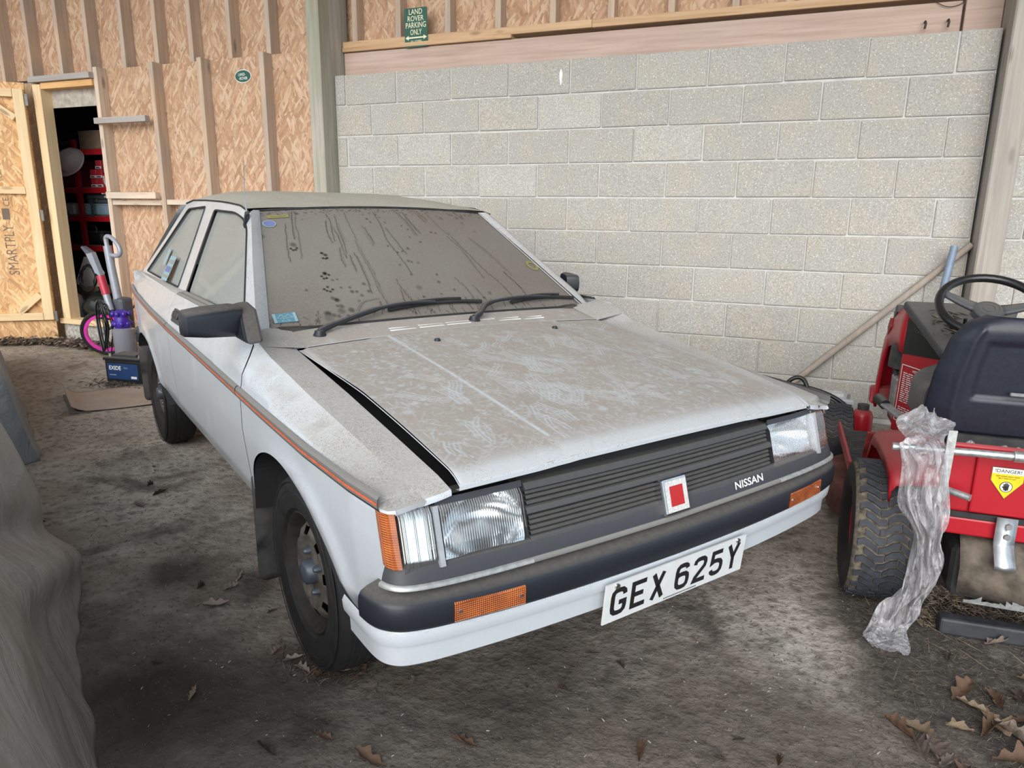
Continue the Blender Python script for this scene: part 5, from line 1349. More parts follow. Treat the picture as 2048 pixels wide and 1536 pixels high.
o = tb.build('tow_bracket', M['steel'], MW, 40); solid(o, .006, 0)
for z in (.395, .362): MB().lathe([(0, .008), (.009, .008), (.010, 0)], 6, AX['x'] @ Matrix.Rotation(PI, 3, 'X'), (-.252, .070, z)).build('bolt', M['steel'], o, 20)
# galvanised grass box frame across the back
gb = MB().tube([(-.29, .405, .612), (-.285, .185, .617), (-.28, -.24, .622)], .0115, 10).build('grass_box_bar', M['galv'], MW, 60)
MB().tube([(-.288, .10, .620), (-.286, -.02, .621)], .016, 10).build('sleeve', M['galv'], gb, 60)
MB().box((-.305, .262, .575), (.010, .022, .215), rotm('X', 1)).tube([(-.30, .262, .672), (-.27, .262, .672)], .008, 8).build('drop_handle', M['galv'], gb, 60)
MB().tube([(-.26, .25, .49), (-.30, .19, .485)], .011, 8).build('pin', M['galv'], gb, 60)
lv = MB().prism([(0, -.019, 0), (0, .019, 0), (0, .019, .012), (0, -.019, .012)], (0, 0, 0), (.47, 0, 0))
Rl = Vector((.19, .205, .500)), Vector((.54, .335, .545))
dl = (Rl[1] - Rl[0]); Ml = frame4(Rl[0], dl, Vector((-dl.y, dl.x, 0)))
lv.v = [Ml @ Vector((v.x * dl.length / .47, v.y, v.z)) for v in lv.v]; lvo = lv.build('height_lever', M['lever_grey'], MW); bevel(lvo, .003, 1)
MB().tube([Ml @ Vector((dl.length - .03, 0, .006)), Ml @ Vector((dl.length + .03, 0, .012))], .021, 10).build('lever_knob', M['trim_black'], lvo, 60)
# cutting deck with its rusty rear skirt
P = []
for a in np.linspace(0, 2 * PI, 40, endpoint=False):
    c_, s_ = math.cos(a), math.sin(a); ex = math.copysign(abs(c_) ** .6, c_); ey = math.copysign(abs(s_) ** .6, s_)
    P.append([(.70 + .36 * ex * q, .03 + .46 * ey * q, z) for q, z in ((1, .075), (1, .15), (.97, .185), (.6, .20))])
MB().grid([[P[i][j] for i in range(40)] for j in range(4)], True).build('cutting_deck', plain('rusty_deck_paint', (0.13, 0.045, 0.035), 0.85, 0, 0.5, 12, 0.4), MW, 40)
P = []
for y in np.linspace(.17, -.25, 12):
    b = .5 + .5 * math.cos((y + .04) / .21 * PI) if abs(y + .04) < .21 else 0
    P.append([(-.16 - .06 * b, y, .335), (-.20 - .07 * b, y, .30 + .02 * b), (-.235 - .06 * b, y, .24), (-.235 - .05 * b, y, .155)])
o = MB().grid(P).build('discharge_skirt', M['deck'], MW, 50); solid(o, .006, 0)
fl = MB(); 
for i in range(26):
    y = .16 - i * .0155; h_ = rr2.uniform(.008, .028)
    fl.add([(-.286, y, .15), (-.286, y - .0155, .15), (-.287, y - .0155, .15 + rr2.uniform(.008, .03)), (-.287, y, .15 + h_)], [(0, 1, 2, 3)])
fl.build('flaked_paint', M['galv'], o)['kind'] = 'stuff'
o = MB().box((-.02, -.02, .20), (.34, .40, .18)).build('gearbox', M['engine'], MW); bevel(o, .03, 2)
# ---------------------------------------------------------------- things on the walls
def sign_base(name, label, cat, F, poly, m, t=.002):
    o = MB().prism([F @ Vector((x, y, 0)) for x, y in poly], F.to_3x3() @ Vector((0, 0, -t)), (0, 0, 0)).build(name, m); return tag(o, label, cat)
F = frame4((.563, .112, 2.588), Vector((1, 0, .01)), (0, 0, 1))
sg = sign_base('parking_sign', 'small green metal parking sign with cream lettering on the ledge above the block wall', 'sign', F, rounded([(-.096, -.133), (.096, -.133), (.096, .133), (-.096, .133)], .012, 3), M['green_sign'])
for t_, y, h, w in (('LAND', .107, .036, .11), ('ROVER', .062, .036, .135), ('PARKING', .017, .038, .168), ('ONLY', -.030, .038, .095)):
    text('lettering', t_, h, w, F @ Matrix.Translation((0, y, .0012)), M['cream'], sg, bold=.006)
text('lettering', 'ALL OTHERS', .013, .09, F @ Matrix.Translation((0, -.092, .0012)), M['cream'], sg, bold=.004)
text('lettering', 'WILL BE WINCHED', .013, .135, F @ Matrix.Translation((0, -.114, .0012)), M['cream'], sg, bold=.004)
flat('arrow', [(-.090, -.068), (-.062, -.052), (-.062, -.063), (.062, -.063), (.062, -.052), (.090, -.068), (.062, -.084), (.062, -.073), (-.062, -.073), (-.062, -.084)], F, M['cream'], sg, .0012)
F = frame4((-.975, -.003, 2.322), (1, 0, 0), (0, 0, 1))
ov = sign_base('oval_badge', 'green oval badge plate with white lettering on the strand board', 'sign', F, el(.084, .050, 28), M['white'])
flat('badge_field', el(.079, .045, 28), F, M['green_sign'], ov, .001)
text('lettering', 'LAND-', .022, .072, F @ Matrix.Translation((-.008, .014, .002)), M['white'], ov, bold=.008)
text('lettering', '-ROVER', .022, .088, F @ Matrix.Translation((.004, -.016, .002)), M['white'], ov, bold=.008)
for i, (x, lab) in enumerate(((3.88, 'dark bent nail hook on the pink beam, left one of two'), (3.995, 'dark bent nail hook on the pink beam, right one of two'))):
    o = MB().tube([(x, .135, 2.36), (x, .10, 2.358), (x + .003, .095, 2.345), (x, .10, 2.318)], .006, 6).build('nail_hook', M['nail'], None, 60)
    tag(o, lab, 'hook', 'nails in the beam')
wr = MB().tube(catmull([(3.90, .13, 2.475), (3.98, .12, 2.43), (4.05, .125, 2.44), (4.06, .125, 2.47)], 6), .002, 5).build('wire', M['nail'], None, 60); tag(wr, 'loose thin wire hanging at the right end of the pink beam', 'wire')
st_ = mesh('wall_splash', [], []); bpy.data.objects.remove(st_)
hs = thing('hasp', 'small zinc hasp and staple on the right door jamb', 'latch', (-2.52, -.105, 1.40))
o = MB().box((0, -.006, 0), (.05, .006, .035)).build('plate', M['steel'], hs); MB().tube([(-.02, -.01, 0), (-.03, -.03, 0), (-.045, -.03, 0)], .005, 6).build('staple', M['steel'], hs)
# ---------------------------------------------------------------- leaning pole, pipe, cable, grey battery
tag(MB().tube([(3.14, -.13, .0), (3.45, -.06, .30), (3.8, -.045, .655), (4.255, -.035, 1.125)], [.020, .020, .021, .019], 10).build('wooden_pole', M['stick'], None, 60), 'long round wooden pole leaning across the block wall', 'pole')
M['pipe'] = plain('blue_grey_pipe', (0.20, 0.26, 0.36), 0.4, 0, 0.08)
pp = MB().tube([(4.035, -.20, .0), (4.160, -.10, 1.115)], .020, 12).build('pipe', M['pipe'], None, 60); tag(pp, 'blue-grey plastic pipe standing against the wall behind the mower', 'pipe')
M['cable'] = plain('black_cable', (0.014, 0.014, 0.015), 0.4, 0, 0.2)
cb_ = MB().tube(catmull([(3.25, -.62, .016), (3.30, -.45, .20), (3.38, -.42, .33), (3.46, -.42, .30), (3.50, -.50, .05), (3.40, -.62, .018), (3.28, -.55, .10), (3.36, -.42, .27), (3.52, -.40, .27), (3.68, -.42, .20), (3.77, -.45, .06), (3.70, -.55, .02), (3.50, -.60, .10), (3.55, -.45, .22), (3.64, -.45, .19), (3.68, -.5, .05), (3.60, -.62, .016)], 8), .013, 8).build('cable_coil', M['cable'], None, 60)
tag(cb_, 'thick black cable in loose loops on the floor by the front corner of the car', 'cable')
M['case_grey'] = plain('grey_battery_case', (0.30, 0.33, 0.37), 0.45, 0, 0.15)
gb_ = thing('car_battery', 'grey car battery with a round label behind the front mower tyre', 'battery', (3.585, -.30, 0), math.radians(6))
o = MB().box((0, 0, .095), (.27, .17, .19)).build('case', M['case_grey'], gb_); bevel(o, .008, 2)
o = MB().box((0, 0, .205), (.275, .175, .03)).build('lid', plain('pale_battery_lid', (0.50, 0.53, 0.56), 0.4), gb_); bevel(o, .008, 2)
o = MB().box((0.02, .03, .228), (.14, .09, .022)).build('lid_block', plain('white_battery_cover', (0.60, 0.62, 0.62), 0.4), gb_); bevel(o, .005, 2)
for x in (-.10, .11): MB().lathe([(0, .03), (.009, .03), (.010, 0)], 10, None, (x, -.04, .218)).build('terminal', M['engine_grey'], gb_, 40)
Fl = frame4((-.075, -.0862, .125), (1, 0, 0), (0, 0, 1)); flat('label', el(.034, .034), Fl, M['white'], gb_, .001)
flat('label_print', [(-.02, -.004), (.02, .002), (.02, .007), (-.02, .001)], Fl, M['badge_red'], gb_, .002); flat('label_print', [(-.018, -.016), (.016, -.011), (.016, -.007), (-.018, -.012)], Fl, M['st_violet'], gb_, .002)
# red can and a wooden board end by the mower
jk = thing('red_canister', 'small red canister with a black cap beyond the running board', 'canister', (3.76, -.62, 0))
MB().lathe([(0, 0), (.05, 0), (.055, .01), (.055, .20), (.045, .225), (.03, .235), (0, .235)], 18).build('body', M['red'], jk, 40); MB().lathe([(.03, .235), (.03, .265), (.0, .268)], 14).build('cap', M['engine'], jk, 40)
# ---------------------------------------------------------------- left side: battery, vacuum cleaner, pink wheel, sheet
M['batt_black'] = dusty('black_battery_case', (0.016, 0.016, 0.018), (0.12, 0.11, 0.10), 0.4, lo=.6, amt=.8)
M['batt_blue'] = plain('blue_battery_label', (0.020, 0.055, 0.16), 0.35, 0, 0.1)
bt = thing('car_battery', 'black car battery with a blue label beside the rear mud flap', 'battery', (-1.25, -1.10, 0), math.radians(8))
o = MB().box((0, 0, .085), (.33, .17, .17)).build('case', M['batt_black'], bt); bevel(o, .008, 2)
o = MB().box((0, 0, .18), (.35, .185, .024)).build('lid', M['batt_black'], bt); bevel(o, .006, 2)
o = MB().box((-.02, .015, .20), (.20, .12, .022)).build('lid_block', M['dash'], bt); bevel(o, .005, 2)
for x in (.12, -.14): MB().lathe([(0, .022), (.009, .022), (.011, 0)], 10, None, (x, -.05, .192)).build('terminal', M['engine_grey'], bt, 40)
Fb = frame4((-.01, -.0858, .088), (1, 0, 0), (0, 0, 1))
lb_ = flat('label', [(-.135, -.06), (.135, -.06), (.135, .06), (-.135, .06)], Fb, M['batt_blue'], bt, .001)
text('label_print', 'EXIDE', .030, .105, Fb @ Matrix.Translation((-.065, .026, .002)), M['white'], lb_, bold=.02)
text('label_print', 'Start', .016, .035, Fb @ Matrix.Translation((.03, .030, .002)), M['st_pale'], lb_)
flat('label_print', [(.07, -.05), (.12, -.05), (.12, -.032), (.07, -.032)], Fb, M['white'], lb_, .002); flat('label_print', [(-.12, -.03), (-.06, -.03), (-.06, -.024), (-.12, -.024)], Fb, M['st_pale'], lb_, .002)
# lino sheet on the floor with its left edge curling
M['sheet'] = plain('pale_brown_sheet', (0.34, 0.27, 0.225), 0.8, 0, 0.12, 5); M['sheet_dark'] = plain('grey_sheet_back', (0.16, 0.145, 0.13), 0.9, 0, 0.2, 9)
P = []
A0, B0, C0, D0 = Vector((-1.30, -1.62, 0)), Vector((-.82, -1.92, 0)), Vector((-.46, -1.46, 0)), Vector((-.97, -1.12, 0))
for i in np.linspace(0, 1, 16):
    row = []
    for j in np.linspace(0, 1, 12):
        p = A0.lerp(B0, j).lerp(D0.lerp(C0, j), i); p.z = .012 + .055 * max(0, 1 - i / .14) ** 1.5 * (1 - .35 * j) + .006 * math.sin(j * 5 + i * 3) ** 2
        row.append(p)
    P.append(row)
shm = MB().grid(P).build('floor_sheet', M['sheet'], None, 60); solid(shm, .006, -1); tag(shm, 'pale brown flat sheet lying on the floor behind the rear wheel', 'sheet')
lo_ = MB().grid([[p + (p - P[-1][k]) * .02 * (1) - Vector((0, 0, p.z - .006)) for k, p in enumerate(r)] for r in P[:4]]).build('under_sheet', M['sheet_dark'], shm, 60); solid(lo_, .004, -1)
# upright vacuum cleaner
M['vac_grey'] = plain('silver_grey_plastic', (0.30, 0.32, 0.37), 0.35, 0.15, 0.08)
M['vac_dark'] = plain('slate_plastic', (0.075, 0.082, 0.10), 0.45, 0, 0.12)
M['vac_purple'] = plain('purple_plastic', (0.055, 0.025, 0.30), 0.25, 0, 0.15)
M['vac_red'] = plain('crimson_plastic', (0.42, 0.02, 0.05), 0.35, 0, 0.1)
n = N('clear_bin_plastic', 0.15); n.col((0.55, 0.56, 0.64)); n.P('Transmission Weight', 0.6); M['vac_bin'] = n.m
VC = thing('vacuum_cleaner', 'upright vacuum cleaner with purple cyclone and grey handle by the store room door', 'vacuum cleaner', (-1.70, -.72, 0))
o = MB().box((.06, -.06, .045), (.30, .22, .07)).build('floor_head', M['vac_dark'], VC); bevel(o, .02, 2)
o = MB().box((-.045, .0, .32), (.12, .12, .50)).build('body', M['vac_dark'], VC); bevel(o, .03, 3)
tb_ = MB().tube([(-.06, -.02, .52), (-.085, -.03, .80), (-.105, -.03, .98)], [.034, .032, .030], 12).build('wand', M['vac_grey'], VC, 60)
MB().tube(catmull([(-.105, -.03, .97), (-.108, -.03, 1.045), (-.05, -.035, 1.05), (.03, -.04, .99), (.045, -.04, .93), (.0, -.035, .905), (-.085, -.03, .91)], 6), .017, 10).build('handle', M['vac_grey'], tb_, 60)
hs_ = MB().tube([(-.07, -.09, .47), (-.13, -.08, .63)], .026, 10).build('hose_joint', M['vac_grey'], VC, 60)
MB().tube([(-.117, -.08, .595), (-.158, -.08, .745)], .031, 10).build('red_cuff', M['vac_red'], hs_, 60)
MB().prism([(-.190, -.08, .765), (-.130, -.08, .74), (-.205, -.08, .93), (-.270, -.08, .915)], (0, -.02, 0), (0, .02, 0)).build('crevice_tool', M['vac_grey'], hs_)
MB().prism([(-.205, -.08, .925), (-.270, -.08, .915), (-.318, -.08, .965), (-.305, -.08, .975)], (0, -.021, 0), (0, .021, 0)).build('tool_tip', M['vac_dark'], hs_)
bn = MB().lathe([(0, .12), (.072, .12), (.080, .14), (.082, .33), (.06, .34), (0, .34)], 22, None, (.055, -.10, 0)).build('dust_bin', M['vac_bin'], VC, 40)
cyc = MB().lathe([(.03, .33), (.062, .345), (.07, .38), (.055, .42), (.06, .46), (.03, .485), (0, .485)], 20, None, (.05, -.10, 0)).build('cyclone', M['vac_purple'], VC, 50)
kn = MB()
for z in (.375, .455):
    for i in range(8):
        a = i * PI / 4 + (z > .4) * .4; kn.lathe([(0, .02), (.014, .016), (.02, 0), (.014, -.016), (0, -.02)], 8, None, (.05 + .062 * math.cos(a), -.10 + .062 * math.sin(a), z))
kn.build('cyclone_cone', M['vac_purple'], cyc, 60)['kind'] = 'stuff'
cd = MB(); rv = random.Random(3)
for i in range(7):
    x0 = -.12 + rv.uniform(-.04, .03); y0 = -.10 + rv.uniform(-.04, .02); zt_ = .52 + rv.uniform(-.06, .04); zb_ = .12 + rv.uniform(-.05, .1)
    cd.tube(catmull([(x0, y0, zt_), (x0 + .06, y0 - .03, zt_ - .05), (x0 + .07, y0 - .02, (zt_ + zb_) / 2), (x0 + .02, y0 - .03, zb_), (x0 - .05, y0, (zt_ + zb_) / 2 + .03), (x0 - .04, y0, zt_ - .04)], 6, True), .0048, 6, closed=True)
cd.build('power_cord', M['cable'], VC, 60)
MB().tube([Vector((-.16, -.09, .50)) + Vector((.055 * math.cos(a), -.02 * math.sin(a), .045 * math.sin(a))) for a in np.linspace(0, 2 * PI, 24, endpoint=False)], .013, 8, closed=True).build('hose', M['vac_dark'], VC, 60)
# child's bicycle wheel with a pink rim
M['pink'] = plain('pink_rim', (0.72, 0.05, 0.42), 0.3, 0, 0.08)
BW = thing('bicycle', 'small bicycle with a pink-rimmed wheel beside the store room step', 'bicycle', (-2.27, -.50, 0), math.radians(32))
A = Matrix.Rotation(math.radians(-82), 3, 'X')
tyr = [(.168, -.012), (.178, -.022), (.195, -.021), (.205, 0), (.195, .021), (.178, .022), (.168, .012)]
t_ = MB().lathe(tyr, 36, A, (0, 0, .205)).build('tyre', M['tyre'], BW, 60)
MB().lathe([(.145, -.012), (.170, -.014), (.170, .014), (.145, .012)], 36, A, (0, 0, .205), closed=True).build('rim', M['pink'], BW, 30)
for i in range(18):
    a = 2 * PI * i / 18; b = a + (.5 if i % 2 else -.5); h = .02 if i % 2 else -.02
    MB().tube([A @ Vector((.146 * math.cos(a), .146 * math.sin(a), 0)) + Vector((0, 0, .205)), A @ Vector((.018 * math.cos(b), .018 * math.sin(b), h)) + Vector((0, 0, .205))], .0016, 5).build('spoke', M['steel'], BW)
MB().tube([A @ Vector((0, 0, -.04)) + Vector((0, 0, .205)), A @ Vector((0, 0, .04)) + Vector((0, 0, .205))], .018, 12).build('hub', M['engine_grey'], BW, 60)
for h_ in (-.035, .035): MB().tube([A @ Vector((0, 0, h_)) + Vector((0, 0, .205)), Vector((.17, h_ * .9, .36)), Vector((.30, h_ * .3, .47))], .009, 6).build('fork', M['engine'], BW, 60)
# ---------------------------------------------------------------- inside the store room
M['shelf_red'] = plain('red_shelving_steel', (0.36, 0.008, 0.016), 0.4, 0, 0.1)
M['chipboard'] = plain('shelf_board', (0.22, 0.15, 0.09), 0.8, 0, 0.2, 20)
SH = thing('shelving_unit', 'red steel shelving unit inside the dark store room', 'shelving', (-3.6, .72, .18))
ZS_ = (.68, .985, 1.27, 1.645)
for x in (-.70, -.085, .62):
    for y in (-.22, .22): MB().box((x, y, .885), (.045, .035, 1.77)).build('upright', M['shelf_red'], SH)
for z in ZS_:
    b = MB().box((-.04, -.23, z), (1.34, .025, .055)).build('shelf', M['shelf_red'], SH)
    MB().box((-.04, 0, z + .025), (1.33, .44, .012)).build('board', M['chipboard'], b)
def crate(name, lab, cat, c, d, m, group=None, rz=0, bw=.004, build=None):
    t = thing(name, lab, cat, (c[0], c[1], c[2] - d[2] / 2), math.radians(rz), group)
    o = MB().box((0, 0, d[2] / 2), d).build('body', m, t); bevel(o, bw, 1)
    if build: build(t, d)
    return t
M['card'] = plain('brown_cardboard', (0.33, 0.205, 0.115), 0.85, 0, 0.1, 12); M['card_dim'] = plain('dull_cardboard', (0.27, 0.185, 0.125), 0.85, 0, 0.12, 12)
M['red_box'] = plain('red_carton', (0.48, 0.03, 0.04), 0.5, 0, 0.08)
M['blue_dark'] = plain('navy_print', (0.03, 0.035, 0.09), 0.5)
def redprint(t, d):
    Fp = frame4((0, -d[1] / 2 - .001, d[2] / 2), (1, 0, 0), (0, 0, 1)); w, h = d[0] / 2, d[2] / 2
    flat('carton_print', [(-w, -h * .9), (w, -h * .9), (w, -h * .35), (-w, -h * .35)], Fp, M['white'], t, .001); flat('carton_print', [(-w * .8, -h * .8), (w * .8, -h * .8), (w * .3, -h * .5), (-w * .8, -h * .5)], Fp, M['blue_dark'], t, .002)
zb_ = 1.45 + .031
for (dx, dz, lab) in ((-.005, 0, 'lower left red and white carton on the middle red shelf'), (.085, 0, 'lower second red and white carton on the middle red shelf'), (-.005, .09, 'upper left red and white carton stacked on the middle red shelf'), (.085, .09, 'upper second red and white carton stacked on the middle red shelf'), (.085, .18, 'topmost red and white carton of the stack, below the plastic bags')):
    crate('carton', lab, 'box', (-3.53 + dx, .64, zb_ + .045 + dz + .0), (.085, .16, .088), M['red_box'], 'red and white cartons on the shelf', 0, .003, redprint)
def redwave(t, d):
    Fp = frame4((0, -d[1] / 2 - .001, d[2] / 2), (1, 0, 0), (0, 0, 1))
    sm = strokes([[(-.04, .05), (-.03, -.02), (-.01, -.05), (.05, -.055)]], .02, .001); sm.v = [Fp @ v for v in sm.v]; sm.build('carton_print', M['white'], t)
crate('carton', 'red carton with a white curved stripe beside the brown boxes', 'box', (-3.345, .64, zb_ + .065), (.10, .16, .128), M['red_box'], None, 0, .003, redwave)
crate('cardboard_box', 'plain brown cardboard box under another on the middle red shelf', 'box', (-3.20, .62, zb_ + .07), (.18, .2, .138), M['card'], None)
crate('cardboard_box', 'plain brown cardboard box stacked on top on the middle red shelf', 'box', (-3.24, .62, zb_ + .21), (.18, .2, .135), M['card'], None)
def caselid(t, d):
    o = MB().box((0, 0, d[2] * .8), (d[0] * 1.02, d[1] * 1.02, .012)).build('lid_seam', M['engine'], t); MB().tube([(-.05, -d[1] / 2, d[2] * .5), (-.05, -d[1] / 2 - .03, d[2] * .5), (.05, -d[1] / 2 - .03, d[2] * .5), (.05, -d[1] / 2, d[2] * .5)], .008, 6).build('handle', M['engine'], t)
crate('tool_case', 'dark red tool case left of the shelf upright', 'case', (-3.93, .68, zb_ + .14), (.42, .24, .278), plain('dark_red_case', (0.16, 0.012, 0.02), 0.4), None, 0, .012, caselid)
def shield(t, d):
    Fp = frame4((.14, -d[1] / 2 - .001, d[2] * .60), (1, 0, 0), (0, 0, 1))
    flat('carton_print', [(-.05, .055), (.05, .055), (.05, -.02), (0, -.06), (-.05, -.02)], Fp, plain('shield_print', (0.14, 0.085, 0.06), 0.8), t, .001); text('carton_print', 'VC', .04, .06, Fp @ Matrix.Translation((0, .005, .002)), M['card'], t)
crate('cardboard_box', 'large brown cardboard carton with a shield mark on the top shelf', 'box', (-3.42, .70, 1.825 + .037 + .09), (.52, .3, .18), M['card_dim'], None, -3, .004, shield)
bt_ = thing('rubber_hoop', 'dark bicycle tyre hoop lying on the top shelf at the left', 'hoop', (-4.0, .64, 1.862)); MB().tube([(.24 * math.cos(a), .20 * math.sin(a), .10 + .07 * math.sin(a)) for a in np.linspace(0, 2 * PI, 32, endpoint=False)], .026, 8, closed=True).build('casing', M['tyre'], bt_, 60)
# hard hat hung on the end of the upright
M['hat'] = plain('grey_white_hat_plastic', (0.52, 0.52, 0.51), 0.35, 0, 0.06)
HH = thing('hard_hat', 'pale grey hard hat hanging on the red shelf upright', 'helmet', (-3.62, .40, 1.735))
HH.rotation_euler = frame4((0, 0, 0), (-.62, -.38, -.69), Vector((.52, -.62, .55)).cross(Vector((-.62, -.38, -.69)))).to_euler()
P = []
for t in np.linspace(0, 1, 12):
    row = []
    for a in np.linspace(0, 2 * PI, 40, endpoint=False):
        r_ = math.cos(t * PI / 2) ** .75; z = .125 * math.sin(t * PI / 2); rid = 0
        cx = math.cos(a); 
        for c0 in (-.35, 0, .35): rid += .006 * math.exp(-((math.sin(a) * r_ - c0) / .09) ** 2) * min(1, t * 3)
        row.append((.125 * r_ * cx * 1.12, .112 * r_ * math.sin(a), z + rid))
    P.append(row)
hs2 = MB().grid(P, True).build('shell', M['hat'], HH, 60)
MB().grid([[(.14 * math.cos(a) * (1 + k * (.36 if math.cos(a) > 0 else .06) * max(.15, math.cos(a) if math.cos(a) > 0 else .5)), .112 * math.sin(a) * (1 + k * .10), .004 - k * .012) for a in np.linspace(0, 2 * PI, 40, endpoint=False)] for k in (0, .5, 1)], True).build('brim', M['hat'], HH, 60)
# things on the lower shelves
zc_ = 1.165 + .035
def decal(t, d):
    Fp = frame4((0, -d[1] / 2 - .001, d[2] / 2), (1, 0, 0), (0, 0, 1))
    flat('sticker', [(.04, -.005), (.10, -.005), (.10, .03), (.04, .03)], Fp, M['white'], t, .001); flat('sticker', [(-.09, -.02), (-.05, .0), (-.045, .012), (-.085, -.005)], Fp, M['yellow'], t, .001); MB().tube([(-.2, -d[1] / 2, .03), (-.2, -d[1] / 2 - .02, .05), (.2, -d[1] / 2 - .02, .05), (.2, -d[1] / 2, .03)], .007, 6).build('handle', M['engine'], t)
lb2 = crate('storage_box', 'translucent pale blue storage box on the lower red shelf', 'box', (-3.56, .68, zc_ + .056), (.52, .26, .11), plain('pale_blue_plastic', (0.28, 0.42, 0.52), 0.35), None, 0, .012, lambda t, d: boxo('lid', (0, 0, d[2]), (d[0] * 1.03, d[1] * 1.03, .012), plain('pale_lid', (0.38, 0.46, 0.50), 0.4), t))
crate('tool_case', 'slate grey power tool case lying on the pale blue box', 'case', (-3.45, .68, zc_ + .118 + .05), (.46, .24, .095), plain('slate_case', (0.10, 0.115, 0.135), 0.5), None, 0, .014, decal)
crate('storage_box', 'small grey-white tub at the left end of the lower red shelf', 'box', (-3.98, .68, zc_ + .06), (.2, .24, .12), plain('white_tub', (0.50, 0.50, 0.48), 0.5), None, 0, .015, lambda t, d: boxo('lid', (0, 0, d[2]), (d[0] * 1.05, d[1] * 1.05, .012), M['case_grey'], t))
gl_ = thing('watering_can', 'green plastic can end on the lower red shelf near the jamb', 'can', (-3.22, .66, zc_)); MB().lathe([(0, 0), (.06, 0), (.065, .01), (.062, .085), (.03, .095), (0, .095)], 16).build('body', plain('green_plastic', (0.02, 0.24, 0.04), 0.4), gl_, 40); MB().tube(catmull([(-.05, 0, .08), (-.03, 0, .115), (.03, 0, .115), (.05, 0, .08)], 4), .007, 6).build('handle', plain('green_handle', (0.02, 0.20, 0.04), 0.4), gl_, 60)
zd_ = .86 + .035
bk = thing('cool_bag', 'black padded bag on the lowest red shelf', 'bag', (-3.75, .70, zd_)); o = MB().box((0, 0, .07), (.42, .24, .14)).build('body', M['batt_black'], bk); bevel(o, .05, 4); MB().tube(catmull([(-.12, -.1, .12), (-.1, -.1, .19), (.1, -.1, .19), (.12, -.1, .12)], 5), .01, 6).build('strap', M['engine'], bk, 60)
rr_ = thing('extension_reel', 'black cable reel with red side on the lowest red shelf', 'reel', (-3.26, .68, zd_)); MB().lathe([(0, -.05), (.12, -.05), (.12, -.04), (.07, -.04), (.07, .04), (.12, .04), (.12, .05), (0, .05)], 24, AX['y'], (0, 0, .122)).build('drum', M['engine'], rr_, 40); MB().lathe([(.03, -.052), (.08, -.052)], 20, AX['y'], (0, 0, .122)).build('side_plate', M['red_box'], rr_, 40)
# spiral cord, walking pole, white panel, jug, sack, coil on the store room floor
sp = MB().tube([(-3.50 + .012 * math.cos(t * 9), .475 + .012 * math.sin(t * 9), 1.40 - t * .022) for t in np.linspace(0, 10, 120)], .004, 5).build('spiral_cord', plain('dark_green_cord', (0.01, 0.05, 0.04), 0.4), None, 60); tag(sp, 'dark spiral cord hanging in front of the shelves', 'cord')
wp_ = thing('walking_pole', 'thin walking pole with black grip leaning on the shelves', 'pole', (-3.83, .36, .18)); MB().tube([(.03, 0, 0), (0, .08, .92)], .007, 8).build('shaft', M['steel'], wp_, 60); MB().tube([(0, .08, .92), (-.003, .085, 1.06)], [.014, .018], 8).build('grip', M['engine'], wp_, 60)
wpn = mesh('white_panel', [(-3.66, .30, .50), (-3.40, .36, .44), (-3.36, .42, .62), (-3.47, .40, .78), (-3.56, .36, .78)], [(0, 1, 2, 3, 4)], M['white']); solid(wpn, .006); tag(wpn, 'white folded panel leaning behind the vacuum cleaner', 'panel')
bx = thing('floor_box', 'dark box carrying the white panel on the store room floor', 'box', (-3.52, .48, .18)); o = MB().box((0, 0, .15), (.3, .3, .30)).build('body', M['card_dim'], bx)
jg = thing('plastic_jug', 'white plastic jug on the threshold of the store room', 'jug', (-3.42, .10, .18)); MB().lathe([(0, 0), (.085, 0), (.095, .015), (.092, .15), (.06, .235), (.025, .26), (.025, .285), (0, .285)], 20).build('body', plain('white_jug', (0.66, 0.67, 0.68), 0.4, 0, 0.03), jg, 40); MB().lathe([(.027, .285), (.027, .305), (0, .306)], 12).build('cap', M['engine'], jg, 40)
sk = thing('black_sack', 'black bin sack filling the foot of the doorway', 'sack', (-3.10, .16, .18)); P = []
for t in np.linspace(0, 1, 12):
    P.append([(.21 * math.cos(a) * (math.sin(PI * (t * .86 + .12)) ** .6) * (1 + .07 * math.sin(5 * a + t * 4)), .17 * math.sin(a) * (math.sin(PI * (t * .86 + .12)) ** .6) * (1 + .07 * math.sin(4 * a - t * 5)), .29 * t) for a in np.linspace(0, 2 * PI, 26, endpoint=False)])
MB().grid(P, True).build('bag', M['panel_black'], sk, 60); MB().lathe([(.06, .285), (.02, .30), (.03, .33), (0, .335)], 10).build('neck', M['panel_black'], sk, 60)
cl_ = MB()
for i in range(6): 
    r_ = .10 + rv.uniform(-.02, .02); ph = rv.uniform(0, 6); cl_.tube([(-3.18 + rv.uniform(-.01, .01) + r_ * math.cos(a), .09 + .05 * math.sin(a + ph) * .5, .60 + r_ * 1.15 * math.sin(a)) for a in np.linspace(0, 2 * PI, 26, endpoint=False)], .006, 6, closed=True)
cl_ = cl_.build('cable_coil', M['cable'], None, 60); tag(cl_, 'coil of thin black cable hanging above the black sack', 'cable')
yb_ = thing('tool_tote', 'black and yellow tool tote half hidden by the right jamb', 'tote', (-2.72, .2, .18)); o = MB().box((0, 0, .14), (.28, .22, .28)).build('body', M['batt_black'], yb_); bevel(o, .02, 2)
for z in (.07, .16, .24): MB().box((-.03, -.112, z), (.16, .01, .03), rotm('Y', 20)).build('stripe', M['yellow'], yb_)
fr_ = thing('sack_truck', 'black tubular sack truck handle standing in the doorway', 'trolley', (-2.78, .46, .18)); MB().tube(catmull([(-.13, 0, 0), (-.13, 0, .70), (-.11, 0, .80), (.0, 0, .83), (.11, 0, .80), (.13, 0, .70), (.13, 0, 0)], 6), .014, 8).build('frame', M['engine'], fr_, 60)
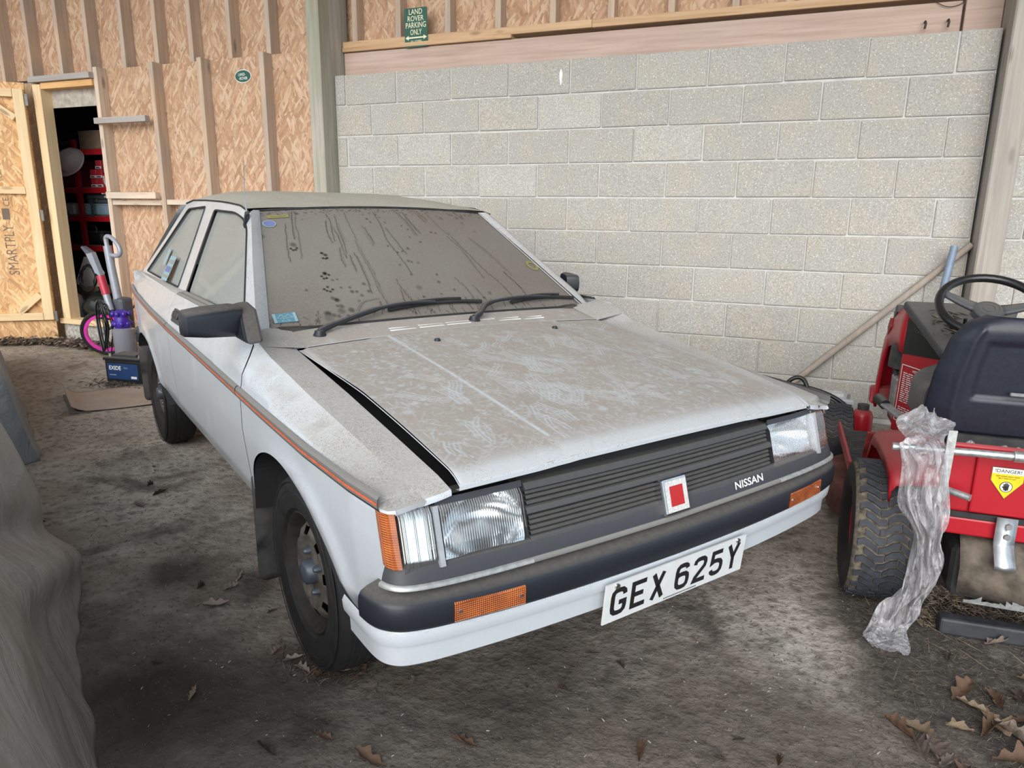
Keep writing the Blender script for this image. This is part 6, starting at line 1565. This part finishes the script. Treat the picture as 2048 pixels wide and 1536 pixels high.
for z in (.25, .5): MB().tube([(-.13, 0, z), (.13, 0, z)], .01, 8).build('cross_bar', M['engine'], fr_, 60)
# ---------------------------------------------------------------- covered vehicle at the left: two tarpaulin sheets
def tarp_mat(name, a, b, c):
    n = N(name, 0.55, 0, 0.4); p = n.obj()
    f = n.noise(n.map(p, (1, 1, .6)), 2.4, 5, 0.6, 1.0)
    n.col(n.ramp(f, [(0.25, a), (0.5, b), (0.75, c)])); n.P('Roughness', n.mr(n.noise(p, 5, 4), 0.35, 0.65, 0.38, 0.75))
    n.bump(n.math('ADD', n.noise(n.map(p, (1, 1, .5)), 9, 5, .6, 1.2), n.math('MULTIPLY', n.vor(p, 7), .7)), 0.7, 0.03)
    return n.m
M['tarp_brown'] = tarp_mat('taupe_tarpaulin', (0.235, 0.195, 0.163), (0.31, 0.262, 0.225), (0.39, 0.345, 0.315))
M['tarp_blue'] = tarp_mat('blue_grey_tarpaulin', (0.20, 0.215, 0.225), (0.245, 0.262, 0.272), (0.28, 0.30, 0.31))
DV = Vector((math.cos(-0.5771), math.sin(-0.5771), 0)); NV = Vector((-DV.y, DV.x, 0)); C0_ = Vector((3.4029, -4.8874, 0))
def tl(s, l, z): return C0_ + DV * s + NV * l + Vector((0, 0, z))
def tarp(name, s0, s1, edge, ztop, m, label, seed, ns=150, fold=1.0, shoulder=.75):
    P = []; rs = random.Random(seed); ph = [rs.uniform(0, 6) for _ in range(6)]
    for i in range(ns):
        s = lerp(s0, s1, i / (ns - 1)); e = I(s, *edge); H = I(s, *ztop); row = []
        endf = min(1, (s1 - s) / .25, (s - s0) / .25 + .3); endf = max(0, endf) ** .5
        for k in range(64):
            t = k / 63
            if t < .62:
                q = t / .62; z = q * H * .93
                l = e - .05 * (1 - q) * math.sin(q * PI) - .23 * max(0, z / shoulder) ** 1.7
                f = fold * (.009 * math.sin(s * 6.0 + q * 3.2 + ph[0]) + .006 * math.sin(s * 13 - q * 6 + ph[1]) + .004 * math.sin(s * 27 + q * 9 + ph[2])) * (1 - .55 * q)
                dgl = s * .9 - q * 1.5          # one long slanting fold
                f += fold * .05 * math.exp(-((dgl + 2.62) / .16) ** 2) * math.sin(min(1, q * 1.4) * PI) - fold * .035 * math.exp(-((dgl + 2.92) / .14) ** 2)
                l += f
            else:
                q = (t - .62) / .38; z = H * (.93 + .07 * math.sin(q * PI / 2)) + .02 * math.sin(s * 5 + q * 7 + ph[3]) * q
                l = e - .23 * (H * .93 / shoulder) ** 1.7 - q * 1.4
            row.append(tl(s, lerp(-.9, l, endf) if l > -.9 else l, z * (1 if endf > .99 else endf)))
        P.append(row)
    o = MB().grid(P).build(name, m, None, 180); solid(o, .004, 0); return tag(o, label, 'tarpaulin')
tarp('tarpaulin', -4.05, -.55, ([-4.05, -3.6, -3.2, -2.9, -2.68, -2.5, -2.3, -2.0, -1.7, -1.4, -.95], [-.11, -.06, -.015, .02, .065, .045, .005, .005, .02, .028, .03]), ([-4.05, -3.5, -2.5, -.95], [.62, .70, .76, .70]), M['tarp_brown'], 'taupe tarpaulin draped over a vehicle at the left edge, nearest the camera', 4)
tarp('tarpaulin', -7.2, -4.0, ([-7.2, -6.9, -6.1, -5.4, -4.8, -4.4, -4.0], [-.25, -.18, -.11, -.06, -.03, -.02, -.02]), ([-7.2, -6, -4.0], [.45, .5, .52]), M['tarp_blue'], 'blue-grey tarpaulin beyond the taupe one at the left edge', 9, 90, .5)
# ---------------------------------------------------------------- clear plastic sheet caught on the mower
n = N('crumpled_clear_plastic', 0.18, 0, 0.5); v = n.obj()
n.col((0.82, 0.80, 0.84)); n.P('Roughness', 0.16); n.P('Specular IOR Level', 0.8)
hgt = n.math('ADD', n.noise(n.map(v, (1, 1, .35)), 42, 6, 0.7, 1.5), n.math('MULTIPLY', n.vor(n.map(v, (1, 1, .5)), 30), 0.9))
nb = n.n('Bump', {'Height': hgt, 'Strength': 0.9, 'Distance': 0.02}).outputs[0]
n.P('Normal', nb)
tr = n.n('BsdfTransparent', {'Color': (0.93, 0.92, 0.94)}); gls = n.n('BsdfGlossy', {'Color': (1, 1, 1), 'Roughness': 0.22, 'Normal': nb})
mx0 = n.n('MixShader', {0: n.mr(n.noise(n.map(v, (1, 1, .3)), 24, 5, .65, 1.2), .36, .64, .22, .78), 1: tr.outputs[0], 2: n.p.outputs[0]})
mx = n.n('MixShader', {0: 0.16, 1: mx0.outputs[0], 2: gls.outputs[0]})
n.t.links.new(mx.outputs[0], n.out.inputs[0]); M['film'] = n.m
rows = [(-2.32, 3.785, 3.825, .672), (-2.35, 3.745, 3.855, .655), (-2.42, 3.715, 3.865, .640), (-2.52, 3.720, 3.835, .632), (-2.585, 3.708, 3.830, .628), (-2.612, 3.705, 3.832, .60), (-2.618, 3.712, 3.838, .53), (-2.615, 3.725, 3.845, .44), (-2.605, 3.765, 3.850, .35), (-2.60, 3.775, 3.862, .27), (-2.59, 3.765, 3.850, .20), (-2.575, 3.745, 3.835, .13), (-2.565, 3.715, 3.815, .06), (-2.57, 3.690, 3.805, .022), (-2.63, 3.675, 3.80, .010), (-2.70, 3.695, 3.79, .008)]
cr = [catmull([(y, a, b) for y, a, b, z in rows], 5), catmull([(z, 0, 0) for y, a, b, z in rows], 5)]
P = []; rf = random.Random(12)
for i, (q, zz) in enumerate(zip(*cr)):
    row = []; m_ = 34
    for j in range(m_):
        t = j / (m_ - 1); fz = .016 * math.sin(t * 17 + i * .21) + .010 * math.sin(t * 31 - i * .4) + .006 * math.sin(t * 9 + i * .9) + rf.gauss(0, .0016)
        low = min(1, zz.x / .08)
        row.append((lerp(q.y, q.z, t) + .006 * math.sin(i * .5 + t * 3), q.x + fz * low - .03 * math.sin(t * PI) * low, max(.004, zz.x + (.010 * math.sin(t * 11 + i * .35)) * (1 if zz.x > .05 else .4) + rf.gauss(0, .0015))))
    P.append(row)
pb = MB().grid(P).build('plastic_sheet', M['film'], None, 180); tag(pb, 'crumpled clear plastic sheet hanging from the mower bar down to the floor', 'plastic sheet')
rows2 = MB().grid([[(lerp(3.86, 4.28, t), -2.40 - .10 * u + .012 * math.sin(t * 40 + u * 7), .565 + .035 * math.sin(u * PI) + .010 * math.sin(t * 27 + u * 11) + .006 * math.sin(t * 63)) for t in np.linspace(0, 1, 70)] for u in np.linspace(0, 1, 14)]).build('sheet_end', M['film'], pb, 180)
# ---------------------------------------------------------------- fallen leaves, twigs and litter
LM = [plain('oak_leaf_%s' % nm, c, 0.75, 0, 0.35, 45, 0.2) for nm, c in (('brown', (0.11, 0.062, 0.036)), ('grey_brown', (0.21, 0.16, 0.135)), ('tan', (0.27, 0.195, 0.13)), ('dark', (0.045, 0.032, 0.024)), ('orange', (0.36, 0.13, 0.03)))]
def leaf_mesh(seed, lobes=4):
    r = random.Random(seed); L = 1.0; prof = []
    half = []
    K = lobes * 7; sk = r.uniform(.4, .8)
    for i in range(K + 1):
        t = i / K; w = .27 * math.sin(PI * min(1, t * 1.01)) ** .6 * (.72 + .55 * t) * (.80 + .30 * math.cos(t * lobes * 2 * PI + sk)) + .010
        half.append((t, w * r.uniform(.96, 1.05)))
    curl = r.uniform(.6, 2.0); tw = r.uniform(-.9, .9); bend = r.uniform(-.1, 1.1); wob = r.uniform(3, 7)
    vs = []; fs = []; cols = (-1, -.5, 0, .5, 1)
    for t, w in half:
        for c in cols:
            y = w * c; z = curl * abs(c) ** 1.6 * w * .8 + bend * .35 * (t - .4) ** 2 + tw * y * (t - .3) - .02 * (c == 0) + .035 * math.sin(t * wob * 2 + c * 3) * abs(c) + r.uniform(0, .008)
            vs.append((t - .45 + .05 * math.sin(t * 3), (y if c > 0 else y * .85) * (1 - .22 * abs(c) * curl * .6), z))
    m = len(cols)
    for i in range(len(half) - 1):
        for j in range(m - 1): fs.append((i * m + j, i * m + j + 1, (i + 1) * m + j + 1, (i + 1) * m + j))
    z0 = min(v[2] for v in vs); vs = [(a, b, c - z0) for a, b, c in vs]
    n0 = len(vs); vs += [(-.45, -.012, .02), (-.45, .012, .02), (-.72, .0, .05)]; fs.append((n0, n0 + 1, n0 + 2))
    return vs, fs
leafm = []
for s_ in range(7):
    v_, f_ = leaf_mesh(40 + s_, 3 + s_ % 2)
    for mm_ in range(len(LM)):
        me = bpy.data.meshes.new('fallen_leaf'); me.from_pydata(v_, [], f_); me.materials.append(LM[mm_]); me.polygons.foreach_set('use_smooth', [True] * len(f_)); leafm.append(me)
LB = {'floor': ('dry brown fallen leaf on the dirty concrete floor', 'fallen leaves scattered on the concrete'), 'soil': ('curled dry oak leaf on the dark soil at the right', 'fallen leaves on the soil at the right'), 'tyre': ('brown leaf drifted against the front tyre of the car', 'leaves against the front tyre')}
def leaf(x, y, s, kind, sd, mi, z=.003, tilt=.25):
    r = random.Random(sd); o = bpy.data.objects.new('fallen_leaf', leafm[(sd % 7) * len(LM) + mi]); link(o)
    o.location = (x, y, z); s *= 1.0 if kind == 'soil' else .88; o.scale = (s, s * (1 if r.random() < .6 else .7), s * r.uniform(.7, 1.3)); o.rotation_euler = (r.uniform(-tilt, tilt), r.uniform(-tilt, tilt), r.uniform(0, 6.28))
    tag(o, LB[kind][0], 'leaf', LB[kind][1]); return o
fixed = [(.75, -2.65, .09, 'floor', 3), (.80, -2.81, .085, 'floor', 1), (1.71, -3.29, .095, 'floor', 1), (1.67, -3.20, .07, 'floor', 1), (1.64, -3.12, .07, 'floor', 1), (1.57, -3.23, .06, 'floor', 0), (1.98, -3.66, .06, 'floor', 2), (2.74, -3.54, .085, 'floor', 0), (3.14, -3.41, .07, 'floor', 0), (2.56, -3.68, .10, 'floor', 0), (2.31, -3.75, .07, 'floor', 3), (3.20, -2.87, .05, 'floor', 1), (3.01, -3.08, .04, 'floor', 3), (2.41, -3.66, .06, 'floor', 0), (3.36, -3.26, .045, 'floor', 3), (3.45, -3.30, .07, 'floor', 0), (2.30, -3.42, .10, 'tyre', 2), (2.33, -3.38, .08, 'tyre', 0), (2.24, -3.45, .08, 'tyre', 0), (2.18, -3.46, .07, 'tyre', 1), (2.20, -3.40, .06, 'tyre', 0), (2.13, -3.43, .07, 'tyre', 1), (2.06, -3.42, .05, 'tyre', 1), (2.35, -3.30, .07, 'tyre', 0), (-.80, -1.55, .05, 'floor', 3), (1.9, -3.25, .05, 'floor', 0), (2.9, -3.25, .045, 'floor', 3)]
OWN = {0: 'upturned dark leaf on pale concrete between tarpaulin and car sill', 1: 'crumpled leaf beside the ring-shaped damp mark on the concrete', 2: 'pale lobed leaf lying in the dark dirt patch left of the front wheel', 3: 'darker leaf overlapping the dirt patch behind the pale lobed leaf', 6: 'narrow pale seed-like leaf on the dirt at the lower left', 7: 'brown curled leaf below the car, nearest the bottom centre of the floor', 8: 'brown leaf at the bottom edge right of centre', 9: 'large brown leaf cut by the bottom edge below the front wheel', 10: 'dark leaf at the bottom edge nearest the tarpaulin', 11: 'small grey leaf in front of the number plate', 16: 'largest tan leaf leaning on the front tyre tread'}
for i, (x, y, s, k, m_) in enumerate(fixed):
    o_ = leaf(x, y, s, k, 100 + i, m_)
    if i in OWN: o_['label'] = OWN[i]
soil = [(3.77, -3.04, .10, 2), (3.80, -3.10, .12, 1), (3.83, -3.14, .10, 1), (3.77, -3.12, .09, 1), (3.93, -2.89, .09, 2), (3.96, -2.94, .10, 2), (4.00, -2.98, .12, 1), (3.90, -2.84, .10, 0), (3.99, -2.85, .09, 0), (4.03, -2.90, .08, 0), (3.94, -2.98, .09, 0), (4.06, -2.93, .10, 1), (3.88, -3.00, .08, 2), (4.12, -2.27, .07, 2), (3.88, -2.44, .07, 0), (4.05, -2.52, .09, 1), (4.02, -2.50, .07, 0), (4.08, -2.47, .07, 3), (4.10, -2.42, .06, 4), (3.98, -2.47, .06, 0), (3.74, -3.07, .09, 0), (4.05, -2.80, .08, 3), (3.90, -2.66, .05, 3), (4.10, -2.70, .07, 0), (3.86, -3.20, .1, 0), (4.03, -3.05, .11, 2), (3.97, -3.08, .10, 0)]
OWS = {1: 'big grey-brown leaf at the near corner of the soil pile', 6: 'largest pale leaf at the lower right corner on the soil', 13: 'tan leaf on the clippings heap right of the tow bracket', 14: 'brown upright leaf beside the foot of the plastic sheet', 18: 'bright orange leaf on the soil in front of the black edging bar', 22: 'single dark leaf alone in the middle of the soil'}
for i, (x, y, s, m_) in enumerate(soil):
    o_ = leaf(x, y, s, 'soil', 200 + i, m_)
    if i in OWS: o_['label'] = OWS[i]
rl = random.Random(77)
for i in range(26): leaf(rl.uniform(.4, 3.4), rl.uniform(-3.7, -2.4), rl.uniform(.02, .045), 'floor', 300 + i, rl.choice([0, 1, 3]))
# twigs and straw over the soil, grit on the concrete, litter at the foot of the wall: nobody could count it
def slivers(name, label, cat, cnt, fx, L0, L1, mats, seed, wd=.12):
    r = random.Random(seed); vs = []; fs = []; mi = []
    for i in range(cnt):
        x, y, z = fx(r); an = r.uniform(0, PI); L = r.uniform(L0, L1); w = max(.0012, L * wd * r.uniform(.4, 1)); d = Vector((math.cos(an) * L / 2, math.sin(an) * L / 2, r.uniform(-.1, .25) * L)); sdv = Vector((-math.sin(an) * w / 2, math.cos(an) * w / 2, 0)); p = Vector((x, y, z + abs(d.z) + w * .3)); up = Vector((0, 0, w * .6))
        n0 = len(vs); vs += [p - d - sdv, p - d + sdv, p + d, p + up]; fs += [(n0, n0 + 2, n0 + 3), (n0 + 2, n0 + 1, n0 + 3), (n0, n0 + 3, n0 + 1)]; k = r.randrange(len(mats)); mi += [k] * 3
    o = mesh(name, vs, fs, None, None, 0, None, mats, mi); return tag(o, label, cat, None, 'stuff')
def clear_spot(r):
    while True:
        p = Vector((r.uniform(-.6, 3.7), r.uniform(-3.8, -1.7), .0005)); q = p - Vector((2.597, -2.777, 0)); a_ = Vector((math.cos(-.5771), math.sin(-.5771), 0)); x_ = q.dot(a_); y_ = q.dot(Vector((-a_.y, a_.x, 0)))
        if -3.1 < x_ < .35 and abs(y_) < .80: continue
        if (p - C0_).dot(NV) < .10: continue
        return p
SM = [plain('straw', (0.24, 0.19, 0.13), 0.9, 0, 0.2), plain('twig', (0.11, 0.085, 0.065), 0.9, 0, 0.2), plain('dark_crumb', (0.06, 0.048, 0.04), 0.95), plain('pale_chip', (0.42, 0.40, 0.37), 0.9)]
slivers('soil_litter', 'straw, twigs and crumbs strewn on the dark soil', 'litter', 6500, lambda r: (3.62 + abs(r.gauss(.35, .26)), r.uniform(-3.3, -2.25), .001), .004, .02, [SM[0], SM[1], SM[2], SM[2], SM[1]], 1, .09)
slivers('soil_twig', 'long thin twigs lying on the dark soil', 'twigs', 60, lambda r: (3.62 + abs(r.gauss(.38, .22)), r.uniform(-3.25, -2.3), .003), .05, .14, [SM[0], SM[1], SM[1]], 2, .03)
slivers('grass_clippings', 'heap of dry grass clippings under the mower tail', 'clippings', 5200, lambda r: (lambda x, y: (x, y, .005 + .075 * max(0, 1 - abs(y + 2.36) / .13) * (.7 + .3 * math.sin(x * 23))))(r.uniform(3.84, 4.42), r.uniform(-2.50, -2.20)), .01, .035, [SM[0], SM[0], SM[1], SM[2]], 3)
slivers('floor_grit', 'crumbs and chips of dirt on the concrete', 'grit', 4200, lambda r: clear_spot(r), .003, .011, [SM[2], SM[2], SM[1], SM[2], SM[1], SM[2], SM[2], SM[1], SM[3]], 4, .45)
slivers('wheel_litter', 'leaf crumbs and cobweb bits round the front tyre', 'litter', 420, lambda r: (2.24 + r.gauss(0, .10), -3.42 + r.gauss(0, .04), .001), .008, .035, [SM[1], SM[2], SM[2], LM[3], LM[0]], 5, .16)
slivers('wall_litter', 'drift of leaf litter along the foot of the store room wall', 'litter', 2600, lambda r: (lambda x: (x, -.30 + (x + 3.2) * (.62 if x < -3.2 else .0) + r.gauss(0, .06), .003 + abs(r.gauss(0, .016))))(r.uniform(-4.0, -2.3)), .02, .07, [LM[0], LM[1], LM[3], SM[1], SM[2]], 6, .5)
slivers('battery_litter', 'dark leaf litter and twigs round the black battery', 'litter', 500, lambda r: (-1.15 + r.gauss(0, .16), -1.26 + r.gauss(0, .05), .002), .01, .05, [SM[1], SM[2], SM[2]], 8, .3)
be = MB().box((0, 0, .028), (.62, .05, .056)).build('edging_bar', M['deck_dark'], None); be.location = (4.20, -2.475, 0); be.rotation_euler = (0, 0, math.radians(5)); bevel(be, .008, 2); tag(be, 'black rubber edging bar on the soil below the mower tail', 'bar')
